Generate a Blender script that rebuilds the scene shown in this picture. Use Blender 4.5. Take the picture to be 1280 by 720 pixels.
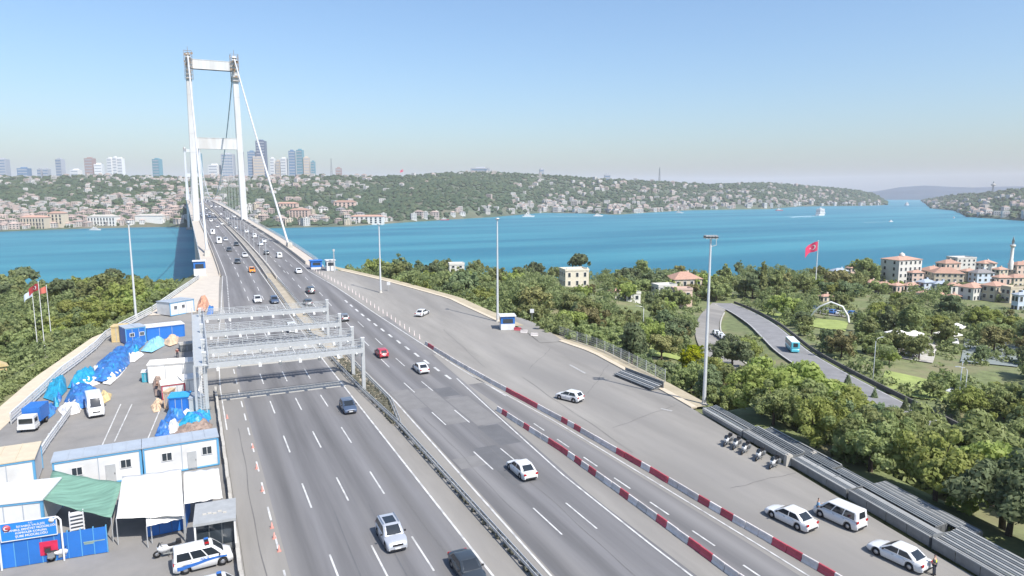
import bpy, bmesh, math, random
import numpy as np
from mathutils import Vector, Matrix, Euler
for _o in list(bpy.data.objects): bpy.data.objects.remove(_o)
scene = bpy.context.scene
COL = scene.collection
rnd = random.Random(7)
R = math.radians
# ------------------------------------------------------------------ camera
FPX, HY, CZ = 853.0, 237.0, 82.0           # focal length in photo pixels, horizon row, height over the sea
PITCH = math.atan((360 - HY) / FPX); YAW = R(25.17)
cam_d = bpy.data.cameras.new('camera'); cam = bpy.data.objects.new('camera', cam_d); COL.objects.link(cam)
cam.location = (0, 0, CZ); cam.rotation_euler = (R(90) - PITCH, 0, -YAW)
cam_d.sensor_width = 36; cam_d.lens = FPX / 1280 * 36; cam_d.clip_start = 0.5; cam_d.clip_end = 60000
scene.camera = cam
# ------------------------------------------------------------------ sky and sun
SUN = Vector((0.27, -0.74, 1.0)).normalized()
world = bpy.data.worlds.new('World'); scene.world = world; world.use_nodes = True
wn = world.node_tree.nodes; wl = world.node_tree.links
sky = wn.new('ShaderNodeTexSky'); sky.sky_type = 'NISHITA'; sky.sun_disc = False
sky.sun_elevation = math.asin(SUN.z); sky.sun_rotation = math.atan2(SUN.x, SUN.y)
sky.altitude = 80; sky.air_density = 1.25; sky.dust_density = 1.9; sky.ozone_density = 7.0
wl.new(sky.outputs['Color'], wn['Background'].inputs['Color'])
wn['Background'].inputs['Strength'].default_value = 0.106
sun_d = bpy.data.lights.new('sun', 'SUN'); sun_d.energy = 3.9; sun_d.angle = R(0.6); sun_d.color = (1, 0.95, 0.87)
sun = bpy.data.objects.new('sun', sun_d); COL.objects.link(sun)
sun.rotation_euler = SUN.to_track_quat('Z', 'Y').to_euler(); sun.location = (0, 0, 300)
scene.view_settings.view_transform = 'Standard'; scene.view_settings.look = 'None'
scene.view_settings.exposure = 0.8; scene.view_settings.gamma = 1.0; scene.view_settings.use_curve_mapping = False
scene.render.engine = 'CYCLES'
scene.cycles.max_bounces = 5; scene.cycles.diffuse_bounces = 2; scene.cycles.glossy_bounces = 2
scene.cycles.transmission_bounces = 3; scene.cycles.transparent_max_bounces = 6; scene.cycles.volume_bounces = 1
scene.cycles.use_denoising = True; scene.cycles.sample_clamp_indirect = 6
# ------------------------------------------------------------------ measuring helpers
_cy, _sy = math.cos(YAW), math.sin(YAW)
RT = np.array([_cy, -_sy, 0.]); FH = np.array([_sy, _cy, 0.]); ZU = np.array([0, 0, 1.])
FW = FH * math.cos(PITCH) - ZU * math.sin(PITCH); UPV = FH * math.sin(PITCH) + ZU * math.cos(PITCH)
C0 = np.array([0, 0, CZ])
def ray(u, v): return (u - 640) / FPX * RT + FW + (360 - v) / FPX * UPV
def G(u, v, z):                             # point at height z seen at photo position (u, v)
    d = ray(u, v); t = (z - CZ) / d[2]; p = C0 + t * d
    return Vector(p)
def PD(u, D, z=0.0):                        # point in bearing u at forward distance D
    p = C0 + D * ((u - 640) / FPX * RT + FH); return Vector((p[0], p[1], z))
def zv(v, D): return CZ + (HY - v) / FPX * D  # height of what shows at row v at distance D
def herm(xs, ys):
    xs = np.array(xs, float); ys = np.array(ys, float)
    d = np.diff(ys) / np.diff(xs); m = np.zeros_like(ys)
    for i in range(1, len(xs) - 1):
        if d[i-1] * d[i] > 0: m[i] = 2 * d[i-1] * d[i] / (d[i-1] + d[i])
    def f(x):
        x = min(max(x, xs[0]), xs[-1]); i = min(max(int(np.searchsorted(xs, x)) - 1, 0), len(xs) - 2)
        h = xs[i+1] - xs[i]; t = (x - xs[i]) / h
        return float((2*t**3-3*t*t+1)*ys[i] + (t**3-2*t*t+t)*h*m[i] + (-2*t**3+3*t*t)*ys[i+1] + (t**3-t*t)*h*m[i+1])
    return f
def lerp_tab(xs, ys): return lambda x: float(np.interp(x, xs, ys))
ZR = herm([-300, 100, 150, 195, 260, 330, 440, 700, 1030, 1360, 1570, 1800, 2100], [52, 52, 53.5, 56, 58.5, 60, 61.2, 64, 65.6, 64, 61.5, 59, 56])
def RD(u, v, dz=0.0):                       # point on the road surface seen at (u, v)
    d = ray(u, v); t = 25.0
    f = lambda t: (C0 + t * d)[2] - ZR((C0 + t * d)[1]) - dz
    while f(t) > 0 and t < 2500: t += 2.0
    lo, hi = t - 2, t
    for _ in range(22):
        m = (lo + hi) / 2
        if f(m) > 0: lo = m
        else: hi = m
    return Vector(C0 + hi * d)
# ------------------------------------------------------------------ materials
MATS = {}
def mat(name, col=None, rough=0.7, metal=0.0, var=0.0, scale=1.0, bump=0.0, bscale=None, spec=0.5, objvar=0.0, stretch=None, dirt=None, dscale=0.3, alpha=None, coat=0.0, lane=None):
    if name in MATS: return MATS[name]
    m = bpy.data.materials.new(name); m.use_nodes = True; MATS[name] = m
    nt = m.node_tree; N = nt.nodes; L = nt.links; b = N['Principled BSDF']
    b.inputs['Roughness'].default_value = rough; b.inputs['Metallic'].default_value = metal
    b.inputs['Specular IOR Level'].default_value = spec
    b.inputs['Base Color'].default_value = (*col, 1)
    if coat: b.inputs['Coat Weight'].default_value = coat; b.inputs['Coat Roughness'].default_value = 0.06
    if alpha is not None: b.inputs['Alpha'].default_value = alpha
    cur = None
    if var or bump or dirt:
        geo = N.new('ShaderNodeNewGeometry'); src = geo.outputs['Position']
        if stretch:
            mp = N.new('ShaderNodeMapping'); mp.inputs['Scale'].default_value = stretch; L.new(src, mp.inputs['Vector']); src = mp.outputs['Vector']
    if var:
        nz = N.new('ShaderNodeTexNoise'); nz.inputs['Scale'].default_value = scale; nz.inputs['Detail'].default_value = 6; nz.inputs['Roughness'].default_value = 0.65
        L.new(src, nz.inputs['Vector'])
        mr = N.new('ShaderNodeMapRange'); mr.inputs['From Min'].default_value = 0.25; mr.inputs['From Max'].default_value = 0.75
        mr.inputs['To Min'].default_value = 1 - var; mr.inputs['To Max'].default_value = 1 + var; L.new(nz.outputs['Fac'], mr.inputs['Value'])
        mx = N.new('ShaderNodeMix'); mx.data_type = 'RGBA'; mx.blend_type = 'MULTIPLY'; mx.inputs['Factor'].default_value = 1
        mx.inputs['A'].default_value = (*col, 1); L.new(mr.outputs['Result'], mx.inputs['B']); cur = mx.outputs['Result']
    if dirt:
        nz = N.new('ShaderNodeTexNoise'); nz.inputs['Scale'].default_value = dscale; nz.inputs['Detail'].default_value = 5; L.new(src, nz.inputs['Vector'])
        mr = N.new('ShaderNodeMapRange'); mr.inputs['From Min'].default_value = 0.48; mr.inputs['From Max'].default_value = 0.68; mr.inputs['To Max'].default_value = 0.75; L.new(nz.outputs['Fac'], mr.inputs['Value'])
        mx = N.new('ShaderNodeMix'); mx.data_type = 'RGBA'; L.new(mr.outputs['Result'], mx.inputs['Factor'])
        if cur: L.new(cur, mx.inputs['A'])
        else: mx.inputs['A'].default_value = (*col, 1)
        mx.inputs['B'].default_value = (*dirt, 1); cur = mx.outputs['Result']
    if objvar:
        oi = N.new('ShaderNodeObjectInfo'); mr = N.new('ShaderNodeMapRange')
        mr.inputs['To Min'].default_value = 1 - objvar; mr.inputs['To Max'].default_value = 1 + objvar; L.new(oi.outputs['Random'], mr.inputs['Value'])
        mx = N.new('ShaderNodeMix'); mx.data_type = 'RGBA'; mx.blend_type = 'MULTIPLY'; mx.inputs['Factor'].default_value = 1
        if cur: L.new(cur, mx.inputs['A'])
        else: mx.inputs['A'].default_value = (*col, 1)
        L.new(mr.outputs['Result'], mx.inputs['B']); cur = mx.outputs['Result']
    if lane:                                 # lanes worn lighter along the lines, darker down their middles
        per, off, amp = lane; sp = N.new('ShaderNodeSeparateXYZ'); L.new(geo.outputs['Position'], sp.inputs['Vector'])
        a1 = N.new('ShaderNodeMath'); a1.operation = 'MULTIPLY_ADD'; a1.inputs[1].default_value = 2*math.pi/per; a1.inputs[2].default_value = -2*math.pi*off/per; L.new(sp.outputs['X'], a1.inputs[0])
        a2 = N.new('ShaderNodeMath'); a2.operation = 'COSINE'; L.new(a1.outputs[0], a2.inputs[0])
        a3 = N.new('ShaderNodeMath'); a3.operation = 'MULTIPLY_ADD'; a3.inputs[1].default_value = amp; a3.inputs[2].default_value = 1.0; L.new(a2.outputs[0], a3.inputs[0])
        mx = N.new('ShaderNodeMix'); mx.data_type = 'RGBA'; mx.blend_type = 'MULTIPLY'; mx.inputs['Factor'].default_value = 1; L.new(cur, mx.inputs['A']); L.new(a3.outputs[0], mx.inputs['B']); cur = mx.outputs['Result']
    if cur: L.new(cur, b.inputs['Base Color'])
    if bump:
        nz = N.new('ShaderNodeTexNoise'); nz.inputs['Scale'].default_value = bscale or scale * 3; nz.inputs['Detail'].default_value = 4; L.new(src, nz.inputs['Vector'])
        bp = N.new('ShaderNodeBump'); bp.inputs['Strength'].default_value = bump; bp.inputs['Distance'].default_value = 0.1
        L.new(nz.outputs['Fac'], bp.inputs['Height']); L.new(bp.outputs['Normal'], b.inputs['Normal'])
    return m
M_ASPH = mat('asphalt', (0.138, 0.136, 0.140), 0.9, var=0.34, scale=0.5, stretch=(1, 0.035, 1), bump=0.12, bscale=9, dirt=(0.178, 0.172, 0.167), dscale=0.2, lane=(3.53, 5.2, 0.13))
M_PLAZA = mat('worn_asphalt', (0.235, 0.223, 0.205), 0.92, var=0.3, scale=0.16, stretch=(1, 0.14, 1), bump=0.12, bscale=9, dirt=(0.18, 0.173, 0.165), dscale=0.09)
M_LOT = mat('lot_asphalt', (0.21, 0.202, 0.193), 0.92, var=0.16, scale=0.3, bump=0.12, bscale=9, dirt=(0.23, 0.215, 0.195), dscale=0.15)
M_CONC = mat('concrete', (0.42, 0.40, 0.36), 0.85, var=0.14, scale=0.8, bump=0.1, dirt=(0.30, 0.28, 0.25), dscale=0.5)
M_CONCD = mat('weathered_concrete', (0.27, 0.255, 0.23), 0.88, var=0.2, scale=0.7, bump=0.1)
M_WALK = mat('walkway_concrete', (0.45, 0.405, 0.35), 0.85, var=0.1, scale=0.5)
M_PAINT = mat('road_paint', (0.52, 0.52, 0.51), 0.7, var=0.2, scale=1.6, dirt=(0.27, 0.268, 0.265), dscale=0.9)
M_BRW = mat('bridge_paint', (0.55, 0.555, 0.56), 0.5, var=0.1, scale=0.4, stretch=(1, 1, 0.12), dirt=(0.44, 0.43, 0.415), dscale=0.22)
M_BRG = mat('bridge_grey_steel', (0.33, 0.36, 0.40), 0.5, var=0.08, scale=0.2)
M_CABLE = mat('cable_steel', (0.50, 0.52, 0.54), 0.5)
M_GALV = mat('galvanised_steel', (0.50, 0.515, 0.52), 0.42, metal=0.35, var=0.1, scale=2)
M_GALVD = mat('dull_steel', (0.20, 0.21, 0.215), 0.55, metal=0.3, var=0.2, scale=1.5)
M_WHITE = mat('white_paint', (0.62, 0.62, 0.615), 0.45, var=0.06, scale=0.9)
M_WHITEP = mat('white_panel', (0.60, 0.605, 0.61), 0.5, var=0.06, scale=1.2, dirt=(0.48, 0.475, 0.46), dscale=0.4)
M_RED = mat('red_plastic', (0.40, 0.06, 0.085), 0.55, var=0.2, scale=1.5, objvar=0.15)
M_BLUE = mat('blue_panel', (0.02, 0.14, 0.46), 0.5, var=0.1, scale=0.8, objvar=0.1)
M_SKYB = mat('sky_blue_trim', (0.10, 0.31, 0.52), 0.5)
M_ROOFG = mat('grey_blue_roof', (0.33, 0.37, 0.42), 0.5, var=0.1, scale=0.8)
M_CREAM = mat('cream_plaster', (0.52, 0.45, 0.345), 0.8, var=0.08, scale=0.4, objvar=0.08)
M_PLAST = mat('white_plaster', (0.58, 0.565, 0.53), 0.8, var=0.07, scale=0.4, objvar=0.1)
M_PINK = mat('pink_plaster', (0.56, 0.42, 0.35), 0.8, var=0.08, scale=0.4, objvar=0.1)
M_BLUEPL = mat('blue_plaster', (0.50, 0.57, 0.66), 0.8, var=0.08, scale=0.4)
M_STONE = mat('stone_plaster', (0.60, 0.55, 0.45), 0.85, var=0.14, scale=1.5)
M_TERRA = mat('terracotta', (0.39, 0.235, 0.175), 0.8, var=0.2, scale=1.2, objvar=0.15)
M_ROOFD = mat('dark_roof', (0.20, 0.19, 0.19), 0.8, var=0.2, scale=1.0)
M_WIN = mat('window_glass', (0.035, 0.045, 0.055), 0.12, spec=0.6)
M_GLASS = mat('car_glass', (0.02, 0.025, 0.03), 0.06, spec=0.7)
M_TYRE = mat('tyre', (0.015, 0.015, 0.016), 0.85)
M_RIM = mat('rim', (0.42, 0.43, 0.45), 0.3, metal=0.7)
M_BLACK = mat('black_plastic', (0.02, 0.02, 0.022), 0.5)
M_LAMPW = mat('headlight_lens', (0.75, 0.77, 0.78), 0.08, spec=0.8)
M_LAMPR = mat('tail_lens', (0.35, 0.01, 0.012), 0.15)
M_CHROME = mat('chrome', (0.6, 0.61, 0.62), 0.2, metal=0.9)
M_WOOD = mat('bark', (0.085, 0.06, 0.042), 0.9, var=0.3, scale=4)
M_SOIL = mat('dry_soil', (0.30, 0.245, 0.175), 0.95, var=0.25, scale=0.3)
M_GRASS = mat('grass', (0.13, 0.155, 0.062), 0.95, var=0.45, scale=0.5, dirt=(0.20, 0.175, 0.10), dscale=0.09)
# ------------------------------------------------------------------ mesh helpers
class MB:
    def __init__(s): s.v = []; s.f = []; s.m = []; s.sm = []
    def add(s, vs, fs, mi=0, sm=False):
        o = len(s.v); s.v += [tuple(p) for p in vs]
        for f in fs: s.f.append(tuple(i + o for i in f)); s.m.append(mi); s.sm.append(sm)
        return s
    def box(s, c, d, rz=0.0, mi=0, taper=1.0, rot=None):
        x, y, z = d[0]/2, d[1]/2, d[2]/2; t = taper
        P = [(-x,-y,-z),(x,-y,-z),(x,y,-z),(-x,y,-z),(-x*t,-y*t,z),(x*t,-y*t,z),(x*t,y*t,z),(-x*t,y*t,z)]
        Mx = rot if rot is not None else Matrix.Rotation(rz, 3, 'Z')
        c = Vector(c)
        return s.add([Mx @ Vector(p) + c for p in P], [(0,3,2,1),(4,5,6,7),(0,1,5,4),(1,2,6,5),(2,3,7,6),(3,0,4,7)], mi)
    def bar(s, a, b, w, h=None, mi=0):       # square bar from a to b
        a, b = Vector(a), Vector(b); h = h or w; d = b - a; l = d.length
        if l < 1e-6: return s
        z = d.normalized(); up = Vector((0,0,1)) if abs(z.z) < 0.95 else Vector((0,1,0))
        x = up.cross(z).normalized(); y = z.cross(x)
        P = []
        for e in (a, b): P += [e - x*w/2 - y*h/2, e + x*w/2 - y*h/2, e + x*w/2 + y*h/2, e - x*w/2 + y*h/2]
        return s.add(P, [(0,3,2,1),(4,5,6,7),(0,1,5,4),(1,2,6,5),(2,3,7,6),(3,0,4,7)], mi)
    def tube(s, pts, r, n=8, mi=0, cap=True):
        pts = [Vector(p) for p in pts]; rs = r if isinstance(r, (list, tuple)) else [r] * len(pts); V = []
        for i, p in enumerate(pts):
            t = (pts[min(i+1, len(pts)-1)] - pts[max(i-1, 0)]).normalized()
            up = Vector((0,0,1)) if abs(t.z) < 0.9 else Vector((1,0,0))
            x = up.cross(t).normalized(); y = t.cross(x)
            V += [p + (x*math.cos(2*math.pi*k/n) + y*math.sin(2*math.pi*k/n)) * rs[i] for k in range(n)]
        F = [(i*n+k, i*n+(k+1)%n, (i+1)*n+(k+1)%n, (i+1)*n+k) for i in range(len(pts)-1) for k in range(n)]
        s.add(V, F, mi, True)
        if cap: s.add(V[:n], [tuple(range(n))[::-1]], mi); s.add(V[-n:], [tuple(range(n))], mi)
        return s
    def lathe(s, prof, n=16, c=(0,0,0), axis='Z', mi=0, sm=True):
        V = []; c = Vector(c)
        for r, h in prof:
            for k in range(n):
                a = 2*math.pi*k/n; x, y = r*math.cos(a), r*math.sin(a)
                V.append(c + (Vector((x,y,h)) if axis == 'Z' else Vector((x,h,y)) if axis == 'Y' else Vector((h,x,y))))
        F = [(i*n+k, i*n+(k+1)%n, (i+1)*n+(k+1)%n, (i+1)*n+k) for i in range(len(prof)-1) for k in range(n)]
        return s.add(V, F, mi, sm)
    def prism(s, poly, z0, z1, mi=0):
        n = len(poly); V = [(x,y,z0) for x,y in poly] + [(x,y,z1) for x,y in poly]
        return s.add(V, [tuple(range(n))[::-1], tuple(range(n, 2*n))] + [(i,(i+1)%n,n+(i+1)%n,n+i) for i in range(n)], mi)
    def mesh(s, name, mats):
        me = bpy.data.meshes.new(name); me.from_pydata(s.v, [], s.f)
        for m in (mats if isinstance(mats, (list, tuple)) else [mats]): me.materials.append(m)
        if s.f:
            me.polygons.foreach_set('material_index', s.m); me.polygons.foreach_set('use_smooth', s.sm)
        me.update(); return me
    def build(s, name, mats, parent=None, **k):
        return obj(name, s.mesh(name, mats), parent, **k)
def tag(o, label=None, cat=None, group=None, kind=None):
    if label: o['label'] = label
    if cat: o['category'] = cat
    if group: o['group'] = group
    if kind: o['kind'] = kind
    return o
def obj(name, me, parent=None, loc=None, rz=None, scale=None):
    o = bpy.data.objects.new(name, me); COL.objects.link(o)
    if parent: o.parent = parent
    if loc is not None: o.location = loc
    if rz is not None: o.rotation_euler = (0, 0, rz)
    if scale is not None: o.scale = scale if not isinstance(scale, (int, float)) else (scale,)*3
    return o
def empty(name, loc, rz=0.0, label=None, cat=None, group=None, scale=None):
    return tag(obj(name, None, None, loc, rz, scale), label, cat, group)
KIDS = {}
def kids(o): return [c for c in bpy.data.objects if c.parent is o]
def copy_tree(o, tree, parent=None):         # tree: nested list [(child, [(grandchild, []), ...]), ...]
    c = o.copy(); COL.objects.link(c); c.parent = parent
    for ch, sub in tree: copy_tree(ch, sub, c)
    return c
def treeof(o): return [(c, treeof(c)) for c in kids(o)]
def grid_mesh(name, V, nr, nc, mats, smooth=True):
    i = np.arange((nr-1)*(nc-1)); r = i // (nc-1); c = i % (nc-1); a = r*nc + c
    F = np.stack([a, a+1, a+nc+1, a+nc], 1)
    me = bpy.data.meshes.new(name); me.vertices.add(len(V)); me.vertices.foreach_set('co', np.asarray(V, np.float32).ravel())
    me.loops.add(F.size); me.loops.foreach_set('vertex_index', F.ravel().astype(np.int32))
    me.polygons.add(len(F)); me.polygons.foreach_set('loop_start', np.arange(0, F.size, 4, dtype=np.int32))
    me.polygons.foreach_set('use_smooth', np.full(len(F), smooth))
    for m in mats: me.materials.append(m)
    me.update(calc_edges=True); return me
def poly_mesh(name, V, F, mats, mi=None, smooth=False):   # many faces of equal size, from numpy
    F = np.asarray(F, np.int32); k = F.shape[1]
    me = bpy.data.meshes.new(name); me.vertices.add(len(V)); me.vertices.foreach_set('co', np.asarray(V, np.float32).ravel())
    me.loops.add(F.size); me.loops.foreach_set('vertex_index', F.ravel())
    me.polygons.add(len(F)); me.polygons.foreach_set('loop_start', np.arange(0, F.size, k, dtype=np.int32))
    for m in mats: me.materials.append(m)
    if mi is not None: me.polygons.foreach_set('material_index', np.asarray(mi, np.int32))
    me.polygons.foreach_set('use_smooth', np.full(len(F), smooth))
    me.update(calc_edges=True); return me
# ================================================================== THE SETTING: sea, land, hills
def water_mat():
    m = bpy.data.materials.new('sea_water'); m.use_nodes = True; N = m.node_tree.nodes; L = m.node_tree.links; b = N['Principled BSDF']
    geo = N.new('ShaderNodeNewGeometry')
    mp = N.new('ShaderNodeMapping'); mp.inputs['Rotation'].default_value = (0, 0, R(-25)); mp.inputs['Scale'].default_value = (0.0011, 0.0075, 1); L.new(geo.outputs['Position'], mp.inputs['Vector'])
    nz = N.new('ShaderNodeTexNoise'); nz.inputs['Scale'].default_value = 1; nz.inputs['Detail'].default_value = 7; nz.inputs['Roughness'].default_value = 0.6; L.new(mp.outputs['Vector'], nz.inputs['Vector'])
    cr = N.new('ShaderNodeValToRGB'); cr.color_ramp.elements[0].position = 0.40; cr.color_ramp.elements[1].position = 0.62
    cr.color_ramp.elements[0].color = (0.020, 0.138, 0.205, 1); cr.color_ramp.elements[1].color = (0.045, 0.210, 0.270, 1); L.new(nz.outputs['Fac'], cr.inputs['Fac'])
    L.new(cr.outputs['Color'], b.inputs['Base Color']); b.inputs['Roughness'].default_value = 0.45; b.inputs['IOR'].default_value = 1.33; b.inputs['Specular IOR Level'].default_value = 0.22
    n2 = N.new('ShaderNodeTexNoise'); n2.inputs['Scale'].default_value = 0.16; n2.inputs['Detail'].default_value = 8; n2.inputs['Roughness'].default_value = 0.7; L.new(geo.outputs['Position'], n2.inputs['Vector'])
    bp = N.new('ShaderNodeBump'); bp.inputs['Strength'].default_value = 0.75; bp.inputs['Distance'].default_value = 1.5; L.new(n2.outputs['Fac'], bp.inputs['Height']); L.new(bp.outputs['Normal'], b.inputs['Normal'])
    return m
S = 26000
tag(MB().add([(-S,-S,0),(S,-S,0),(S,S,0),(-S,S,0)], [(0,1,2,3)]).build('sea', water_mat()), 'turquoise strait with faint wind streaks', None, None, 'structure')

# ---- near land (the camera's side of the strait)
XLOT = lerp_tab([-60, 40, 63, 87, 107, 126, 152, 171, 211, 230], [-31, -30, -29, -28, -26.2, -24.0, -18.6, -9.5, 0.8, 2.0])
XR = lerp_tab([-60, 31, 43, 54, 69, 82, 106, 120, 128, 164, 192, 212, 223, 240, 300, 2200], [51, 54, 56, 58, 60.9, 63.0, 66, 64.2, 61, 59, 49.8, 42.6, 38.5, 35.0, 33.5, 33.5])
XL = lerp_tab([-60, 110, 140, 167, 206, 216, 330, 420, 2200], [2.3, 2.2, 3.0, 4.9, 6.6, 7.3, 7.3, 7.9, 7.9])
AX = lambda y: -0.006 * max(0.0, y - 230)
lowroad = [G(u, v, z) for u, v, z in ((902,379,35.5),(925,389,37),(950,404,39.5),(970,421,41),(993,441,42),(1040,470,43),(1100,503,44),(1180,548,44.7),(1290,612,45.5))]
lowroad2 = [G(u, v, z) for u, v, z in ((902,379,35.5),(889,394,37.6),(884,412,39),(893,436,40.6),(925,466,42),(985,500,43.5),(1060,530,44.5),(1150,560,45.4))]
cps = []
def cp(u, *dz):
    for D, z in dz:
        p = PD(u, D); cps.append((p.x, p.y, z))
cp(480, (250,46),(350,36),(450,20),(520,-6)); cp(560, (190,50),(250,44),(350,38),(450,22),(560,-6))
cp(640, (175,49),(220,44),(300,40),(400,26),(520,8),(590,-6)); cp(720, (150,48),(180,44),(250,42),(340,34),(450,20),(600,-6))
cp(850, (115,48),(150,44),(200,40),(300,36),(400,25),(620,-6)); cp(950, (105,47),(300,35),(380,27),(620,-6))
cp(1100, (90,46.5),(180,40),(250,36),(350,31),(450,24),(630,-6)); cp(1250, (75,47),(140,40),(180,38),(250,36),(350,33),(450,24),(650,-6))
cp(1450, (55,48),(120,41),(250,36),(350,33),(650,-6)); cp(1700, (60,47),(250,36),(650,-6))
cp(0, (85,51),(110,50),(140,47),(180,45),(250,41),(350,24),(440,-6)); cp(120, (160,49),(200,46),(260,42),(350,23),(430,-6))
cp(220, (190,50),(230,46),(300,34),(400,12),(460,-6)); cp(-200, (80,50),(120,48),(180,44),(250,40),(350,24),(440,-6)); cp(350, (280,44),(380,26),(470,-4),(560,-8)); cp(420, (260,46),(330,38),(420,24),(500,-6))
cp(280, (300,36),(400,12),(470,-5)); cp(-500, (60,50),(200,42),(420,-6))
for u in (-500, -200, 0, 150, 300, 450, 640, 850, 1100, 1300, 1600): cp(u, (680, -10), (720, -16), (770, -16), (820, -18))
for p in lowroad + lowroad2: cps.append((p.x, p.y, p.z - 0.3))
CP = np.array(cps)
def seg_near(pts, x, y):
    best = np.full(x.shape, 1e9); bz = np.zeros(x.shape)
    for a, b in zip(pts[:-1], pts[1:]):
        dx, dy = b.x - a.x, b.y - a.y; t = np.clip(((x-a.x)*dx + (y-a.y)*dy) / (dx*dx+dy*dy), 0, 1)
        d = np.hypot(x - a.x - t*dx, y - a.y - t*dy); z = a.z + t*(b.z-a.z); k = d < best; best = np.where(k, d, best); bz = np.where(k, z, bz)
    return best, bz
def smooth(t): t = np.clip(t, 0, 1); return t*t*(3-2*t)
_vXLOT, _vXR, _vZR = np.vectorize(XLOT), np.vectorize(XR), np.vectorize(ZR)
def land(x, y):
    x = np.asarray(x, float); y = np.asarray(y, float); sh = x.shape; x = x.ravel(); y = y.ravel()
    w = 1.0 / (np.hypot(x[:,None]-CP[None,:,0], y[:,None]-CP[None,:,1])**3 + 200); h = (w * CP[None,:,2]).sum(1) / w.sum(1)
    h = h + 0.35*np.sin(x*0.13+y*0.07) + 0.25*np.sin(x*0.05-y*0.21)
    for pts in (lowroad, lowroad2):
        d, z = seg_near(pts, x, y); h = h + (z - 0.35 - h) * (1 - smooth((d - 6) / 9))
    d = np.maximum(np.maximum(_vXLOT(y) - x - 1.0, x - _vXR(y) - np.where(y < 72, 8.5, 1.2)), 0); d = np.hypot(d, np.maximum(y - 226, 0) * 1.0)
    k = 1 - smooth((d - 0.3) / 11); h = h + (_vZR(y) - 0.4 - h) * k
    D = x*FH[0] + y*FH[1]; h = np.where(D > 640, np.minimum(h, -3 - (D-640)*0.05), h)
    return h.reshape(sh)
gx = np.concatenate([np.arange(-420, -60, 10), np.arange(-60, 130, 2.5), np.arange(130, 700, 7)]); gy = np.concatenate([np.arange(-60, 240, 2.5), np.arange(240, 830, 7)])
XX, YY = np.meshgrid(gx, gy); ZZ = land(XX, YY)
ground = obj('ground', grid_mesh('ground', np.stack([XX, YY, ZZ], -1).reshape(-1, 3), len(gy), len(gx), [M_GRASS])); tag(ground, 'grassy slope falling from the road to the strait', None, None, 'structure')
def landz(x, y): return float(land(np.array([x]), np.array([y]))[0])

# ---- the far shore: each bank a strip from its waterline to its ridge and beyond
M_HILL = mat('wooded_hill', (0.062, 0.085, 0.05), 0.95, var=0.4, scale=0.02, dirt=(0.16, 0.14, 0.10), dscale=0.008)
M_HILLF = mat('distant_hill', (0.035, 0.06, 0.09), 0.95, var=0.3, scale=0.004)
class Bank:
    def __init__(s, us, ds, ur, vr, dr, power=1.0):
        s.D0 = lerp_tab(us, ds); s.VR = lerp_tab(ur, vr); s.D1 = lerp_tab(ur, dr); s.pw = power
    def at(s, u, t):
        a, b = s.D0(u), s.D1(u); D = a + (b - a) * t; zr_ = zv(s.VR(u), b)
        n = 0.5 + 0.5*math.sin(u*0.021 + t*5) * math.sin(u*0.013 - t*7 + 1)
        if t <= 1:
            p = s.pw + 0.35 * math.sin(u * 0.017 + 1.0); z = 2.2 + (zr_ - 2.2) * (0.12*t + 0.88 * (t**p) * (1 if t < 0 else 1)) * (1 - 0.14*n*math.sin(math.pi*t))
        else: z = zr_ - (t - 1) * 90
        if t < 0: z = 2.2 + t * 900
        q = PD(u, D); return Vector((q.x, q.y, z))
    def build(s, name, u0, u1, du, label, m):
        us = np.arange(u0, u1 + du/2, du); ts = np.concatenate([[-0.01, 0.0], np.linspace(0.02, 1, 34), [1.1, 1.25, 1.5]])
        V = [s.at(u, t) for u in us for t in ts]
        o = obj(name, grid_mesh(name, np.array([tuple(p) for p in V]), len(us), len(ts), [m])); return tag(o, label, None, None, 'structure')
EU = Bank([-500,-300,0,100,200,338,440,530,615,680,720,770,860,960,1000,1080,1104], [1250,1300,1345,1450,1520,1469,1540,1793,2057,2450,2400,2256,2743,2914,3400,3500,3700],
          [-500,0,60,130,200,260,330,400,470,500,560,600,640,680,760,820,880,950,1000,1050,1085,1104], [221,222,222.5,220,222,223,223,220.5,222,221,218,216.5,218,220,225,228,231,229.5,233,236.5,242,252],
          [2500,2550,2600,2650,2650,2650,2700,2700,2750,2800,3000,3200,3250,3300,3400,3500,3700,4000,4100,4200,4150,3950], 0.95)
EU.build('far_shore_hill', -500, 1104, 6, 'wooded and built-up hills across the strait', M_HILL)
AS = Bank([1146,1152,1160,1190,1205,1240,1280,1400,1700], [5200,4200,3000,2700,2080,1950,1800,1500,1000], [1146,1152,1185,1225,1260,1280,1400,1700], [252,249.5,244,241.5,237.5,237,232,225], [5300,4700,3700,3300,3000,2900,2500,1800], 0.8)
AS.build('headland', 1146, 1700, 6, 'green headland on the near bank at the far right', M_HILL)
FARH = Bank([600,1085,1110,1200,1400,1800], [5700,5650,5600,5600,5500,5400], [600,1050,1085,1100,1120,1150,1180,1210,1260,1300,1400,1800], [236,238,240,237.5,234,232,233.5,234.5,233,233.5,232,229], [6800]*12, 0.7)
FARH.build('distant_hill', 600, 1800, 10, 'pale blue hills closing the strait', M_HILLF)

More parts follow.
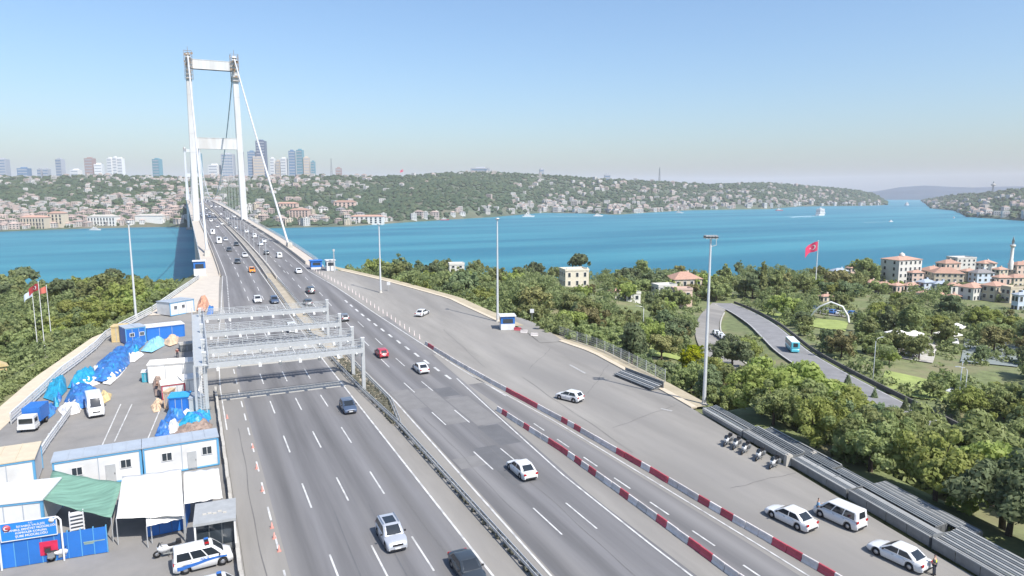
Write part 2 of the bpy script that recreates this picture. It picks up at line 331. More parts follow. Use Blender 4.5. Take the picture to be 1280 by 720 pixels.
# ---- trees on the far hills: one wooded mass
ICO_V = []; ICO_F = [(0,11,5),(0,5,1),(0,1,7),(0,7,10),(0,10,11),(1,5,9),(5,11,4),(11,10,2),(10,7,6),(7,1,8),(3,9,4),(3,4,2),(3,2,6),(3,6,8),(3,8,9),(4,9,5),(2,4,11),(6,2,10),(8,6,7),(9,8,1)]
_t = (1 + 5**0.5) / 2
ICO_V = np.array([(-1,_t,0),(1,_t,0),(-1,-_t,0),(1,-_t,0),(0,-1,_t),(0,1,_t),(0,-1,-_t),(0,1,-_t),(_t,0,-1),(_t,0,1),(-_t,0,-1),(-_t,0,1)]); ICO_V /= np.linalg.norm(ICO_V[0])
def leaf_mat(name, c1, c2, c3, objvar=0.25, nscale=0.3, transl=0.0):
    m = bpy.data.materials.new(name); m.use_nodes = True; N = m.node_tree.nodes; L = m.node_tree.links; b = N['Principled BSDF']; MATS[name] = m
    b.inputs['Roughness'].default_value = 0.75; b.inputs['Specular IOR Level'].default_value = 0.25
    geo = N.new('ShaderNodeNewGeometry'); nz = N.new('ShaderNodeTexNoise'); nz.inputs['Scale'].default_value = nscale; nz.inputs['Detail'].default_value = 5; nz.inputs['Roughness'].default_value = 0.75
    L.new(geo.outputs['Position'], nz.inputs['Vector'])
    cr = N.new('ShaderNodeValToRGB'); e = cr.color_ramp.elements; e[0].position = 0.3; e[0].color = (*c1, 1); e[1].position = 0.7; e[1].color = (*c3, 1)
    k = e.new(0.5); k.color = (*c2, 1); L.new(nz.outputs['Fac'], cr.inputs['Fac'])
    oi = N.new('ShaderNodeObjectInfo'); hs = N.new('ShaderNodeHueSaturation')
    mr = N.new('ShaderNodeMapRange'); mr.inputs['To Min'].default_value = 1-objvar; mr.inputs['To Max'].default_value = 1+objvar; L.new(oi.outputs['Random'], mr.inputs['Value'])
    mh = N.new('ShaderNodeMapRange'); mh.inputs['To Min'].default_value = 0.498; mh.inputs['To Max'].default_value = 0.527; hs.inputs['Saturation'].default_value = 1.08; L.new(oi.outputs['Random'], mh.inputs['Value'])
    L.new(mr.outputs['Result'], hs.inputs['Value']); L.new(mh.outputs['Result'], hs.inputs['Hue']); L.new(cr.outputs['Color'], hs.inputs['Color']); L.new(hs.outputs['Color'], b.inputs['Base Color'])
    if transl:
        tr = N.new('ShaderNodeBsdfTranslucent'); L.new(hs.outputs['Color'], tr.inputs['Color']); ms = N.new('ShaderNodeMixShader'); ms.inputs['Fac'].default_value = transl
        L.new(b.outputs['BSDF'], ms.inputs[1]); L.new(tr.outputs['BSDF'], ms.inputs[2]); L.new(ms.outputs['Shader'], N['Material Output'].inputs['Surface'])
    return m
M_FARLEAF = leaf_mat('far_foliage', (0.028, 0.048, 0.026), (0.048, 0.07, 0.036), (0.09, 0.10, 0.05), 0.0, 0.02)
rs = np.random.RandomState(3)
def blobs(pts, rad, flat=0.8):
    n = len(pts); pts = np.array(pts); rad = np.array(rad)
    jit = 1 + rs.uniform(-0.3, 0.3, (n, 12, 1)); V = pts[:,None,:] + ICO_V[None]*jit*rad[:,None,None]*np.array([1,1,flat])
    F = np.array(ICO_F)[None] + (np.arange(n)*12)[:,None,None]
    return V.reshape(-1,3), F.reshape(-1,3)
def built(u, t):                             # how built-up the far bank is at bearing u and height t
    if u < 225: return 0.92 if t < 0.40 else 0.42 if t < 0.78 else 0.85
    if u < 330: return 0.5 if t < 0.25 else 0.35 if t < 0.6 else 0.9
    if u < 460: return 0.55 if t < 0.2 else 0.3 if t < 0.7 else 0.6
    if u < 640: return 0.5 if t < 0.05 else 0.015 if t < 0.84 else 0.3
    if u < 700: return 0.85 if t < 0.2 else 0.4 if t < 0.5 else 0.22
    if u < 900: return 0.85 if t < 0.28 else 0.5 if t < 0.75 else 0.3
    if u < 1104: return 0.8 if t < 0.15 else 0.42 if t < 0.7 else 0.16
    return 0.3 if t < 0.25 else 0.05
def clump(u, t):
    c = 0.5 + 0.5*math.sin(u*0.061 + t*9) * math.sin(u*0.023 - t*14 + 2); return 0.18 + 1.1*c*c + (0.35 if t < 0.12 else 0)
pts, rad = [], []
while len(pts) < 11000:
    u = rs.uniform(-160, 1104); t = rs.uniform(0.01, 1.08)
    if rs.uniform() < built(u, t) * 0.62: continue
    p = EU.at(u, t); r = rs.uniform(4.5, 9.5) * (1 + 0.12 * (p.length - 1500) / 1000); pts.append((p.x, p.y, p.z + r*0.25)); rad.append(r)
while len(pts) < 13500:
    u = rs.uniform(1147, 1420); t = rs.uniform(0.0, 1.05)
    p = AS.at(u, t); r = rs.uniform(5, 10); pts.append((p.x, p.y, p.z + r*0.25)); rad.append(r)
V, F = blobs(pts, rad)
tag(obj('far_woodland', poly_mesh('far_woodland', V, F, [M_FARLEAF])), 'dark woods covering the hills across the strait', 'woodland', None, 'stuff')

# ---- air: even pale haze round the whole place, the sky outside it
HZ = bpy.data.materials.new('haze_air'); HZ.use_nodes = True; N = HZ.node_tree.nodes; N.remove(N['Principled BSDF'])
pv = N.new('ShaderNodeVolumePrincipled'); pv.inputs['Color'].default_value = (1.0, 0.94, 1.0, 1); pv.inputs['Density'].default_value = 0.000062; pv.inputs['Anisotropy'].default_value = 0.0
HZ.node_tree.links.new(pv.outputs['Volume'], N['Material Output'].inputs['Volume'])
HZ.cycles.homogeneous_volume = True
tag(MB().box((0, 4500, 153), (23000, 15000, 346)).build('haze', HZ), 'thin pale summer haze over the strait', 'haze', None, 'stuff')
# ================================================================== ROADS
def ys(y0, y1, step=3.0):
    n = max(1, int(math.ceil((y1 - y0) / step))); return [y0 + (y1 - y0) * i / n for i in range(n + 1)]
def fx(f): return f if callable(f) else (lambda y: f)
def ribbon_mb(mb, y0, y1, fl, fr, dz, step=4.0, mi=0, ncol=1):
    fl, fr = fx(fl), fx(fr); Y = ys(y0, y1, step); V = []
    for y in Y:
        a, b = fl(y) + AX(y), fr(y) + AX(y)
        V += [(a + (b-a)*k/ncol, y, ZR(y) + dz) for k in range(ncol+1)]
    n = ncol + 1
    mb.add(V, [(i*n+k, i*n+k+1, (i+1)*n+k+1, (i+1)*n+k) for i in range(len(Y)-1) for k in range(ncol)], mi); return mb
MEDL = lerp_tab([-60, 95, 130, 162, 205, 320, 2200], [22.3, 22.0, 20.6, 19.4, 18.9, 18.9, 18.9])
MEDR = lerp_tab([-60, 83, 92, 120, 167, 210, 320, 2200], [22.9, 22.9, 24.4, 24.0, 22.6, 21.8, 21.8, 21.8])
road = ribbon_mb(MB(), -60, 216, XL, XR, 0.0, 3, 0, 4)
road = road.build('road', M_PLAZA); tag(road, 'broad worn asphalt of the motorway and its plaza', None, None, 'structure')
bridge_road = tag(ribbon_mb(MB(), 216, 2100, XL, XR, 0.0, 6).build('bridge_carriageway', M_ASPH), 'six dark lanes running up onto the bridge', None, None, 'structure')
LOT_R = lambda y: XL(y) - 0.02
lot = tag(ribbon_mb(MB(), -60, 214, XLOT, LOT_R, -0.03, 3, 0, 3).build('compound_pavement', M_LOT), 'grey pavement of the fenced compound beside the motorway', None, None, 'structure')
# darker running lanes laid over the base
m = MB()
ribbon_mb(m, -60, 216, lerp_tab([-60, 120, 150, 216], [5.6, 5.4, 5.2, 7.5]), lerp_tab([-60, 105, 216], [19.4, 19.9, 18.7]), 0.012)
ribbon_mb(m, -60, 216, lerp_tab([-60, 43, 93, 120, 167, 216], [23.9, 24.2, 25.3, 24.8, 23.0, 22.0]), lerp_tab([-60, 54, 85, 95, 123, 163, 216], [34.3, 34.3, 36.3, 37.4, 39.0, 36.7, 33.2]), 0.012)
ribbon_mb(m, -60, 96, lerp_tab([-60, 60, 96], [37.6, 37.6, 37.6]), lerp_tab([-60, 40, 70, 96], [41.6, 41.6, 41.2, 40.2]), 0.012)
m.build('running_lane', M_ASPH, road)
# patched asphalt and concrete toll strips
M_PATCH = mat('patched_asphalt', (0.172, 0.168, 0.166), 0.92, var=0.15, scale=0.5, bump=0.1, bscale=9)
M_PATCHD = mat('fresh_asphalt', (0.108, 0.109, 0.115), 0.92, var=0.15, scale=0.5, bump=0.1, bscale=9)
M_STRIP = mat('toll_concrete', (0.36, 0.345, 0.31), 0.85, var=0.12, scale=0.7)
for y0, y1, a, b, mm in ((88, 97.5, 25.4, 28.3, M_PATCH), (80, 97, 28.45, 31.6, M_PATCH), (78, 90.5, 31.8, 35.3, M_PATCH), (91.5, 96, 31.8, 34.6, M_PATCHD), (60, 71, 28.3, 31.2, M_PATCHD), (70.5, 77.6, 31.6, 34.4, M_PATCHD), (116, 150, 37.4, 39.2, M_PATCH), (66, 69, 25, 28, M_PATCH)):
    ribbon_mb(MB(), y0, y1, a, b, 0.018).build('asphalt_patch', mm, road)
for y0, y1 in ((103.2, 106.4), (121.0, 123.4), (129, 133)):
    ribbon_mb(MB(), y0, y1, 2.6, 20.3, 0.018).build('concrete_strip', M_STRIP, road)
for x in (10.6, 13.9):                       # dark sealed seam down a lane
    ribbon_mb(MB(), 20, 62, lambda y, x=x: x + 0.25*math.sin(y*0.1), lambda y, x=x: x + 0.11 + 0.25*math.sin(y*0.1), 0.02).build('sealed_seam', M_PATCHD, road)
M_SEAL = mat('crack_sealant', (0.125, 0.122, 0.12), 0.85, var=0.2, scale=2)
rk = random.Random(9)
def crack(p, q, w=0.07, wob=0.22):
    n = 26; d = q - p; s = Vector((-d.y, d.x, 0)).normalized(); V = []; ph = rk.uniform(0, 6)
    for i in range(n + 1):
        t = i/n; c = p + d*t + s*wob*(math.sin(t*9+ph) + 0.5*math.sin(t*23+ph*2))*0.5; ww = w*(0.5 + 0.7*abs(math.sin(t*17+ph)))/2
        for e in (-ww, ww): k = c + s*e; V.append((k.x, k.y, ZR(k.y) + 0.022))
    MB().add(V, [(2*i, 2*i+1, 2*i+3, 2*i+2) for i in range(n)]).build('sealed_crack', M_SEAL, road)
for a, b, c, d in ((47,70,60,74),(44.5,62,47,96),(52,84,64,97),(50,100,61,112),(44,104,47,134),(48,50,57,50),(26,52,26.6,84),(30,40,30.4,74),(17.6,40,17.4,84),(3.6,44,3.9,90)): crack(Vector((a,b,0)), Vector((c,d,0)))
# markings: painted dashes are pieces, far ones joined
DZ = 0.03
dash_me = {}
def dash(x, y, L, w=0.16):
    y0, y1 = y, y + L; m = MB(); ribbon_mb(m, y0, y1, x - w/2, x + w/2, DZ, 2.0); return m.build('lane_dash', M_PAINT, road)
for k in range(0, 8):
    y = 48.3 + 15.3 * (k - 1)
    for x in (8.8, 12.3, 15.85): dash(x, y, 6.0)
    yr = 48.4 + 15.5 * (k - 1)
    for x, q in ((lerp_tab([40, 80, 100, 130], [27.8, 28.2, 29.0, 29.4])(yr), 0.6), (lerp_tab([40, 80, 100, 130], [31.2, 31.3, 31.6, 31.9])(yr), 0.2)): dash(x, yr + q, 5.6)
for k in range(22): dash(5.05 if k < 16 else 5.05 + (k-15)*0.12, 38.4 + 6.05*k, 3.0, 0.17)
for k in range(7): dash(38.7, 35.6 + 6.2*k, 2.9, 0.17)
for k in range(14): dash(lerp_tab([100, 113, 147, 170], [36.2, 35.9, 34.5, 33.8])(100 + 5.2*k), 100 + 5.2*k, 2.7, 0.42)
m = MB()
for y in np.arange(165, 216, 12.0):
    for x in (11.9, 15.3, 25.9, 29.6): ribbon_mb(m, y, y + 5, x - 0.08, x + 0.08, DZ)
for y in np.arange(150, 216, 2.2): ribbon_mb(m, y, y + 1.1, lerp_tab([150, 216], [6.2, 8.6])(y), lerp_tab([150, 216], [6.45, 8.85])(y), DZ)
m.build('lane_dash', M_PAINT, road)
m = MB()
for y in np.arange(216, 1800, 12.0):
    for x in (11.9, 15.4, 25.3, 28.9): ribbon_mb(m, y, y + 5, x - 0.09, x + 0.09, DZ)
ribbon_mb(m, 216, 1800, 8.5, 8.68, DZ); ribbon_mb(m, 216, 1800, 32.2, 32.4, DZ); ribbon_mb(m, 216, 1800, 18.3, 18.5, DZ, 8); ribbon_mb(m, 216, 1800, 22.2, 22.4, DZ, 8)
m.build('lane_dash', M_PAINT, bridge_road)
def line(y0, y1, f, w=0.18): 
    f = fx(f); ribbon_mb(MB(), y0, y1, lambda y: f(y) - w/2, lambda y: f(y) + w/2, DZ).build('edge_line', M_PAINT, road)
line(-60, 216, lerp_tab([-60, 105, 130, 160, 216], [19.65, 19.9, 19.6, 19.1, 18.4]), 0.2)
line(-60, 216, lerp_tab([-60, 43, 93, 120, 167, 216], [23.6, 23.9, 25.0, 24.5, 22.8, 22.2]), 0.2)
line(-60, 100, lerp_tab([-60, 45, 60, 85, 100], [33.9, 33.9, 34.2, 36.0, 37.2]), 0.18)
line(88, 216, lerp_tab([88, 123, 163, 190, 216], [40.4, 39.2, 36.9, 34.8, 32.4]), 0.2)
line(-60, 100, lerp_tab([-60, 40, 75, 100], [42.2, 42.2, 41.6, 39.9]), 0.16)
line(90, 216, lerp_tab([90, 110, 140, 170, 216], [2.6, 2.6, 3.4, 5.3, 7.7]), 0.16)
for (a, b) in (((712, 456), (732, 467)), ((826, 511), (840, 514))):   # worn paint on the plaza
    p, q = RD(*a), RD(*b); d = (q - p).normalized(); n = Vector((-d.y, d.x, 0)) * 0.22
    MB().add([p - n + Vector((0,0,DZ)), q - n + Vector((0,0,DZ)), q + n + Vector((0,0,DZ)), p + n + Vector((0,0,DZ))], [(0,1,2,3)]).build('worn_marking', mat('worn_paint', (0.33, 0.325, 0.315), 0.8, var=0.3, scale=2), road)
for (a, b) in (((165, 505), (143, 552)), ((151, 505), (128, 556)), ((200, 512), (185, 548)), ((205, 430), (195, 437))):
    p, q = RD(*a), RD(*b); d = (q - p).normalized(); n = Vector((-d.y, d.x, 0)) * 0.07
    MB().add([p - n, q - n, q + n, p + n], [(0,1,2,3)]).build('bay_line', M_PAINT, lot)
# kerbs
def kerb(name, pts, w, h, mm, parent):
    mb = MB()
    for a, b in zip(pts[:-1], pts[1:]): mb.bar(Vector(a) + Vector((0,0,h/2-0.05)), Vector(b) + Vector((0,0,h/2-0.05)), w, h+0.1)
    return mb.build(name, mm, parent)
M_KERB = mat('kerb_stone', (0.50, 0.43, 0.33), 0.85, var=0.12, scale=0.8)
kp = [(XR(y) + 0.4, y, ZR(y)) for y in np.arange(72, 120, 4)] ; kerb('kerb', kp, 0.9, 0.16, M_KERB, road)
kerb('kerb', [(XR(y) + 0.4, y, ZR(y)) for y in np.arange(131, 216, 4)], 0.9, 0.16, M_KERB, road)
tag(ribbon_mb(MB(), 72, 122, lambda y: XR(y) + 0.8, lambda y: XR(y) + 3.2, 0.02).build('verge', mat('verge_earth', (0.36, 0.31, 0.22), 0.95, var=0.2, scale=0.4)), 'dry earth verge beside the plaza kerb', None, None, 'structure')
tag(ribbon_mb(MB(), 131, 226, lambda y: XR(y) + 0.8, lambda y: XR(y) + 3.6, 0.02).build('verge', MATS['verge_earth']), 'dry earth verge beside the road up to the bridge', None, None, 'structure')
tag(ribbon_mb(MB(), -20, 172, XLOT, lambda y: XLOT(y) + 3.4 - max(0, y-140)*0.08, 0.0).build('service_path', M_KERB), 'pale path outside the compound rail fence', None, None, 'structure')
# left walkway up to the bridge
tag(ribbon_mb(MB(), 168, 235, lambda y: XLOT(y) + 0.3, lambda y: XL(y) - 0.3, 0.08).build('footway', M_WALK), 'pale footway rising to the bridge on the left', None, None, 'structure')
# lower roads on the slope to the right
def lane_path(name, pts, w, mm, dz, label=None, kind='structure', parent=None):
    P = []; n = len(pts)
    for i in range(n - 1):
        p0, p1, p2, p3 = pts[max(i-1,0)], pts[i], pts[i+1], pts[min(i+2,n-1)]
        for k in range(10):
            t = k / 10; P.append(0.5*((2*p1) + (p2-p0)*t + (2*p0-5*p1+4*p2-p3)*t*t + (3*p1-p0-3*p2+p3)*t**3))
    P.append(pts[-1]); V = []
    for i, p in enumerate(P):
        d = (P[min(i+1,len(P)-1)] - P[max(i-1,0)]); s = Vector((d.y, -d.x, 0)).normalized()
        V += [p + s*w[0] + Vector((0,0,dz)), p + s*w[1] + Vector((0,0,dz))]
    mb = MB().add(V, [(2*i, 2*i+1, 2*i+3, 2*i+2) for i in range(len(P)-1)])
    return tag(mb.build(name, mm, parent), label, None, None, kind if not parent else None), P
r1, P1 = lane_path('slope_road', lowroad, (-4.2, 4.2), mat('slope_asphalt', (0.20, 0.198, 0.202), 0.9, var=0.2, scale=0.3, bump=0.1, bscale=8), 0.05, 'curving lower road with a turquoise bus')
r2, P2 = lane_path('slip_road', lowroad2, (-3.6, 3.6), M_PLAZA, 0.02, 'grey slip road curving past white parked cars')
lane_path('edge_line', lowroad, (-4.0, -3.8), M_PAINT, 0.07, parent=r1); lane_path('edge_line', lowroad, (3.8, 4.0), M_PAINT, 0.07, parent=r1)
mb = MB()
for i in range(0, len(P1) - 1):
    a, b = P1[i], P1[i+1]; d = b - a; s = Vector((d.y, -d.x, 0)).normalized()
    mb.bar(a - s*5.1 + Vector((0,0,0.45)), b - s*5.1 + Vector((0,0,0.45)), 0.35, 0.9)
tag(mb.build('retaining_wall', mat('dark_wall', (0.10, 0.095, 0.085), 0.9, var=0.3, scale=0.6)), 'low dark wall edging the lower road behind the bus', 'wall')
mb = MB()
for i in range(8, len(P2) - 1):
    a, b = P2[i], P2[i+1]; d = b - a; s = Vector((d.y, -d.x, 0)).normalized()
    if i < 44: mb.bar(a - s*4.0 + Vector((0,0,0.12)), b - s*4.0 + Vector((0,0,0.12)), 0.4, 0.34)
tag(mb.build('kerb_wall', M_CONC), 'pale kerb between the slip road and the lower road', 'kerb')
# ================================================================== SUSPENSION BRIDGE
TY1, TY2 = 495.0, 1569.0
br = empty('suspension_bridge', (18.6, TY1, 0), 0, 'long white suspension bridge with twin portal towers crossing the strait', 'bridge')
BO = Vector((18.6, TY1, 0))
def bx_ribbon(y0, y1, xs_zs, step=12):       # extruded section along the bridge, xs_zs: list of (x, dz) round the section
    V = []; Y = ys(y0, y1, step); n = len(xs_zs)
    for y in Y: V += [(x + AX(y) - BO.x, y - BO.y, ZR(y) + dz) for x, dz in xs_zs]
    F = [(i*n+k, i*n+(k+1)%n, (i+1)*n+(k+1)%n, (i+1)*n+k) for i in range(len(Y)-1) for k in range(n)]
    F += [tuple(range(n)), tuple((len(Y)-1)*n + k for k in range(n))[::-1]]
    return MB().add(V, F)
bx_ribbon(222, 1900, [(6.9, -0.12), (34.0, -0.12), (34.6, -0.5), (30.5, -3.1), (10.3, -3.1), (6.2, -0.5)]).build('deck_girder', M_BRG, br)
bx_ribbon(234, 1900, [(2.6, 0.05), (6.9, 0.05), (6.9, -0.35), (2.6, -0.25)]).build('walkway', M_WALK, br)
bx_ribbon(226, 1900, [(34.0, 0.05), (38.2, 0.05), (38.2, -0.25), (34.0, -0.35)]).build('walkway', M_WALK, br)
bx_ribbon(234, 1900, [(2.35, 0.2), (2.6, 0.2), (2.6, -0.9), (2.35, -0.9)]).build('fascia', M_BRW, br)
bx_ribbon(226, 1900, [(38.2, 0.2), (38.45, 0.2), (38.45, -0.9), (38.2, -0.9)]).build('fascia', M_BRW, br)
bx_ribbon(216, 1900, [(6.75, 0.02), (7.15, 0.02), (7.05, 0.85), (6.85, 0.85)]).build('parapet', M_WALK, br)
bx_ribbon(232, 1900, [(33.6, 0.02), (34.0, 0.02), (33.9, 0.95), (33.7, 0.95)]).build('parapet', M_WALK, br)
bx_ribbon(216, 1900, [(19.0, 0.015), (21.7, 0.015), (21.7, 0.16), (19.0, 0.16)]).build('median', M_CONCD, br)
for x in (19.05, 21.35):
    bx_ribbon(205, 1900, [(x, 0.16), (x+0.3, 0.16), (x+0.24, 0.8), (x+0.06, 0.8)]).build('median_barrier', M_WALK, br)
for x in (2.45, 38.35):
    mb = MB(); Y = ys(236, 1800, 4)
    for z in (0.55, 0.85, 1.2):
        for a, b in zip(Y[:-1:3], Y[3::3]): mb.bar((x + AX(a) - BO.x, a - BO.y, ZR(a)+z), (x + AX(b) - BO.x, b - BO.y, ZR(b)+z), 0.07)
    for a in Y: mb.box((x + AX(a) - BO.x, a - BO.y, ZR(a)+0.65), (0.08, 0.08, 1.15))
    mb.build('railing', M_BRW, br)
TOPZ = 166.0
LEGX = {TY1: ((3.9, 5.0), (33.2, 32.3)), TY2: ((-2.6, -1.5), (26.7, 25.8))}
for ty in (TY1, TY2):
    for (xb, xt) in LEGX[ty]:
        mb = MB(); V = []
        for z, w, d in ((-4, 4.4, 5.4), (30, 4.2, 5.2), (62, 4.0, 4.9), (110, 3.7, 4.4), (TOPZ - 1, 3.4, 4.0)):
            x = xb + (xt - xb) * (z - 62) / (TOPZ - 62) - BO.x; y = ty - BO.y; c = 0.35
            V += [(x-w/2+c,y-d/2,z),(x+w/2-c,y-d/2,z),(x+w/2,y-d/2+c,z),(x+w/2,y+d/2-c,z),(x+w/2-c,y+d/2,z),(x-w/2+c,y+d/2,z),(x-w/2,y+d/2-c,z),(x-w/2,y-d/2+c,z)]
        mb.add(V, [(i*8+k, i*8+(k+1)%8, (i+1)*8+(k+1)%8, (i+1)*8+k) for i in range(4) for k in range(8)] + [tuple(range(32, 40))])
        leg = mb.build('tower_leg', M_BRW, br)
        for z in np.arange(70, TOPZ - 5, 12.0):
            x = xb + (xt - xb) * (z - 62) / (TOPZ - 62) - BO.x; w = 4.0 - 0.6*(z-62)/104; MB().box((x, ty - BO.y, z), (w + 0.08, w*1.2 + 0.1, 0.16)).build('joint_band', M_BRW, leg)
        sx = xt - BO.x; sy = ty - BO.y
        MB().box((sx, sy, TOPZ + 0.4), (3.2, 5.6, 2.8), taper=0.7).build('saddle_housing', M_BRW, br)
        mb = MB(); Mbrown = mat('scaffold_brown', (0.24, 0.17, 0.11), 0.8, var=0.3, scale=1.5)
        zz = 14 if ty == TY1 else 6
        for px in (-2.4, 2.4):
            for py in (-3.2, 0, 3.2):
                mb.bar((sx+px, sy+py, TOPZ - zz), (sx+px, sy+py, TOPZ + 2.6), 0.16)
        for z in np.arange(TOPZ - zz, TOPZ + 3, 2.4):
            for px in (-2.4, 2.4): mb.bar((sx+px, sy-3.2, z), (sx+px, sy+3.2, z), 0.14)
            for py in (-3.2, 3.2): mb.bar((sx-2.4, sy+py, z), (sx+2.4, sy+py, z), 0.14)
            if rnd.random() < 0.75: mb.box((sx, sy - 2.7, z + 0.1), (4.9, 1.0, 0.12))
        for k in range(8):
            mb.box((sx + rnd.uniform(-2.3, 2.3), sy - 3.25, TOPZ - rnd.uniform(-2, zz*0.8)), (rnd.uniform(0.6, 1.6), 0.08, rnd.uniform(0.8, 1.8)))
        mb.tube([(sx, sy, TOPZ + 1.5), (sx, sy, TOPZ + 6)], 0.12, 6)
        mb.build('work_platform', Mbrown, br)
    (a0, a1), (b0, b1) = LEGX[ty]
    for z0, z1, d in ((158.3, 164.2, 3.4), (108.2, 115.4, 3.6), (50, 56.5, 4)):
        zc = (z0+z1)/2; xa = a0 + (a1-a0)*(zc-62)/104 + 1.6 - BO.x; xb_ = b0 + (b1-b0)*(zc-62)/104 - 1.6 - BO.x
        cb = MB().box(((xa+xb_)/2, ty - BO.y, zc), (xb_-xa, d, z1-z0)).build('cross_beam', M_BRW, br)
        mb = MB()
        for zz in (z0 + 0.15, z1 - 0.15): mb.box(((xa+xb_)/2, ty - BO.y, zz), (xb_-xa, d + 0.3, 0.3))
        mb.build('flange', M_BRW, cb)
    for (xb, xt) in LEGX[ty]: MB().box((xb - 0.4 - BO.x, ty - BO.y, 1), (11, 14, 7)).build('foundation', M_CONCD, br)
# cables and hangers
def cable(p0, p1, sag, n=40):
    return [(p0[0]+(p1[0]-p0[0])*t, p0[1]+(p1[1]-p0[1])*t, p0[2]+(p1[2]-p0[2])*t - 4*sag*t*(1-t)) for t in [i/n for i in range(n+1)]]
for k in (0, 1):
    xt1, xt2 = LEGX[TY1][k][1], LEGX[TY2][k][1]
    L = lambda p: (p[0]-BO.x, p[1]-BO.y, p[2])
    pts = cable((xt1, TY1, TOPZ+1), (xt2, TY2, TOPZ+1), 98.0, 60)
    MB().tube([L(p) for p in pts], 0.42, 8).build('main_cable', M_CABLE, br)
    anchor = ((4.9, 268, 59.2), (35.2, 285, 59.6))[k]
    MB().tube([L(p) for p in cable((xt1, TY1, TOPZ+1), anchor, 1.2, 14)], 0.46, 8).build('backstay', M_BRW, br)
    MB().box(L((anchor[0], anchor[1]-1.5, anchor[2]+0.3)), (2.2, 6, 2.6), taper=0.75).build('anchor_block', M_CONC, br)
    MB().tube([L(p) for p in cable((xt2, TY2, TOPZ+1), (xt2 + (-1.5, 1.5)[k], TY2 + 235, 58), 1.2, 10)], 0.6, 6).build('backstay', M_BRW, br)
    nh = 58
    for i in range(1, nh):
        t = i / nh; y = TY1 + (TY2-TY1)*t; zc = TOPZ + 1 - 4*98*t*(1-t); xc = xt1 + (xt2-xt1)*t; lean = 5.0 if i % 2 else -5.0
        zd = ZR(y) + 0.2
        if zc - zd > 1.5: MB().bar(L((xc, y, zc)), L((xc, y + lean * min(1, (zc-zd)/40), zd)), 0.11).build('hanger', M_CABLE, br)
for y in (255, 300, 345, 390, 440):           # piers of the approach spans
    for x in (12, 29):
        g = landz(x, y); g = max(g, -3)
        if ZR(y) - 3.2 > g: MB().box((x + AX(y) - BO.x, y - BO.y, (ZR(y) - 3.1 + g)/2 - 0.5), (3.2, 3.2, ZR(y) - 3.1 - g + 1)).build('pier', M_CONC, br)

# ================================================================== MEDIAN, GUARDRAILS, BARRIERS
GRX = lerp_tab([-60, 48, 82], [22.6, 22.6, 22.5])
def rail_run(label, f, y0, y1, step=2.0, ztop=0.75, posts=True):
    t = empty('guardrail', (f(y0), y0, ZR(y0)), 0, label, 'guardrail'); o = t.location.copy()
    mb = MB(); Y = ys(y0, y1, step)
    for a, b in zip(Y[:-1], Y[1:]):
        for s in (-0.16, 0.16):
            for z in (ztop - 0.1, ztop - 0.24): mb.bar(Vector((f(a)+s, a, ZR(a)+z)) - o, Vector((f(b)+s, b, ZR(b)+z)) - o, 0.05, 0.13)
            mb.bar(Vector((f(a)+s*0.85, a, ZR(a)+ztop-0.17)) - o, Vector((f(b)+s*0.85, b, ZR(b)+ztop-0.17)) - o, 0.03, 0.12)
    mb.build('rail', M_GALV, t)
    pm = MB().box((0, 0, ztop/2), (0.14, 0.12, ztop)).mesh('post', M_GALVD)
    for y in Y: obj('post', pm, t, Vector((f(y), y, ZR(y))) - o)
    return t
rail_run('grey double-sided guardrail running down the middle of the near motorway', GRX, 20, 82.5)
rail_run('guardrail on the left edge of the planted median by the gantry posts', lerp_tab([82, 98, 130, 162, 204], [22.5, 21.7, 20.8, 19.7, 19.2]), 82.5, 204)
rail_run('guardrail on the right edge of the planted median by the gantry posts', lerp_tab([82, 92, 120, 167, 204], [22.7, 24.2, 23.9, 22.5, 21.6]), 82.5, 204)
M_HEDGE = leaf_mat('median_hedge', (0.05, 0.052, 0.04), (0.09, 0.088, 0.068), (0.15, 0.135, 0.105), 0, 1.2)
pts, rad = [], []
for k in range(260):
    y = rnd.uniform(20, 82); pts.append((GRX(y) + rnd.uniform(-0.12, 0.12), y, ZR(y) + rnd.uniform(0.05, 0.36))); rad.append(rnd.uniform(0.12, 0.26))
for k in range(500):
    y = 83.5 + 36 * rnd.random() ** 1.3; a, b = MEDL(y) + 0.1, MEDR(y) - 0.4; pts.append((rnd.uniform(a, b), y, ZR(y) + rnd.uniform(0.02, 0.22))); rad.append(rnd.uniform(0.15, 0.34))
V, F = blobs(pts, rad); tag(obj('median_planting', poly_mesh('median_planting', V, F, [M_HEDGE])), 'low dusty planting under and between the median guardrails', 'planting', None, 'stuff')
tag(ribbon_mb(MB(), 82.5, 216, MEDL, MEDR, 0.05).build('median_strip', mat('median_soil', (0.33, 0.29, 0.225), 0.95, var=0.25, scale=0.5)), 'pale strip of earth and concrete between the carriageways', None, None, 'structure')
# red and white plastic barrier blocks
def block_mesh(m):
    mb = MB(); V = []
    prof = [(-0.22, 0), (0.22, 0), (0.22, 0.1), (0.12, 0.3), (0.09, 0.72), (0.06, 0.76), (-0.06, 0.76), (-0.09, 0.72), (-0.12, 0.3), (-0.22, 0.1)]; n = len(prof)
    for y in (-0.73, 0.73): V += [(x*0.85, y, z*0.86) for x, z in prof]
    mb.add(V, [tuple(range(n)), tuple(range(n, 2*n))[::-1]] + [(k, n+k, n+(k+1)%n, (k+1)%n) for k in range(n)])
    for s in (-1, 1): mb.box((s*0.095, 0, 0.4), (0.03, 0.9, 0.12)).box((0, s*0.75, 0.34), (0.09, 0.05, 0.42))
    return mb.mesh('barrier_block', m)
BM = {'r': block_mesh(M_RED), 'w': block_mesh(mat('white_plastic', (0.56, 0.52, 0.50), 0.55, var=0.2, scale=1.5, objvar=0.15))}
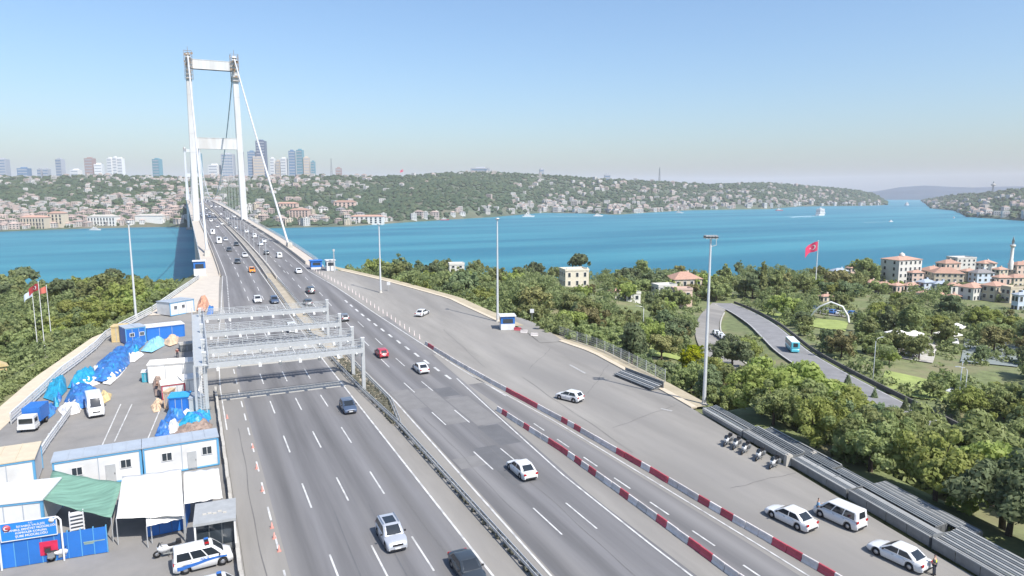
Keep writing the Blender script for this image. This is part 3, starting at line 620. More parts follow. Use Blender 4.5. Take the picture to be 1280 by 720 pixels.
def barrier_row(f, y0, y1, reds, where, step=1.52):
    Yr = [tuple(sorted((RD(*a).y, RD(*b).y))) for a, b in reds]; y = y0
    while y < y1:
        red = any(a + 0.2 <= y <= b - 0.1 or (b - a < 2.6 and abs(y - (a+b)/2) < 0.77) for a, b in Yr)
        dx = f(y+1) - f(y-1)
        o = obj('barrier_block', BM['r' if red else 'w'], None, (f(y) + rnd.uniform(-0.03, 0.03), y, ZR(y) + 0.01), -math.atan2(dx, 2) + rnd.uniform(-0.02, 0.02))
        tag(o, ('red' if red else 'white') + ' barrier block ' + where, 'barrier', ('red' if red else 'white') + ' barrier blocks ' + where); y += step
fA = lerp_tab([20, 35, 46, 58, 75, 92, 124], [43.8, 43.6, 43.2, 43.0, 42.4, 41.3, 39.6]); fB = lerp_tab([20, 38, 50, 66, 84], [36.9, 36.8, 37.1, 37.3, 36.5])
vA = lambda u: (u, float(np.interp(u, [535,625,700,800,900,1035], [432,485,525,583,642,720]))); vB = lambda u: (u, float(np.interp(u, [625,700,800,915], [515,562,635,720])))
barrier_row(fA, 24, 124, [(vA(a), vA(b)) for a, b in ((536,546),(632,672),(702,708),(716,724),(768,799),(809,835),(868,883),(898,911),(960,996),(1017,1034))], 'along the plaza edge')
barrier_row(fB, 24, 83, [(vB(a), vB(b)) for a, b in ((626,632),(653,667),(690,709),(718,727),(736,748),(775,792),(820,838),(858,866),(880,898))], 'beside the narrow middle lane')
# slim marker posts towards the bridge
pm = MB().lathe([(0.14, 0), (0.14, 0.05), (0.07, 0.07), (0.06, 0.95), (0.0, 0.97)], 8, mi=0); pm.lathe([(0.066, 0.62), (0.066, 0.8)], 8, mi=1); pm = pm.mesh('marker_post', [mat('marker_pink', (0.60, 0.50, 0.48), 0.6), M_WHITE])
y = 128.0
while y < 226:
    tag(obj('marker_post', pm, None, (lerp_tab([124, 130, 153, 180, 207, 226], [40.0, 39.8, 39.2, 37.6, 34.9, 33.4])(y), y, ZR(y))), 'slim pink and white marker post edging the road', 'marker post', 'marker posts along the outer road edge'); y += 3.2
# traffic cones
def cone_parts():
    a = MB().box((0,0,0.025), (0.42,0.42,0.05)).lathe([(0.17,0.05),(0.03,0.75),(0.0,0.76)], 12).mesh('cone_body', mat('cone_red', (0.52,0.24,0.20), 0.6))
    b = MB().lathe([(0.128,0.24),(0.094,0.38)], 12).lathe([(0.08,0.46),(0.055,0.58)], 12).mesh('white_band', M_WHITE); return a, b
ca, cb = cone_parts()
for k, (u, v) in enumerate(((316,560),(321,586),(343,673),(349,689),(328,614),(284,523),(340,660))):
    p = RD(u, v); t = empty('traffic_cone', p, 0, 'red and white traffic cone on the dashed left edge line', 'traffic cone', 'cones along the left edge line')
    if k == 5: t['label'] = 'red and white traffic cone apart on the far left shoulder'; del t['group']
    obj('cone_body', ca, t); obj('white_band', cb, t); t.scale = (0.78,)*3
# barrier wall between compound and motorway
t = empty('low_wall', (1.9, 40, 52), 0, 'low concrete wall with dark slots between the compound and the motorway', 'wall')
seg = MB().box((0, 0, 0.42), (0.3, 1.86, 0.84)).mesh('wall_panel', M_CONC); slot = MB().box((0, 0, 0.25), (0.32, 0.9, 0.22)).mesh('drain_slot', M_BLACK)
y = 24.0
while y < 108:
    o = obj('wall_panel', seg, t, (0.03*math.sin(y), y - 40, 0)); obj('drain_slot', slot, o, (0, 0, 0)); y += 1.9

# ================================================================== TOLL GANTRIES
def gantry(Y, xl, xr, label, extra):
    z0 = ZR(Y); t = empty('toll_gantry', ((xl+xr)/2, Y, z0), 0, label, 'gantry', 'gantries over the left carriageway'); W = xr - xl
    H = 8.0; hb = 6.2
    for x in (-W/2, W/2):
        p = MB().box((x, 0, H/2), (0.5, 0.5, H)).build('post', M_GALV, t)
        MB().box((x, 0, 0.06), (0.9, 0.9, 0.12)).build('base_plate', M_GALVD, p)
        MB().box((x, 0, H + 0.04), (0.56, 0.56, 0.08)).build('cap', M_WHITE, p)
    MB().box((0, -0.55, hb), (W, 0.38, 0.66)).build('front_beam', M_GALV, t)
    MB().box((0, 0.95, hb + 0.15), (W, 0.3, 0.5)).build('rear_beam', M_GALV, t)
    mb = MB()
    for k in range(int(W / 0.5)):
        x = -W/2 + 0.3 + k*0.5; mb.box((x, 0.2, hb + 0.42), (0.06, 1.3, 0.05))
    for y in (-0.2, 0.2, 0.6): mb.box((0, y, hb + 0.4), (W, 0.05, 0.05))
    mb.build('catwalk', M_GALV, t)
    mb = MB()
    for y in (-0.5, 1.0):
        for z in (hb + 0.9, hb + 1.45): mb.bar((-W/2, y, z), (W/2, y, z), 0.06)
        for k in range(13): mb.bar((-W/2 + W*k/12, y, hb + 0.4), (-W/2 + W*k/12, y, hb + 1.45), 0.045)
        for k in range(12): mb.bar((-W/2 + W*k/12, y, hb + (0.4, 1.45)[k % 2]), (-W/2 + W*(k+1)/12, y, hb + (1.45, 0.4)[k % 2]), 0.035)
    mb.build('handrail', M_GALV, t)
    for k in range(extra):
        x = -W/2 + W*(k + 0.6)/extra
        c = MB().box((x, -0.9, hb - 0.55), (0.4, 0.55, 0.32)).build('camera_box', (M_WHITE, M_GALVD)[k % 2], t)
        MB().bar((x, -0.8, hb - 0.4), (x, -0.6, hb - 0.1), 0.06).build('bracket', M_GALV, c)
    return t
for k, (Y, w, lab) in enumerate(
        ((100.2, 8, 'nearest of the four grey steel toll gantries over the left carriageway'), (108.7, 10, 'second of the four grey steel toll gantries, counted from the near end'),
         (120.0, 10, 'third of the four grey steel toll gantries, counted from the near end'), (133.5, 12, 'farthest of the four grey steel toll gantries, nearest the bridge'))):
    gantry(Y, 0.6, 22.3 + 0.25*k, lab, w)
t = empty('service_walkway', (0.2, 100, 52), 0, 'long grey steel walkway joining the left ends of the gantries', 'walkway')
mb = MB()
for x in (-0.9, 0.9):
    for z in (6.5, 7.1, 7.7): mb.bar((x, -1, z), (x, 36, z + 0.9), 0.1)
    for k in range(14): mb.bar((x, -1 + k*2.8, 6.4 + k*0.07), (x, -1 + k*2.8, 7.7 + k*0.07), 0.08)
mb.build('handrail', M_GALV, t); MB().bar((0, -1, 6.4), (0, 36, 7.3), 1.8, 0.14).build('deck', M_GALV, t)
mb = MB()
for s in (-0.35, 0.35): mb.bar((s, -1.6, 0), (s, -1.2, 6.6), 0.1)
for k in range(18): mb.bar((-0.35, -1.6 + 0.02*k, 0.35*k + 0.3), (0.35, -1.6 + 0.02*k, 0.35*k + 0.3), 0.06)
mb.build('ladder', M_GALV, t)
for y in (-1.0, 8.5, 20, 33): MB().box((-0.9, y, 3.3), (0.3, 0.3, 6.6)).build('post', M_GALV, t)

# ================================================================== LIGHT MASTS AND LAMPS
def mast(p, H, label, floods=True, rz=0.0):
    t = empty('light_mast', p, rz, label, 'light mast')
    MB().tube([(0,0,0),(0,0,H*0.5),(0,0,H)], [0.26, 0.2, 0.13], 10).build('pole', mat('mast_grey', (0.60, 0.61, 0.62), 0.4, metal=0.2), t)
    MB().lathe([(0.45,0),(0.45,0.12),(0.3,0.16),(0.3,0.7)], 10).build('base', M_CONC, t)
    if floods:
        mb = MB()
        for y in (-0.35, 0.35): mb.bar((-0.85, y, H), (0.85, y, H), 0.1)
        mb.bar((-0.7, -0.4, H), (-0.7, 0.4, H), 0.1).bar((0.7, -0.4, H), (0.7, 0.4, H), 0.1).bar((0.7, 0, H), (0.8, 0, H-1.3), 0.08).bar((0.8, 0, H-1.3), (0.1, 0, H-1.5), 0.08)
        mb.build('head_frame', M_GALV, t)
        for x in (-0.66, -0.22, 0.22, 0.66):
            for y in (-0.45, 0.45):
                f = MB().box((x, y, H - 0.18), (0.38, 0.4, 0.3), rot=Matrix.Rotation(0.5 * (1 if y < 0 else -1), 3, 'X')).build('floodlight', M_GALVD, t)
                MB().box((x, y, H - 0.335), (0.32, 0.34, 0.03), rot=Matrix.Rotation(0.5 * (1 if y < 0 else -1), 3, 'X')).build('lens', M_LAMPW, f)
    else:
        mb = MB().lathe([(0.15, H-0.1), (0.5, H), (0.5, H+0.18), (0.1, H+0.3)], 10); mb.build('head', M_GALV, t)
    return t
mast(RD(880,505), 23.8, 'tall floodlight mast at the right edge of the plaza', True, -0.45)
mast(RD(622,402), 22.7, 'tall slim light mast beside the white guard booth', False)
mast(RD(476,366), 18.0, 'slim light mast on the plaza kerb nearest the bridge', False)
mast(RD(170,397), 20.6, 'slim light mast behind the yellow container in the compound', False)
def lamp_post(p, H, arm, label, group=None, rz=0):
    t = empty('street_lamp', p, rz, label, 'street lamp', group)
    MB().tube([(0,0,0),(0,0,H*0.93),(arm*0.3,0,H),(arm,0,H+0.15)], [0.1,0.08,0.06,0.05], 6).build('pole', M_GALV, t)
    h = MB().box((arm+0.25, 0, H+0.15), (0.7, 0.24, 0.12)).build('lamp_head', M_GALV, t); MB().box((arm+0.25, 0, H+0.08), (0.5, 0.18, 0.03)).build('lens', M_LAMPW, h)
    return t
y = 232.0
while y < 480:
    x = 21.5 + AX(y); lamp_post((x, y, ZR(y)), 8.5, 1.3, 'slender street lamp on the median of the bridge', 'street lamps on the bridge median'); y += 21
for u, v, z, H, rz, lab in ((1198,505,42,7.5,0.5,'double-bend street lamp by the white cars on the right slope'), (1205,505,42.2,7,2.6,'street lamp facing left on the right-hand slope'), (1091,476,42.5,9,0,'grey street lamp rising behind the retaining wall'), (804,410,44,6,2.5,'short white street lamp among the trees by the lawn')):
    lamp_post(G(u, v, z), H, 1.6, lab, None, rz)
# ================================================================== VEHICLES
def paint(name, col, metal=0.0): return mat('car_paint_' + name, col, 0.32, metal=metal, coat=0.6, spec=0.5)
PAINT = {'white': paint('white', (0.62, 0.625, 0.63)), 'silver': paint('silver', (0.50, 0.52, 0.56), 0.35), 'dark': paint('dark', (0.045, 0.055, 0.065), 0.2), 'navy': paint('navy', (0.07, 0.10, 0.16), 0.2),
         'red': paint('red', (0.42, 0.025, 0.04)), 'orange': paint('orange', (0.75, 0.25, 0.02)), 'grey': paint('grey', (0.20, 0.21, 0.22), 0.3), 'turquoise': paint('turquoise', (0.08, 0.42, 0.52)), 'blue': paint('blue', (0.03, 0.12, 0.35))}
KIND = {  # L, W, H, ground clearance, belt, [lower body top (x, z)], greenhouse base front/rear, roof front/rear, roof half-width ratio, wheel radius, wheelbase xs
 'sedan': dict(L=4.6, W=1.80, H=1.46, belt=0.93, top=[(2.3,0.55),(2.2,0.68),(1.9,0.78),(0.95,0.93),(0.0,0.95),(-1.6,0.97),(-2.1,0.98),(-2.27,0.9),(-2.3,0.62)], base=(1.15,-1.82), roof=(0.28,-1.02), rw=0.79, r=0.33, wx=(1.42,-1.3)),
 'hatch': dict(L=4.1, W=1.78, H=1.48, belt=0.95, top=[(2.05,0.55),(1.97,0.70),(1.7,0.80),(0.95,0.95),(0.0,0.97),(-1.7,1.0),(-1.98,0.98),(-2.05,0.6)], base=(1.08,-1.97), roof=(0.20,-1.50), rw=0.80, r=0.33, wx=(1.27,-1.25)),
 'suv': dict(L=4.5, W=1.86, H=1.68, belt=1.07, top=[(2.25,0.62),(2.2,0.85),(1.95,0.96),(1.0,1.07),(0.0,1.09),(-1.9,1.12),(-2.2,1.1),(-2.25,0.65)], base=(1.12,-2.15), roof=(0.35,-1.72), rw=0.81, r=0.37, wx=(1.38,-1.32)),
 'van': dict(L=4.4, W=1.82, H=1.86, belt=1.08, top=[(2.2,0.6),(2.14,0.82),(1.9,0.93),(1.35,1.08),(0.0,1.10),(-1.9,1.12),(-2.17,1.1),(-2.2,0.62)], base=(1.55,-2.15), roof=(0.72,-2.05), rw=0.84, r=0.33, wx=(1.40,-1.32)),
 'minibus': dict(L=5.9, W=2.05, H=2.5, belt=1.28, top=[(2.95,0.7),(2.9,0.95),(2.7,1.12),(2.25,1.28),(0.0,1.28),(-2.7,1.28),(-2.92,1.26),(-2.95,0.65)], base=(2.45,-2.9), roof=(1.75,-2.82), rw=0.88, r=0.36, wx=(1.95,-1.75)),
 'bus': dict(L=8.6, W=2.45, H=3.0, belt=1.35, top=[(4.3,0.8),(4.27,1.2),(4.2,1.33),(3.8,1.35),(0.0,1.35),(-3.9,1.35),(-4.25,1.33),(-4.3,0.7)], base=(4.2,-4.22), roof=(3.95,-4.1), rw=0.93, r=0.45, wx=(2.7,-2.4))}
def body_mesh(k, m):
    K = KIND[k]; L, W = K['L'], K['W']; tx = [p[0] for p in K['top']][::-1]; tz = [p[1] for p in K['top']][::-1]
    n = 46; V = []; zg = 0.2
    for i in range(n + 1):
        x = L/2 - L*i/n; q = abs(x)/(L/2); w = W/2 * (1 - 0.13*max(0, (q-0.72)/0.28)**2.2 - 0.02*q*q); zt = float(np.interp(x, tx, tz)); zb = zg + 0.1*max(0, (q-0.9)/0.1)
        for xw in K['wx']:
            dd = (K['r']+0.07)**2 - (x-xw)**2
            if dd > 0: zb = max(zb, K['r'] + math.sqrt(dd))
        zb = min(zb, zt - 0.12); zm = zb + (zt-zb)*0.55
        prof = [(0, zt+0.02), (0.5*w, zt+0.012), (0.82*w, zt-0.03), (0.95*w, zt-0.09), (w, max(zm, zb+0.04)), (0.985*w, zb+0.03), (0.93*w, zb), (0, zb)]
        V += [(x, y, z) for y, z in prof] + [(x, -y, z) for y, z in prof[1:-1]][::-1]
    c = 14; F = [(i*c+j, i*c+(j+1)%c, (i+1)*c+(j+1)%c, (i+1)*c+j) for i in range(n) for j in range(c)]
    mb = MB().add(V, F, 0, True); mb.add(V[:c], [tuple(range(c))], 0); mb.add(V[-c:], [tuple(range(c))[::-1]], 0)
    # cabin
    V = []; (bf, brr), (rf, rr) = K['base'], K['roof']; zb, zt = K['belt'] - 0.02, K['H']
    def ring(t, ins=0.0):
        e = t**1.15; xf = bf + (rf-bf)*e - ins; xr = brr + (rr-brr)*e + ins; w = (W/2)*(0.95 + (K['rw']-0.95)*t) - ins; z = zb + (zt-zb)*t; P = []
        for (cx, cy, a0) in ((xf, w, 0), (xr, w, 90), (xr, -w, 180), (xf, -w, 270)):
            sx = 1 if cx == xf else -1; sy = 1 if cy > 0 else -1; r = 0.16
            for a in ((0, 30, 60, 90) if True else ()):
                ang = R(a0 + a); P.append((cx - sx*r + r*math.cos(ang), cy - sy*r + r*math.sin(ang), z))
        return P
    rings = [ring(0), ring(0.35), ring(0.7), ring(0.93), [(x, y, zt - 0.015) for x, y, z in ring(0.98, 0.05)], [(x, y, zt + 0.012) for x, y, z in ring(1.0, 0.28)]]
    for r_ in rings: V += r_
    c = 16; F = [(i*c+j, i*c+(j+1)%c, (i+1)*c+(j+1)%c, (i+1)*c+j) for i in range(len(rings)-1) for j in range(c)] + [tuple((len(rings)-1)*c + j for j in range(c))]
    mb.add(V, F, 0, True)
    return mb.mesh('body', m)
def glass_parts(k):
    K = KIND[k]; W = K['W']; (bf, brr), (rf, rr) = K['base'], K['roof']; zb, zt = K['belt'] - 0.02, K['H']; out = []
    def edge(t): e = t**1.15; return bf + (rf-bf)*e, brr + (rr-brr)*e, (W/2)*(0.95+(K['rw']-0.95)*t), zb + (zt-zb)*t
    def band(t0, t1, f):
        V = []
        for i in range(4):
            t = t0 + (t1-t0)*i/3; V += f(t)
        n = len(V)//4; return MB().add(V, [(i*n+j, i*n+j+1, (i+1)*n+j+1, (i+1)*n+j) for i in range(3) for j in range(n-1)], 0, True)
    g = 0.014
    def front(t): xf, xr, w, z = edge(t); return [(xf + g - 0.05*(abs(s)**3), s*(w-0.09), z + g) for s in (-1, -0.5, 0, 0.5, 1)]
    def rear(t): xf, xr, w, z = edge(t); return [(xr - g + 0.05*(abs(s)**3), s*(w-0.11), z + g) for s in (-1, -0.5, 0, 0.5, 1)]
    out.append(('windscreen', band(0.06, 0.92, front))); out.append(('rear_window', band(0.16 if k in ('van','minibus','bus') else 0.1, 0.86, rear)))
    cuts = {'sedan': (0.07, 0.5, 0.93), 'hatch': (0.07, 0.48, 0.9), 'suv': (0.06, 0.42, 0.68, 0.95), 'van': (0.06, 0.33, 0.63, 0.95), 'minibus': (0.04, 0.22, 0.47, 0.72, 0.97), 'bus': (0.02, 0.18, 0.34, 0.5, 0.66, 0.82, 0.98)}[k]
    for s in (1, -1):
        for a, b in zip(cuts[:-1], cuts[1:]):
            def side(t, a=a, b=b, s=s):
                xf, xr, w, z = edge(t); l = xf - xr; return [(xf - l*(a + 0.012 + (b - a - 0.03)*q), s*(w + g), z) for q in (0, 0.5, 1)]
            out.append(('side_window', band(0.10, 0.87, side)))
    return out
CARCACHE = {}
def wheel_mesh(r, w=0.2):
    tyre = MB().lathe([(r*0.6, -w/2), (r*0.92, -w/2), (r, -w/2+0.04), (r, w/2-0.04), (r*0.92, w/2), (r*0.6, w/2)], 18, axis='Y').mesh('tyre', M_TYRE)
    rim = MB().lathe([(0.0, -w/2+0.03), (r*0.2, -w/2+0.01), (r*0.62, -w/2+0.03), (r*0.64, w/2-0.03), (r*0.2, w/2-0.01), (0.0, w/2-0.03)], 14, axis='Y').mesh('rim', M_RIM); return tyre, rim
def car_proto(k, col):
    if (k, col) in CARCACHE: return CARCACHE[(k, col)]
    K = KIND[k]; L, W = K['L'], K['W']; P = [('body', body_mesh(k, PAINT[col]), (0,0,0), [])]
    if ('g', k) not in CARCACHE:
        CARCACHE[('g', k)] = [(n, m.mesh(n, M_GLASS), (0,0,0), []) for n, m in glass_parts(k)]; CARCACHE[('w', k)] = wheel_mesh(K['r'])
        zt = K['top'][1][1]
        hl = MB().box((0,0,0), (0.24, 0.32, 0.1), rot=Matrix.Rotation(0.5, 3, 'Y')).mesh('headlight', M_LAMPW); tl = MB().box((0,0,0), (0.08, 0.3, 0.2)).mesh('tail_light', M_LAMPR)
        mir = MB().box((0,0,0), (0.1, 0.2, 0.14), taper=0.8).mesh('mirror', M_BLACK); pl = MB().box((0,0,0), (0.03, 0.5, 0.12)).mesh('number_plate', M_WHITE); gr = MB().box((0,0,0), (0.06, 0.9, 0.16)).mesh('grille', M_BLACK)
        bump = MB().box((0,0,0), (0.08, W*0.72, 0.14)).mesh('bumper_trim', M_BLACK); hd = MB().box((0,0,0), (0.2, 0.03, 0.03)).mesh('door_handle', M_CHROME)
        ex = []
        for s in (1, -1):
            ex += [('headlight', hl, (L/2 - 0.19, s*(W/2 - 0.33), zt - 0.07), []), ('tail_light', tl, (-L/2 + 0.06, s*(W/2 - 0.24), K['belt'] - 0.14), []), ('mirror', mir, (K['base'][0] - 0.35, s*(W/2 + 0.09), K['belt'] + 0.05), [])]
            ex += [('door_handle', hd, (x, s*(W/2 + 0.0), K['belt'] - 0.16), []) for x in (0.05, -0.9)]
        ex += [('grille', gr, (L/2 - 0.02, 0, zt - 0.16), []), ('number_plate', pl, (L/2 + 0.005, 0, 0.42), []), ('number_plate', pl, (-L/2 - 0.005, 0, 0.62), []), ('bumper_trim', bump, (-L/2 + 0.02, 0, 0.36), []), ('bumper_trim', bump, (L/2 - 0.03, 0, 0.3), [])]
        CARCACHE[('x', k)] = ex
        ty, rm = CARCACHE[('w', k)]
        CARCACHE[('wh', k)] = [('wheel', ty, (x, s*(W/2 - 0.12), K['r']), [('rim', rm)]) for x in K['wx'] for s in (1, -1)]
    CARCACHE[(k, col)] = (P, CARCACHE[('g', k)], CARCACHE[('wh', k)], CARCACHE[('x', k)]); return CARCACHE[(k, col)]
def put_car(k, col, p, head, label, cat='car', group=None, detail=2, name=None, pitch=0.0):
    t = empty(name or {'sedan': 'sedan_car', 'hatch': 'hatchback_car', 'suv': 'suv_car', 'van': 'passenger_van', 'minibus': 'minibus', 'bus': 'bus'}[k], p, head, label, cat, group)
    t.rotation_euler = (0, -pitch, head)
    B, Gl, Wh, X = car_proto(k, col)
    for lst in (B, Gl, Wh, X)[: (2 if detail == 0 else 3 if detail == 1 else 4)]:
        for n, me, loc, sub in lst:
            if detail == 0 and n == 'side_window' and False: continue
            o = obj(n, me, t, loc)
            if detail > 0:
                for n2, m2 in sub: obj(n2, m2, o)
    if detail == 0:
        for n, me, loc, sub in Wh: obj(n, me, t, loc)
    return t
def grade(y): return math.atan((ZR(y+3) - ZR(y-3)) / 6)
AWAY, NEARER = R(90), R(-90)                 # heading along the road: towards the bridge / towards us
def road_car(k, col, u, v, away, label, detail=2, dz=0.03, turn=0.0, **kw):
    p = RD(u, v); p.z += dz; g = grade(p.y); return put_car(k, col, p, (AWAY if away else NEARER) + turn, label, detail=detail, pitch=g if away else -g, **kw)
# -- near cars (u, v at the middle of the footprint)
c = road_car('suv', 'silver', 489, 676, False, 'silver suv with dark glass roof driving towards us on the left carriageway')
MB().box((-0.55, 0, 1.70), (1.25, 0.95, 0.02)).build('glass_roof', M_GLASS, c)
mb = MB(); mb.bar((0.2, 0.66, 1.73), (-1.6, 0.66, 1.73), 0.05).bar((0.2, -0.66, 1.73), (-1.6, -0.66, 1.73), 0.05); mb.build('roof_rail', M_CHROME, c)
road_car('sedan', 'dark', 584, 718, False, 'dark grey car cut by the bottom edge beside the median line')
road_car('hatch', 'navy', 435, 513, False, 'dark blue hatchback just past the gantries in the lane by the median')
road_car('sedan', 'white', 652, 592, True, 'white saloon driving away in the right carriageway between the lane dashes')
road_car('sedan', 'white', 526, 464, True, 'white saloon driving away beside the red car')
road_car('hatch', 'red', 477, 445, True, 'red hatchback driving away to the right of the gantries')
road_car('hatch', 'white', 712, 500, True, 'white hatchback alone on the open plaza', turn=0.42)
road_car('sedan', 'white', 988, 653, True, 'white saloon parked on the plaza, left of the white van', turn=0.10)
road_car('van', 'white', 1049, 652, True, 'white passenger van parked on the plaza beside a person in blue', turn=0.10)
road_car('sedan', 'white', 1123, 701, True, 'white saloon parked at the bottom right near the grandstand', turn=0.10)
c = road_car('sedan', 'white', 528, 394, True, 'white saloon crossing the upper plaza', turn=-0.75)
road_car('suv', 'dark', 388, 366, True, 'black suv climbing towards the bridge')
road_car('hatch', 'dark', 385, 381, True, 'dark hatchback following the black suv behind the gantries')
road_car('hatch', 'grey', 430, 400, True, 'grey hatchback right of the gantries climbing to the bridge')
road_car('sedan', 'white', 322, 377, False, 'white saloon coming down from the bridge just before the gantries')
road_car('hatch', 'navy', 343, 378, False, 'dark blue hatchback beside the white saloon before the gantries')
road_car('suv', 'white', 365, 414, False, 'white car half hidden under the gantries')
c = road_car('hatch', 'orange', 315, 340, False, 'orange taxi coming down the left carriageway of the bridge approach')
MB().box((0, 0, 1.56), (0.18, 0.5, 0.14)).build('roof_sign', M_WHITE, c)
# -- traffic on the bridge
GT = 'vehicles in the stream of traffic on the bridge'
for k, col, u, v, away in (('minibus','white',266,293,0),('minibus','white',274,304,0),('hatch','silver',282,301,0),('hatch','dark',295.5,307,0),('hatch','dark',286.5,314,0),('sedan','white',306,321,0),('hatch','dark',297,329,0),('sedan','white',272,284.5,0),('hatch','white',277.5,281,0),
      ('sedan','white',284.5,274.5,1),('sedan','white',295,286,1),('hatch','white',308,291,1),('van','white',318,297,1),('sedan','white',330,303,1),('hatch','silver',326,307,1),('van','white',349,322,1),('sedan','white',373,341,1),('hatch','dark',333,318,1),('hatch','white',266.5,268,0),('suv','white',262,272,0),('hatch','dark',287,281,1)):
    nm = {'white': 'white', 'silver': 'silver', 'dark': 'dark'}[col] + ' ' + {'minibus': 'minibus', 'hatch': 'hatchback', 'sedan': 'saloon', 'van': 'van', 'suv': 'suv'}[k]
    road_car(k, col, u, v, bool(away), nm + (' driving away up the bridge' if away else ' driving towards us down the bridge'), detail=0, group=GT)
rc = random.Random(11)
for k in range(34):
    y = rc.uniform(470, 1350); away = rc.random() < 0.5; x = (rc.choice((10.2, 13.6, 16.9)) if not away else rc.choice((23.8, 27.1, 30.6))) + AX(y)
    kd = rc.choice(('sedan', 'hatch', 'hatch', 'van', 'suv', 'minibus')); col = rc.choice(('white', 'white', 'white', 'silver', 'dark'))
    nm = col + ' ' + {'minibus': 'minibus', 'hatch': 'hatchback', 'sedan': 'saloon', 'van': 'van', 'suv': 'suv'}[kd]
    put_car(kd, col, (x, y, ZR(y)+0.03), AWAY if away else NEARER, nm + ' far out on the bridge beyond the near tower', 'car', 'vehicles far out on the bridge', 0)
# -- lower road on the right
def headto(a, b): d = b - a; return math.atan2(d.y, d.x)
def lowcar(k, col, u, v, z, h, label, **kw):
    p = G(u, v, z); p.z = landz(p.x, p.y) + 0.42 if z is None else z; return put_car(k, col, p, h, label, detail=1, **kw)
b = put_car('bus', 'turquoise', G(990, 437, 42.12), headto(lowroad[4], lowroad[3]), 'turquoise and white bus on the curving lower road', 'bus', None, 1)
MB().box((0, 0, 3.03), (8.0, 2.2, 0.08)).build('white_roof', M_WHITE, b); b.scale = (0.88,)*3
# -- police vans in the compound, with stripe and word
def text_mesh(s, size, m, ext=0.0, bold=False):
    cu = bpy.data.curves.new('lettering', 'FONT'); cu.body = s; cu.size = size; cu.align_x = 'CENTER'; cu.align_y = 'CENTER'; cu.extrude = ext; cu.resolution_u = 3
    if bold: cu.offset = size * 0.02
    o = bpy.data.objects.new('lettering', cu); COL.objects.link(o); dg = bpy.context.evaluated_depsgraph_get(); me = bpy.data.meshes.new_from_object(o.evaluated_get(dg)); bpy.data.objects.remove(o)
    me.materials.clear(); me.materials.append(m); me.name = 'lettering'; return me
M_POLB = mat('police_blue', (0.03, 0.13, 0.42), 0.4)
def police(k, p, head, label):
    t = put_car(k, 'white', p, head, label, 'police van'); t.name = 'police_van'; K = KIND[k]; W, L = K['W'], K['L']
    for s in (1, -1):
        mb = MB()
        xs_ = [L/2 - 0.45 - (L - 0.75)*i/10 for i in range(11)]; V = []
        for i, x in enumerate(xs_):
            zc = 0.76 + 0.07*math.sin(i*0.6) - 0.012*(i - 5) - (0.1 if i > 8 else 0); h = 0.07 + 0.009*i; wv = W/2*(1 - 0.13*max(0, (abs(x)/(L/2)-0.72)/0.28)**2.2) + 0.012
            V += [(x, s*wv, zc - h), (x, s*wv, zc + h)]
        mb.add(V, [(2*i, 2*i+1, 2*i+3, 2*i+2) for i in range(10)]); st = mb.build('blue_stripe', M_POLB, t)
        o = obj('lettering', text_mesh('POLİS', 0.24, M_POLB, 0.004, True), t, (0.1, s*(W/2 + 0.02), 0.98)); o.rotation_euler = (R(90), 0, 0 if s < 0 else R(180))
    lb = MB().box((0.35, 0, K['H'] + 0.07), (0.3, 1.15, 0.13)).build('light_bar', M_BLACK, t)
    for y, mm in ((-0.4, M_LAMPR), (0.4, M_POLB)): MB().box((0.35, y, K['H'] + 0.085), (0.32, 0.34, 0.12)).build('beacon', mm, lb)
    return t
p = RD(254, 706); police('van', (p.x, p.y, 52.0), R(4), 'white police van with blue stripe beside the dark booth')
p = RD(270, 752); police('van', (p.x, p.y, 52.0), R(4), 'white police van cut by the bottom edge below the other police van')
# -- minibus and truck in the compound
p = RD(119, 515); put_car('minibus', 'white', (p.x, p.y, ZR(p.y)), R(-80), 'white minibus parked alone on the grey compound pavement', 'minibus')
def truck(p, head):
    t = empty('flatbed_truck', p, head, 'small white truck with a blue cargo box at the compound fence', 'truck')
    cabn = MB().box((1.9, 0, 1.25), (1.5, 1.9, 1.5), taper=0.9).box((1.9, 0, 0.6), (1.6, 1.95, 0.4)).build('cab', M_WHITEP, t)
    MB().box((2.56, 0, 1.45), (0.2, 1.5, 0.6), rot=Matrix.Rotation(-0.1, 3, 'Y')).build('windscreen', M_GLASS, cabn)
    for s in (1, -1): MB().box((1.95, s*0.9, 1.45), (0.8, 0.08, 0.5)).build('side_window', M_GLASS, cabn)
    MB().box((-0.6, 0, 1.7), (3.0, 2.0, 1.8)).build('cargo_box', M_BLUE, t); MB().box((-0.3, 0, 0.66), (4.2, 1.0, 0.2)).build('chassis', M_BLACK, t)
    ty, rm = wheel_mesh(0.38, 0.24)
    for x in (1.9, -1.2):
        for s in (1, -1): o = obj('wheel', ty, t, (x, s*0.85, 0.38)); obj('rim', rm, o)
p = RD(44, 532); truck((p.x, p.y, ZR(p.y)), R(-100))

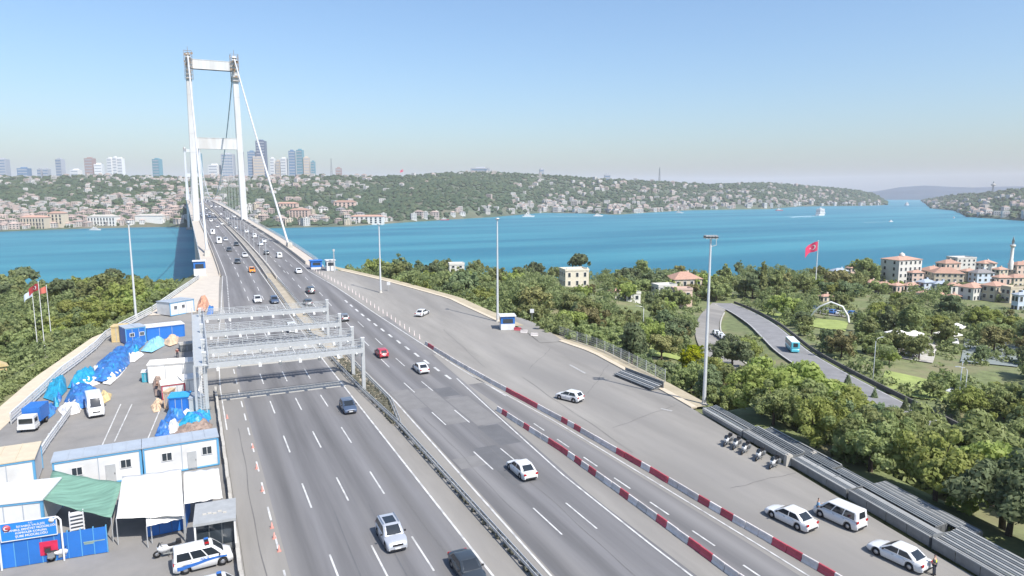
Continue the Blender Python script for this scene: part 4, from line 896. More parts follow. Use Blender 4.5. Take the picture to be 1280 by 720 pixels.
# ================================================================== MOTORCYCLES
MOTO = None
def make_moto():
    P = []
    ty = MB().lathe([(0.2,-0.06),(0.29,-0.06),(0.32,0),(0.29,0.06),(0.2,0.06)], 16, axis='Y').mesh('wheel', M_TYRE); rm = MB().lathe([(0,-0.03),(0.06,-0.05),(0.2,-0.02),(0.2,0.02),(0.06,0.05),(0,0.03)], 12, axis='Y').mesh('rim', M_RIM)
    for x in (0.74, -0.72): P.append(('wheel', ty, (x, 0, 0.32), [('rim', rm)]))
    body = MB(); V = []                       # fairing and tank, lofted
    for x, w, z0, z1 in ((0.72,0.05,0.72,0.86),(0.6,0.2,0.55,1.0),(0.4,0.26,0.4,1.06),(0.1,0.24,0.38,1.0),(-0.15,0.18,0.42,0.92),(-0.45,0.15,0.55,0.82),(-0.85,0.14,0.66,0.88),(-1.0,0.08,0.74,0.86)):
        V += [(x,0,z1),(x,w*0.8,z1-0.04),(x,w,(z0+z1)/2),(x,w*0.7,z0),(x,-w*0.7,z0),(x,-w,(z0+z1)/2),(x,-w*0.8,z1-0.04)]
    body.add(V, [(i*7+k, i*7+(k+1)%7, (i+1)*7+(k+1)%7, (i+1)*7+k) for i in range(7) for k in range(7)], 0, True); P.append(('fairing', body.mesh('fairing', PAINT['white']), (0,0,0), []))
    P.append(('engine', MB().box((0.05,0,0.42),(0.6,0.34,0.34), taper=0.8).tube([(0.3,0.16,0.3),(-0.2,0.2,0.26),(-0.85,0.22,0.36)], 0.05, 8).mesh('engine', M_GALVD), (0,0,0), []))
    P.append(('seat', MB().box((-0.4,0,0.9),(0.75,0.3,0.12), taper=0.85).mesh('seat', M_BLACK), (0,0,0), []))
    P.append(('fork', MB().tube([(0.74,0.1,0.32),(0.45,0.1,1.02)],0.03,6).tube([(0.74,-0.1,0.32),(0.45,-0.1,1.02)],0.03,6).mesh('fork', M_CHROME), (0,0,0), []))
    P.append(('handlebar', MB().tube([(0.25,0.4,1.06),(0.42,0.2,1.12),(0.42,-0.2,1.12),(0.25,-0.4,1.06)],0.022,6).mesh('handlebar', M_BLACK), (0,0,0), []))
    P.append(('windshield', MB().add([(0.66,-0.2,1.0),(0.7,0,1.0),(0.66,0.2,1.0),(0.5,-0.17,1.36),(0.53,0,1.4),(0.5,0.17,1.36)],[(0,1,4,3),(1,2,5,4)],0,True).mesh('windshield', M_GLASS), (0,0,0), []))
    for s in (1,-1): P.append(('pannier', MB().box((-0.72,s*0.33,0.66),(0.5,0.22,0.4),taper=0.9).mesh('pannier', M_GALVD), (0,0,0), []))
    P.append(('top_case', MB().box((-0.92,0,1.06),(0.38,0.44,0.3),taper=0.88).mesh('top_case', M_BLACK), (0,0,0), [])); P.append(('headlight', MB().box((0.69,0,0.86),(0.06,0.2,0.12)).mesh('headlight', M_LAMPW), (0,0,0), []))
    P.append(('kickstand', MB().bar((-0.05,0.12,0.3),(-0.1,0.36,0.01),0.03).mesh('kickstand', M_BLACK), (0,0,0), []))
    return P
MOTO = make_moto()
def moto(p, head, label, group=None):
    t = empty('motorcycle', p, head, label, 'motorcycle', group); t.rotation_euler = (R(-6), 0, head)
    for n, me, loc, sub in MOTO:
        o = obj(n, me, t, loc)
        for n2, m2 in sub: obj(n2, m2, o)
    return t
for k, (u, v) in enumerate(((908, 556), (919, 560), (930, 566), (948, 574), (966, 584))):
    moto(RD(u, v), R(205) + rnd.uniform(-0.1, 0.1), ('white police motorcycle farthest from us in the row at the grandstand', 'second white police motorcycle from the far end of the row at the grandstand', 'middle one of the five white police motorcycles at the grandstand', 'fourth white police motorcycle from the far end of the row at the grandstand', 'white police motorcycle nearest to us in the row at the grandstand')[k], 'police motorcycles at the grandstand')
p = RD(78, 699); moto((p.x, p.y, 52), R(8), 'white motorcycle before the red panel of the blue fence')
p = RD(209, 694); moto((p.x, p.y, 52), R(190), 'white motorcycle parked behind the police van')

# ================================================================== PEOPLE
def skin_obj(name, V, E, Rr, m, parent):
    me = bpy.data.meshes.new(name); me.from_pydata(V, E, []); me.update(); o = obj(name, me, parent); me.materials.append(m)
    md = o.modifiers.new('Skin', 'SKIN'); md.use_smooth_shade = True
    for i, r in enumerate(Rr): me.skin_vertices[0].data[i].radius = r if isinstance(r, tuple) else (r, r)
    me.skin_vertices[0].data[0].use_root = True
    s = o.modifiers.new('Sub', 'SUBSURF'); s.levels = 1; s.render_levels = 1; return o
M_SKIN = mat('skin', (0.42, 0.26, 0.19), 0.6); M_HAIR = mat('hair', (0.02, 0.015, 0.012), 0.7)
def person(p, head, label, shirt, trousers, vest=None, arm=0.3):
    t = empty('person', p, head, label, 'person')
    hipz, sh = 0.95, 1.43
    V = [(0,0,hipz),(0,0,1.2),(0,0,sh),(0,0,1.52),(0.02,0,1.62),(0.02,0,1.72),(0,0.1,0.9),(0.02,0.11,0.5),(0,0.11,0.08),(0.14,0.12,0.04),(0,-0.1,0.9),(-0.03,-0.11,0.5),(-0.06,-0.11,0.08),(0.08,-0.12,0.04),
         (0,0.2,sh-0.03),(0.03,0.26,1.15),(0.2+arm*0.2,0.24,0.98+arm*0.2),(0.27+arm*0.2,0.23,0.96+arm*0.22),(0,-0.2,sh-0.03),(-0.02,-0.26,1.15),(0.1,-0.25,0.92),(0.16,-0.25,0.86)]
    E = [(0,1),(1,2),(2,3),(3,4),(4,5),(0,6),(6,7),(7,8),(8,9),(0,10),(10,11),(11,12),(12,13),(2,14),(14,15),(15,16),(16,17),(2,18),(18,19),(19,20),(20,21)]
    Rr = [(.15,.11),(.14,.10),(.13,.1),.055,.1,.09,.09,.06,.045,.04,.09,.06,.045,.04,.06,.045,.035,.04,.06,.045,.035,.04]
    skin_obj('body', V, E, Rr, M_SKIN, t)
    skin_obj('shirt', [V[i] for i in (1,0,2,14,15,18,19)], [(0,1),(0,2),(2,3),(3,4),(2,5),(5,6)], [(.16,.13),(.16,.13),(.15,.12),.08,.062,.08,.062], shirt, t)
    skin_obj('trousers', [V[i] for i in (0,6,7,8,10,11,12)], [(0,1),(1,2),(2,3),(0,4),(4,5),(5,6)], [(.16,.13),.105,.08,.068,.105,.08,.068], trousers, t)
    skin_obj('hair', [(0.0,0,1.7),(-0.03,0,1.76)], [(0,1)], [.1,.08], M_HAIR, t)
    for s in (1,-1): MB().box((0.06 - (0.06 if s < 0 else 0), s*0.115, 0.05), (0.28, 0.11, 0.1), taper=0.8).build('shoe', M_BLACK, t)
    if vest: skin_obj('vest', [(0,0,1.02),(0,0,1.25),(0,0,1.42)], [(0,1),(1,2)], [(.175,.145),(.17,.14),(.165,.13)], vest, t)
p = RD(1022, 645); person(p, R(-40), 'person in a light blue shirt standing at the front of the white van', mat('shirt_blue', (0.22, 0.42, 0.62), 0.8), mat('trousers_dark', (0.03, 0.035, 0.05), 0.85), None, 0.8)
p = RD(1167, 719); person(p, R(110), 'person in a yellow high-visibility vest behind the bottom right car', mat('shirt_dark', (0.05, 0.06, 0.08), 0.8), MATS['trousers_dark'], mat('vest_yellow', (0.62, 0.70, 0.06), 0.7), 0.4)
p = RD(222, 447); person((p.x, p.y, ZR(p.y)), R(-90), 'person in dark red clothes by the long white canopy in the compound', mat('shirt_maroon', (0.16, 0.03, 0.03), 0.8), MATS['trousers_dark'])
p = RD(197, 490); person((p.x, p.y, ZR(p.y)), R(160), 'person in brown clothes at the corner of the white stall in the compound', mat('shirt_brown', (0.14, 0.07, 0.05), 0.8), MATS['trousers_dark'])
# ================================================================== THE COMPOUND ON THE LEFT
def container(fl, fr, depth, h, label, wall=None, roofm=None, trim=None, seams=3, windows=(), name='prefab_cabin', cat='cabin', z0=52.0, doors=()):
    """box cabin: fl, fr = front corners on plan, depth towards the back"""
    fl, fr = Vector((fl.x, fl.y, 0)), Vector((fr.x, fr.y, 0)); d = fr - fl; W = d.length; a = math.atan2(d.y, d.x)
    t = empty(name, (fl.x, fl.y, z0), a, label, cat)
    MB().box((W/2, depth/2, h/2 + 0.1), (W, depth, h - 0.2)).build('wall', wall or M_WHITEP, t)
    r = MB().box((W/2, depth/2, h + 0.06), (W + 0.24, depth + 0.24, 0.14)).build('roof', roofm or M_ROOFG, t)
    mb = MB(); n = max(2, int(W / 1.2))
    for k in range(1, n): mb.box((W*k/n, depth/2, h + 0.16), (0.06, depth + 0.1, 0.06))
    mb.build('roof_rib', roofm or M_ROOFG, r)
    mb = MB()
    for x in (0.06, W - 0.06): mb.box((x, -0.02, h/2 + 0.05), (0.16, 0.1, h - 0.1))
    for z in (0.12, h - 0.12): mb.box((W/2, -0.03, z), (W, 0.08, 0.16))
    mb.box((W + 0.02, depth/2, h - 0.12), (0.08, depth, 0.16)).box((W + 0.02, depth - 0.08, h/2), (0.1, 0.16, h - 0.3)).box((W + 0.02, 0.1, h/2), (0.1, 0.16, h - 0.3)); mb.build('trim', trim or M_SKYB, t)
    for k in range(1, seams): MB().box((W*k/seams, -0.015, h/2), (0.07, 0.05, h - 0.35)).build('seam', M_ROOFG, t)
    for x, z, w, hh in windows:
        f = MB().box((x, -0.03, z), (w + 0.14, 0.1, hh + 0.14)).build('window_frame', M_WHITE, t)
        for s in (-0.25, 0.25): MB().box((x + s*w, -0.075, z), (w*0.44, 0.03, hh)).build('pane', M_WIN, f)
    for x in doors:
        o = MB().box((x, -0.03, 1.05), (0.9, 0.08, 2.0)).build('door', M_GALV, t); MB().box((x + 0.35, -0.09, 1.05), (0.05, 0.05, 0.15)).build('handle', M_BLACK, o)
    return t
a, b = G(65, 577, 55.3), G(272, 545, 55.3); mid = a.lerp(b, 0.515)
c1 = container(a, mid - (b-a).normalized()*0.1, 2.7, 3.2, 'left half of the white prefab cabin row with grey-blue roof', seams=2, windows=((2.0, 1.9, 0.9, 0.75), (6.3, 1.9, 0.95, 0.8)), doors=(4.9,))
c2 = container(mid + (b-a).normalized()*0.1, b, 2.7, 3.2, 'right half of the white prefab cabin row, nearest the motorway', seams=2, windows=((2.2, 1.9, 0.95, 0.8), (6.1, 1.9, 0.95, 0.8)), doors=(4.6,))
container(G(-22, 633, 54.9), G(52, 625, 54.9), 4.6, 2.9, 'white cabin with ribbed white roof behind the blue sign', roofm=M_WHITEP, seams=3)
container(G(-30, 585, 55.0), G(42, 574, 55.0), 5.2, 3.0, 'white cabin with flat beige roof at the left edge', roofm=mat('beige_roof', (0.50, 0.43, 0.32), 0.85, var=0.1, scale=1.0), seams=2)
# blue fence with the big sign
fa, fb, fm = G(-14, 714, 52), G(135, 690, 52), G(82, 699, 52)
d = (fb - fa); fl = d.length; ang = math.atan2(d.y, d.x)
t = empty('blue_fence', fa, ang, 'bright blue sheet fence with one red panel in front of the cabins', 'fence')
n = 9
pm = MB().box((0, 0, 1.15), (fl/n - 0.04, 0.06, 2.25)).mesh('fence_panel', M_BLUE)
for k in range(n): obj('fence_panel', pm, t, (fl*(k+0.5)/n, 0.02*math.sin(k*2), 0))
pp = MB().box((0, 0, 1.2), (0.09, 0.12, 2.4)).mesh('fence_post', M_SKYB)
for k in range(n+1): obj('fence_post', pp, t, (fl*k/n, 0.04, 0))
xr_ = (G(64, 700, 52) - fa).length; o = MB().box((xr_, -0.06, 1.2), (1.25, 0.04, 1.15)).build('red_panel', mat('red_panel', (0.5, 0.02, 0.07), 0.5, var=0.2, scale=2), t); tag(o, 'small red panel fixed on the blue fence')
MB().box((xr_ - 0.1, -0.09, 1.15), (0.5, 0.03, 0.4)).build('panel_mark', mat('panel_dark', (0.2, 0.01, 0.03), 0.5), o)
# the sign over the fence
sl, sr = (G(7, 710, 52) - fa).length, (G(75, 700, 52) - fa).length; sw = sr - sl
s = empty('sign_board', fa + d.normalized()*sl + Vector((0,0,2.35)), ang, 'blue sign board with white lettering and a red emblem above the blue fence', 'sign'); s.location.y -= 0.12
MB().box((sw/2, 0, 0.72), (sw, 0.08, 1.44)).build('board', mat('sign_blue', (0.02, 0.19, 0.55), 0.4), s)
for c_, d_ in (((sw/2, 0, 1.47), (sw + 0.1, 0.12, 0.06)), ((sw/2, 0, -0.03), (sw + 0.1, 0.12, 0.06)), ((-0.03, 0, 0.72), (0.06, 0.12, 1.44)), ((sw+0.03, 0, 0.72), (0.06, 0.12, 1.44))): MB().box(c_, d_).build('frame_bar', M_WHITE, s)
for txt, z, sz in (('T.C.', 1.27, 0.18), ('İSTANBUL VALİLİĞİ', 1.06, 0.21), ('İSTANBUL EMNİYET MÜDÜRLÜĞÜ', 0.80, 0.23), ('KÖPRÜLER KORUMA', 0.53, 0.23), ('ŞUBE MÜDÜRLÜĞÜ', 0.25, 0.25)):
    o = obj('lettering', text_mesh(txt, sz, M_WHITE, 0.004, True), s, (sw*0.54, -0.055, z)); o.rotation_euler = (R(90), 0, 0)
MB().lathe([(0, -0.05), (0.27, -0.05), (0.27, 0), (0, 0)], 20, (sw*0.11, -0.03, 1.05), 'Y').build('emblem', M_RED, s)
mb = MB()
for k in range(14):
    a0, a1 = R(50 + 260*k/14), R(50 + 260*(k+1)/14); P = lambda a, r, ox: (sw*0.11 + ox + r*math.cos(a), -0.085, 1.05 + r*math.sin(a))
    mb.add([P(a0, 0.17, -0.03), P(a1, 0.17, -0.03), P(a1, 0.125, 0.01), P(a0, 0.125, 0.01)], [(0,1,2,3)])
mb.build('crescent', M_WHITE, s)
MB().lathe([(0, -0.05), (0.2, -0.05), (0.2, 0), (0, 0)], 20, (sw*0.92, -0.03, 1.22), 'Y').build('round_seal', M_WHITE, s)
for x in (-0.15, sw + 0.35):
    pmb = MB().tube([(x, -0.15, -2.35), (x, -0.15, 1.2), (x - 0.2, -0.1, 1.45), (x - 0.42, -0.05, 1.3)], 0.075, 8); pmb.build('pole', M_WHITE, s)
# cloth roofs
def cloth(name, corners, sag, m, label, cat, n=12, wav=0.06, legs=()):
    A, B, C, D = [Vector(p) for p in corners]; V = []; o0 = (A+B+C+D)/4; gz = 52.0
    for th in (0, 0.03):
        for i in range(n+1):
            for j in range(n+1):
                u, v = i/n, j/n; p = (A*(1-u)+B*u)*(1-v) + (D*(1-u)+C*u)*v
                p = p + Vector((0,0,-sag*4*u*(1-u)*(0.3+v*(1-v)*2.8) + wav*math.sin(u*17+v*5)*math.sin(v*9+u*3) + th)); V.append(p - Vector((o0.x, o0.y, gz)))
    q = (n+1)*(n+1); F = []
    for l in (0, 1): F += [(l*q+i*(n+1)+j, l*q+(i+1)*(n+1)+j, l*q+(i+1)*(n+1)+j+1, l*q+i*(n+1)+j+1) for i in range(n) for j in range(n)]
    e = [i*(n+1) for i in range(n+1)] + [n*(n+1)+j for j in range(1,n+1)] + [i*(n+1)+n for i in range(n-1,-1,-1)] + [j for j in range(n-1,0,-1)]
    F += [(e[k], e[(k+1)%len(e)], q+e[(k+1)%len(e)], q+e[k]) for k in range(len(e))]
    t = empty(name, (o0.x, o0.y, gz), 0, label, cat); MB().add(V, F, 0, True).build('sheet', m, t)
    for p in legs:
        p = Vector(p); MB().tube([(p.x-o0.x, p.y-o0.y, 0), (p.x-o0.x, p.y-o0.y, p.z-gz)], 0.05, 6).build('leg', M_GALV, t)
    return t
M_NET = mat('green_net', (0.14, 0.265, 0.205), 0.9, var=0.35, scale=1.2, stretch=(0.3, 2.5, 1)); M_TENT = mat('white_canvas', (0.74, 0.72, 0.68), 0.8, var=0.06, scale=1.0)
c = [G(66,588,55.0), G(153,603,55.0), G(139,647,54.2), G(54,624,54.9)]; cloth('shade_net', c, 0.45, M_NET, 'green shade net stretched between the cabins and the white awning', 'shade net', legs=(c[1], c[2]))
c = [G(153,596,55.1), G(226,586,55.1), G(230,644,54.4), G(145,648,54.4)]; cloth('awning', c, 0.18, M_TENT, 'large white canvas awning below the cabin row', 'awning', legs=(c[1], c[2], c[3], (c[2]+c[3])/2))
c = [G(182,640,54.42), G(229,636,54.42), G(229,648,53.9), G(183,658,53.9)]; cloth('awning_flap', c, 0.05, M_TENT, 'white canvas flap hanging at the front of the large awning', 'awning', legs=(c[2], c[3]))
c = [G(229,590,54.7), G(273,585,54.7), G(278,622,54.7), G(230,630,54.7)]; cloth('awning', c, 0.05, M_TENT, 'smaller white awning between the cabins and the grey booth', 'awning', legs=c)
mb = MB(); p, q = G(184, 672, 52), G(231, 662, 52); t = empty('blue_screen', p, headto(p, q), 'blue sheet screen below the white awning flap', 'screen'); w = (q-p).length
for k in range(3): MB().box((w*(k+0.5)/3, 0, 0.85), (w/3 - 0.03, 0.05, 1.6)).build('panel', M_BLUE, t)
p, q = G(231, 668, 52), G(238, 640, 52); t = empty('blue_screen', p, headto(p, q), 'narrow blue screen beside the grey booth', 'screen'); w = (q-p).length
for k in range(2): MB().box((w*(k+0.5)/2, 0, 1.2), (w/2 - 0.03, 0.05, 2.3)).build('panel', M_BLUE, t)
# grey guard booth
p, q, r_ = G(241, 657, 55.0), G(295, 648, 55.0), G(237, 632, 55.0); w = Vector((q.x-p.x, q.y-p.y)).length; dp = Vector((r_.x-p.x, r_.y-p.y)).length
t = empty('guard_booth', (p.x, p.y, 52), math.atan2(q.y-p.y, q.x-p.x), 'grey flat-roofed booth with dark glazed front beside the police vans', 'booth')
rf = MB().box((w/2, dp/2, 2.95), (w, dp, 0.22)).build('roof', mat('booth_roof', (0.31, 0.32, 0.325), 0.7, var=0.12, scale=1.5), t)
for k in range(5): MB().box((w*(0.25+0.12*k), dp*(0.4+0.1*math.sin(k*3)), 3.09), (0.3, 0.2, 0.08)).build('roof_stone', M_CONC, rf)
MB().box((w/2, dp*0.55, 1.42), (w*0.9, dp*0.75, 2.8)).build('wall', M_GALVD, t)
for k in range(3):
    MB().box((w*0.05 + w*0.9*(k+0.5)/3, dp*0.55 - dp*0.375 - 0.03, 1.65), (w*0.27, 0.05, 1.9)).build('glass_pane', M_WIN, t)
for x in (0.12, w-0.12): MB().box((x, 0.15, 1.42), (0.14, 0.14, 2.84)).build('post', M_WHITE, t)
for k in range(2): MB().box((w*0.97, dp*(0.35+0.3*k), 1.65), (0.05, dp*0.24, 1.7)).build('glass_pane', M_WIN, t)
# dumpster
p = G(121, 689, 52); t = empty('waste_bin', p, ang, 'grey-green waste container by the end of the blue fence', 'waste bin'); Mbin = mat('bin_green', (0.23, 0.31, 0.27), 0.6, var=0.15, scale=2)
MB().add([(-.65,-.4,.2),(.65,-.4,.2),(.65,.4,.2),(-.65,.4,.2),(-.75,-.5,1.1),(.75,-.5,1.1),(.75,.5,1.1),(-.75,.5,1.1)], [(0,1,5,4),(1,2,6,5),(2,3,7,6),(3,0,4,7),(0,3,2,1),(4,5,6,7)]).build('bin_body', Mbin, t)
MB().box((0, 0.02, 1.17), (1.56, 1.06, 0.09)).build('lid', Mbin, t)
for x in (-.55, .55):
    for y in (-.3, .3): MB().lathe([(0,-.04),(.1,-.04),(.1,.04),(0,.04)], 10, (x, y, .1), 'X').build('castor', M_BLACK, t)
# white rack / stair under the net
p = G(98, 672, 52); t = empty('slatted_rack', p, 0.1, 'pale slatted stack standing under the green net', 'rack')
for k in range(7): MB().box((0, 0, 0.25+0.33*k), (1.1, 0.6, 0.09)).build('slat', M_WHITEP, t)
for x in (-.5, .5):
    for y in (-.27, .27): MB().box((x, y, 1.2), (0.08, 0.08, 2.4)).build('upright', M_WHITEP, t)
# steel rail fences
def rail_fence(pts, label, rails=(0.35, 0.75, 1.15), group=None):
    o0 = Vector(pts[0]); t = empty('rail_fence', o0, 0, label, 'fence', group)
    for z in rails:
        mb = MB()
        for a, b in zip(pts[:-1], pts[1:]): mb.bar(Vector(a) - o0 + Vector((0,0,z)), Vector(b) - o0 + Vector((0,0,z)), 0.16, 0.2)
        mb.build('rail', M_WHITEP, t)
    pm = MB().box((0,0,0.65), (0.12,0.12,1.3)).mesh('post', M_GALV)
    for a, b in zip(pts[:-1], pts[1:]):
        a, b = Vector(a), Vector(b); n = max(1, int((b-a).length/2.2))
        for k in range(n): obj('post', pm, t, a.lerp(b, k/n) - o0)
rail_fence([(XLOT(y) + 4.0 - max(0, y-140)*0.1, y, ZR(y)) for y in (104, 110, 118, 126, 134, 142, 150, 157, 163, 170)], 'long white rail fence between the compound and the trees', (0.3, 0.7, 1.1, 1.5))
rail_fence([G(40,590,52), G(62,555,52), G(97,506,52.1)], 'white rail fence beside the parked white minibus', (0.3, 0.65, 1.0))
rail_fence([(XLOT(y) + 0.4, y, ZR(y)) for y in (172, 182, 192, 202, 212, 222, 232)], 'pale rail fence along the footway up to the bridge', (0.4, 0.8, 1.2))
# heaps under blue tarpaulins
def heap(poly, h, m, label, seed, z=None, cat='tarpaulin heap', name='tarpaulin_heap', lumps=6):
    if 'arpaulin heap' in cat: h *= 0.74
    r = random.Random(seed); P = [RD(u, v) for u, v in poly]; c = sum(P, Vector())/len(P); zg = ZR(c.y); V = []; nr, ns = 16, 72
    L = [(r.uniform(-.6,.6), r.uniform(-.6,.6), r.uniform(.25,.5), r.uniform(.4,1)) for _ in range(lumps)]
    for i in range(nr + 1):
        f = 1 - i/nr
        for k in range(ns):
            q = k/ns*len(P); j = int(q); e = P[j].lerp(P[(j+1)%len(P)], q-j) - c; e.z = 0
            e = e * (f**0.85); a = 2*math.pi*k/ns; ux, uy = f*math.cos(a), f*math.sin(a)
            b = sum(w*math.exp(-((ux-x)**2+(uy-y)**2)/(s*s)) for x, y, s, w in L)
            edge = min(1, (1-f)*2.6)**0.8; zz = h*edge*(0.34 + 0.42*min(b, 1.6)) + edge*(0.22*math.sin(e.x*2.1+seed)*math.sin(e.y*1.7+seed*2) + 0.13*math.sin(e.x*5.3+e.y*3.1+seed) + 0.10*math.sin(e.y*6.7-e.x*2.9) + 0.06*math.sin(e.x*11+e.y*9)*math.sin(e.y*8-e.x*5))
            V.append((e.x, e.y, zz if i else 0.0))
    F = [(i*ns+k, i*ns+(k+1)%ns, (i+1)*ns+(k+1)%ns, (i+1)*ns+k) for i in range(nr) for k in range(ns)]
    return tag(MB().add(V, F, 0, True).build(name, m, None, loc=(c.x, c.y, zg)), label, cat)
M_TARP = mat('blue_tarp', (0.035, 0.13, 0.38), 0.45, var=0.5, scale=1.3, bump=0.3, bscale=3, dirt=(0.05, 0.26, 0.52), dscale=0.7); M_TARPT = mat('teal_tarp', (0.02, 0.25, 0.42), 0.45, var=0.3, scale=1.2); M_SHEET = mat('white_sheet', (0.66, 0.64, 0.63), 0.7, var=0.12, scale=1.5)
M_TAN = mat('tan_board', (0.52, 0.38, 0.26), 0.8, var=0.2, scale=2); M_YEL = mat('yellow_paint', (0.52, 0.40, 0.2), 0.6, var=0.15, scale=1.5); M_MIX = mat('brown_goods', (0.24, 0.18, 0.15), 0.8, var=0.5, scale=2.5)
heap([(108,476),(122,452),(146,433),(166,434),(162,455),(148,472),(128,480)], 2.3, M_TARP, 'largest blue tarpaulin heap in the middle of the fence row', 1)
heap([(84,486),(98,466),(116,456),(124,470),(108,488)], 1.8, M_TARPT, 'pale blue tarpaulin heap left of the largest one', 2)
heap([(80,502),(88,484),(114,480),(130,492),(114,509),(90,514)], 2.0, M_TARP, 'deep blue tarpaulin heap behind the white minibus', 3)
heap([(54,498),(62,476),(82,470),(84,488),(70,504)], 1.9, M_TARPT, 'teal tarpaulin heap at the near end of the rail fence', 4)
heap([(88,486),(112,474),(134,470),(128,478),(108,486),(92,492)], 0.7, M_SHEET, 'white sheet lying between two blue tarpaulin heaps', 5, cat='sheet', name='ground_sheet')
heap([(128,480),(146,466),(160,458),(150,470),(138,482)], 0.6, M_SHEET, 'white sheet along the foot of the largest tarpaulin heap', 6, cat='sheet', name='ground_sheet')
heap([(120,500),(128,488),(140,492),(138,500),(128,506)], 0.7, M_YEL, 'yellow boat-shaped bundle beside the deep blue heap', 7, cat='bundle', name='bundle')
heap([(72,512),(86,500),(106,504),(100,516),(80,522)], 1.0, M_SHEET, 'heap of pale boards under sheets behind the truck', 8, cat='board heap', name='board_heap')
heap([(204,526),(212,510),(224,512),(232,520),(218,530)], 1.3, M_TARP, 'crumpled blue tarpaulin beside the bright blue box', 9)
heap([(222,532),(232,518),(262,512),(264,524),(240,534)], 1.0, M_TARPT, 'long blue tarpaulin bundle against the gantry foot', 10)
heap([(193,545),(200,532),(214,530),(212,544),(202,550)], 1.2, M_TARP, 'small blue tarpaulin heap behind the cabin roof', 11)
heap([(214,546),(224,534),(252,532),(266,530),(264,540),(236,548)], 0.9, M_MIX, 'brown bundle of goods behind the cabin roof near the wall', 12, cat='bundle', name='bundle')
heap([(206,536),(216,528),(224,530),(222,540),(212,542)], 0.8, M_SHEET, 'white sheeted bundle between two blue tarpaulins', 13, cat='bundle', name='bundle')
heap([(246,390),(247,376),(258,372),(262,380),(256,392)], 1.6, mat('orange_net', (0.50, 0.26, 0.17), 0.7, var=0.25, scale=2), 'heap under orange netting by the white cabin', 14, cat='netting heap', name='netting_heap')
heap([(258,396),(262,380),(268,382),(266,396)], 1.4, M_TARP, 'narrow blue tarpaulin heap beside the orange netting', 15)
heap([(176,440),(186,424),(206,420),(206,432),(190,442)], 0.8, mat('light_blue_sheet', (0.22, 0.45, 0.60), 0.6, var=0.2, scale=1.5), 'light blue sheet in front of the long blue shed', 16, cat='sheet', name='ground_sheet')
heap([(204,430),(212,420),(224,420),(222,430),(212,434)], 0.9, M_TAN, 'tan bundle of boards in front of the long blue shed', 17, cat='bundle', name='bundle')
heap([(190,478),(192,468),(200,466),(204,480),(200,496),(194,496)], 0.9, M_MIX, 'dark brown clutter at the corner of the long white canopy', 18, cat='clutter heap', name='clutter_heap')
heap([(188,508),(196,498),(204,500),(200,514),(192,516)], 0.5, M_TAN, 'tan boards lying beside the bright blue box', 19, cat='board heap', name='board_heap')
heap([(150,440),(160,424),(176,420),(182,430),(166,444)], 1.7, M_TARP, 'blue tarpaulin heap in front of the blue cabin', 21)
heap([(44,520),(52,504),(66,504),(70,516),(56,528)], 1.3, M_TARP, 'low blue tarpaulin heap behind the small truck', 22)
heap([(222,516),(228,506),(240,506),(242,514),(232,520)], 1.0, M_SHEET, 'pale sheet bundle between the bright blue box and the grey box', 23, cat='bundle', name='bundle')
heap([(228,528),(240,520),(258,520),(262,528),(244,534)], 0.9, M_TARP, 'dark blue tarpaulin roll at the gantry foot', 24)
heap([(160,446),(172,440),(180,443),(170,452)], 0.5, M_SHEET, 'small white sheet right of the largest tarpaulin heap', 25, cat='sheet', name='ground_sheet')
rh_ = random.Random(17)
for k in range(16):                          # smaller crumpled piles filling the row
    t_ = (k + 0.5) / 16; u, v = 60 + 108*t_ + rh_.uniform(-5, 9), 506 - 66*t_ + rh_.uniform(-4, 9); w_, h_ = rh_.uniform(7, 12), rh_.uniform(5, 8); mk = rh_.choice((M_TARP, M_TARP, M_TARPT, M_SHEET, M_TARP))
    heap([(u - w_/2, v + rh_.uniform(-1, 2)), (u - 1, v - h_*0.6), (u + w_/2, v - rh_.uniform(0, 3)), (u + w_/3, v + h_*0.5), (u - w_/4, v + h_*0.6)], rh_.uniform(0.7, 1.3), mk, 'small crumpled ' + {'blue_tarp': 'blue', 'teal_tarp': 'teal', 'white_sheet': 'white'}[mk.name] + ' pile in the tarpaulin row along the fence', 40 + k, cat='tarpaulin pile', name='tarpaulin_pile')
# sheds, cabins and stalls further back
def shed(u0, v0, u1, v1, depth, h, label, wall, roofm, trim=None, nm='shed', cat='shed', **k):
    a, b = RD(u0, v0), RD(u1, v1); return container(a, b, depth, h, label, wall, roofm, trim or wall, z0=ZR((a.y+b.y)/2) - 0.05, name=nm, cat=cat, **k)
shed(213, 396, 243, 389, 4.2, 3.0, 'white prefab cabin with blue-grey roof by the footway to the bridge', M_WHITEP, M_ROOFG, M_SKYB, 'prefab_cabin', 'cabin', windows=((1.4,1.8,0.7,0.7),(3.4,1.8,0.7,0.7)))
shed(140, 428, 158, 427, 2.6, 3.0, 'yellow container at the corner of the rail fence', M_YEL, M_YEL, None, 'container', 'container')
shed(158, 432, 183, 428, 3.6, 3.2, 'blue cabin with flat grey roof and white windows beside the yellow container', M_BLUE, M_ROOFG, M_SKYB, 'prefab_cabin', 'cabin', windows=((1.1,1.9,0.7,0.6),(2.8,1.9,0.7,0.6)))
shed(184, 426, 231, 420, 3.4, 2.5, 'long low blue shed with white roof across the end of the compound', M_BLUE, M_WHITEP, M_BLUE)
shed(186, 479, 250, 474, 3.0, 2.9, 'long white canopy shed beside the gantry feet', M_TENT, M_TENT, M_WHITEP, 'canopy_shed', 'shed')
shed(203, 500, 232, 496, 2.4, 2.2, 'white stall with a red line along its roof edge', M_WHITEP, M_TENT, M_RED, 'stall', 'stall')
shed(230, 496, 253, 492, 3.0, 2.5, 'cream rounded stall against the gantry posts', M_TENT, M_TENT, M_WHITEP, 'stall', 'stall')
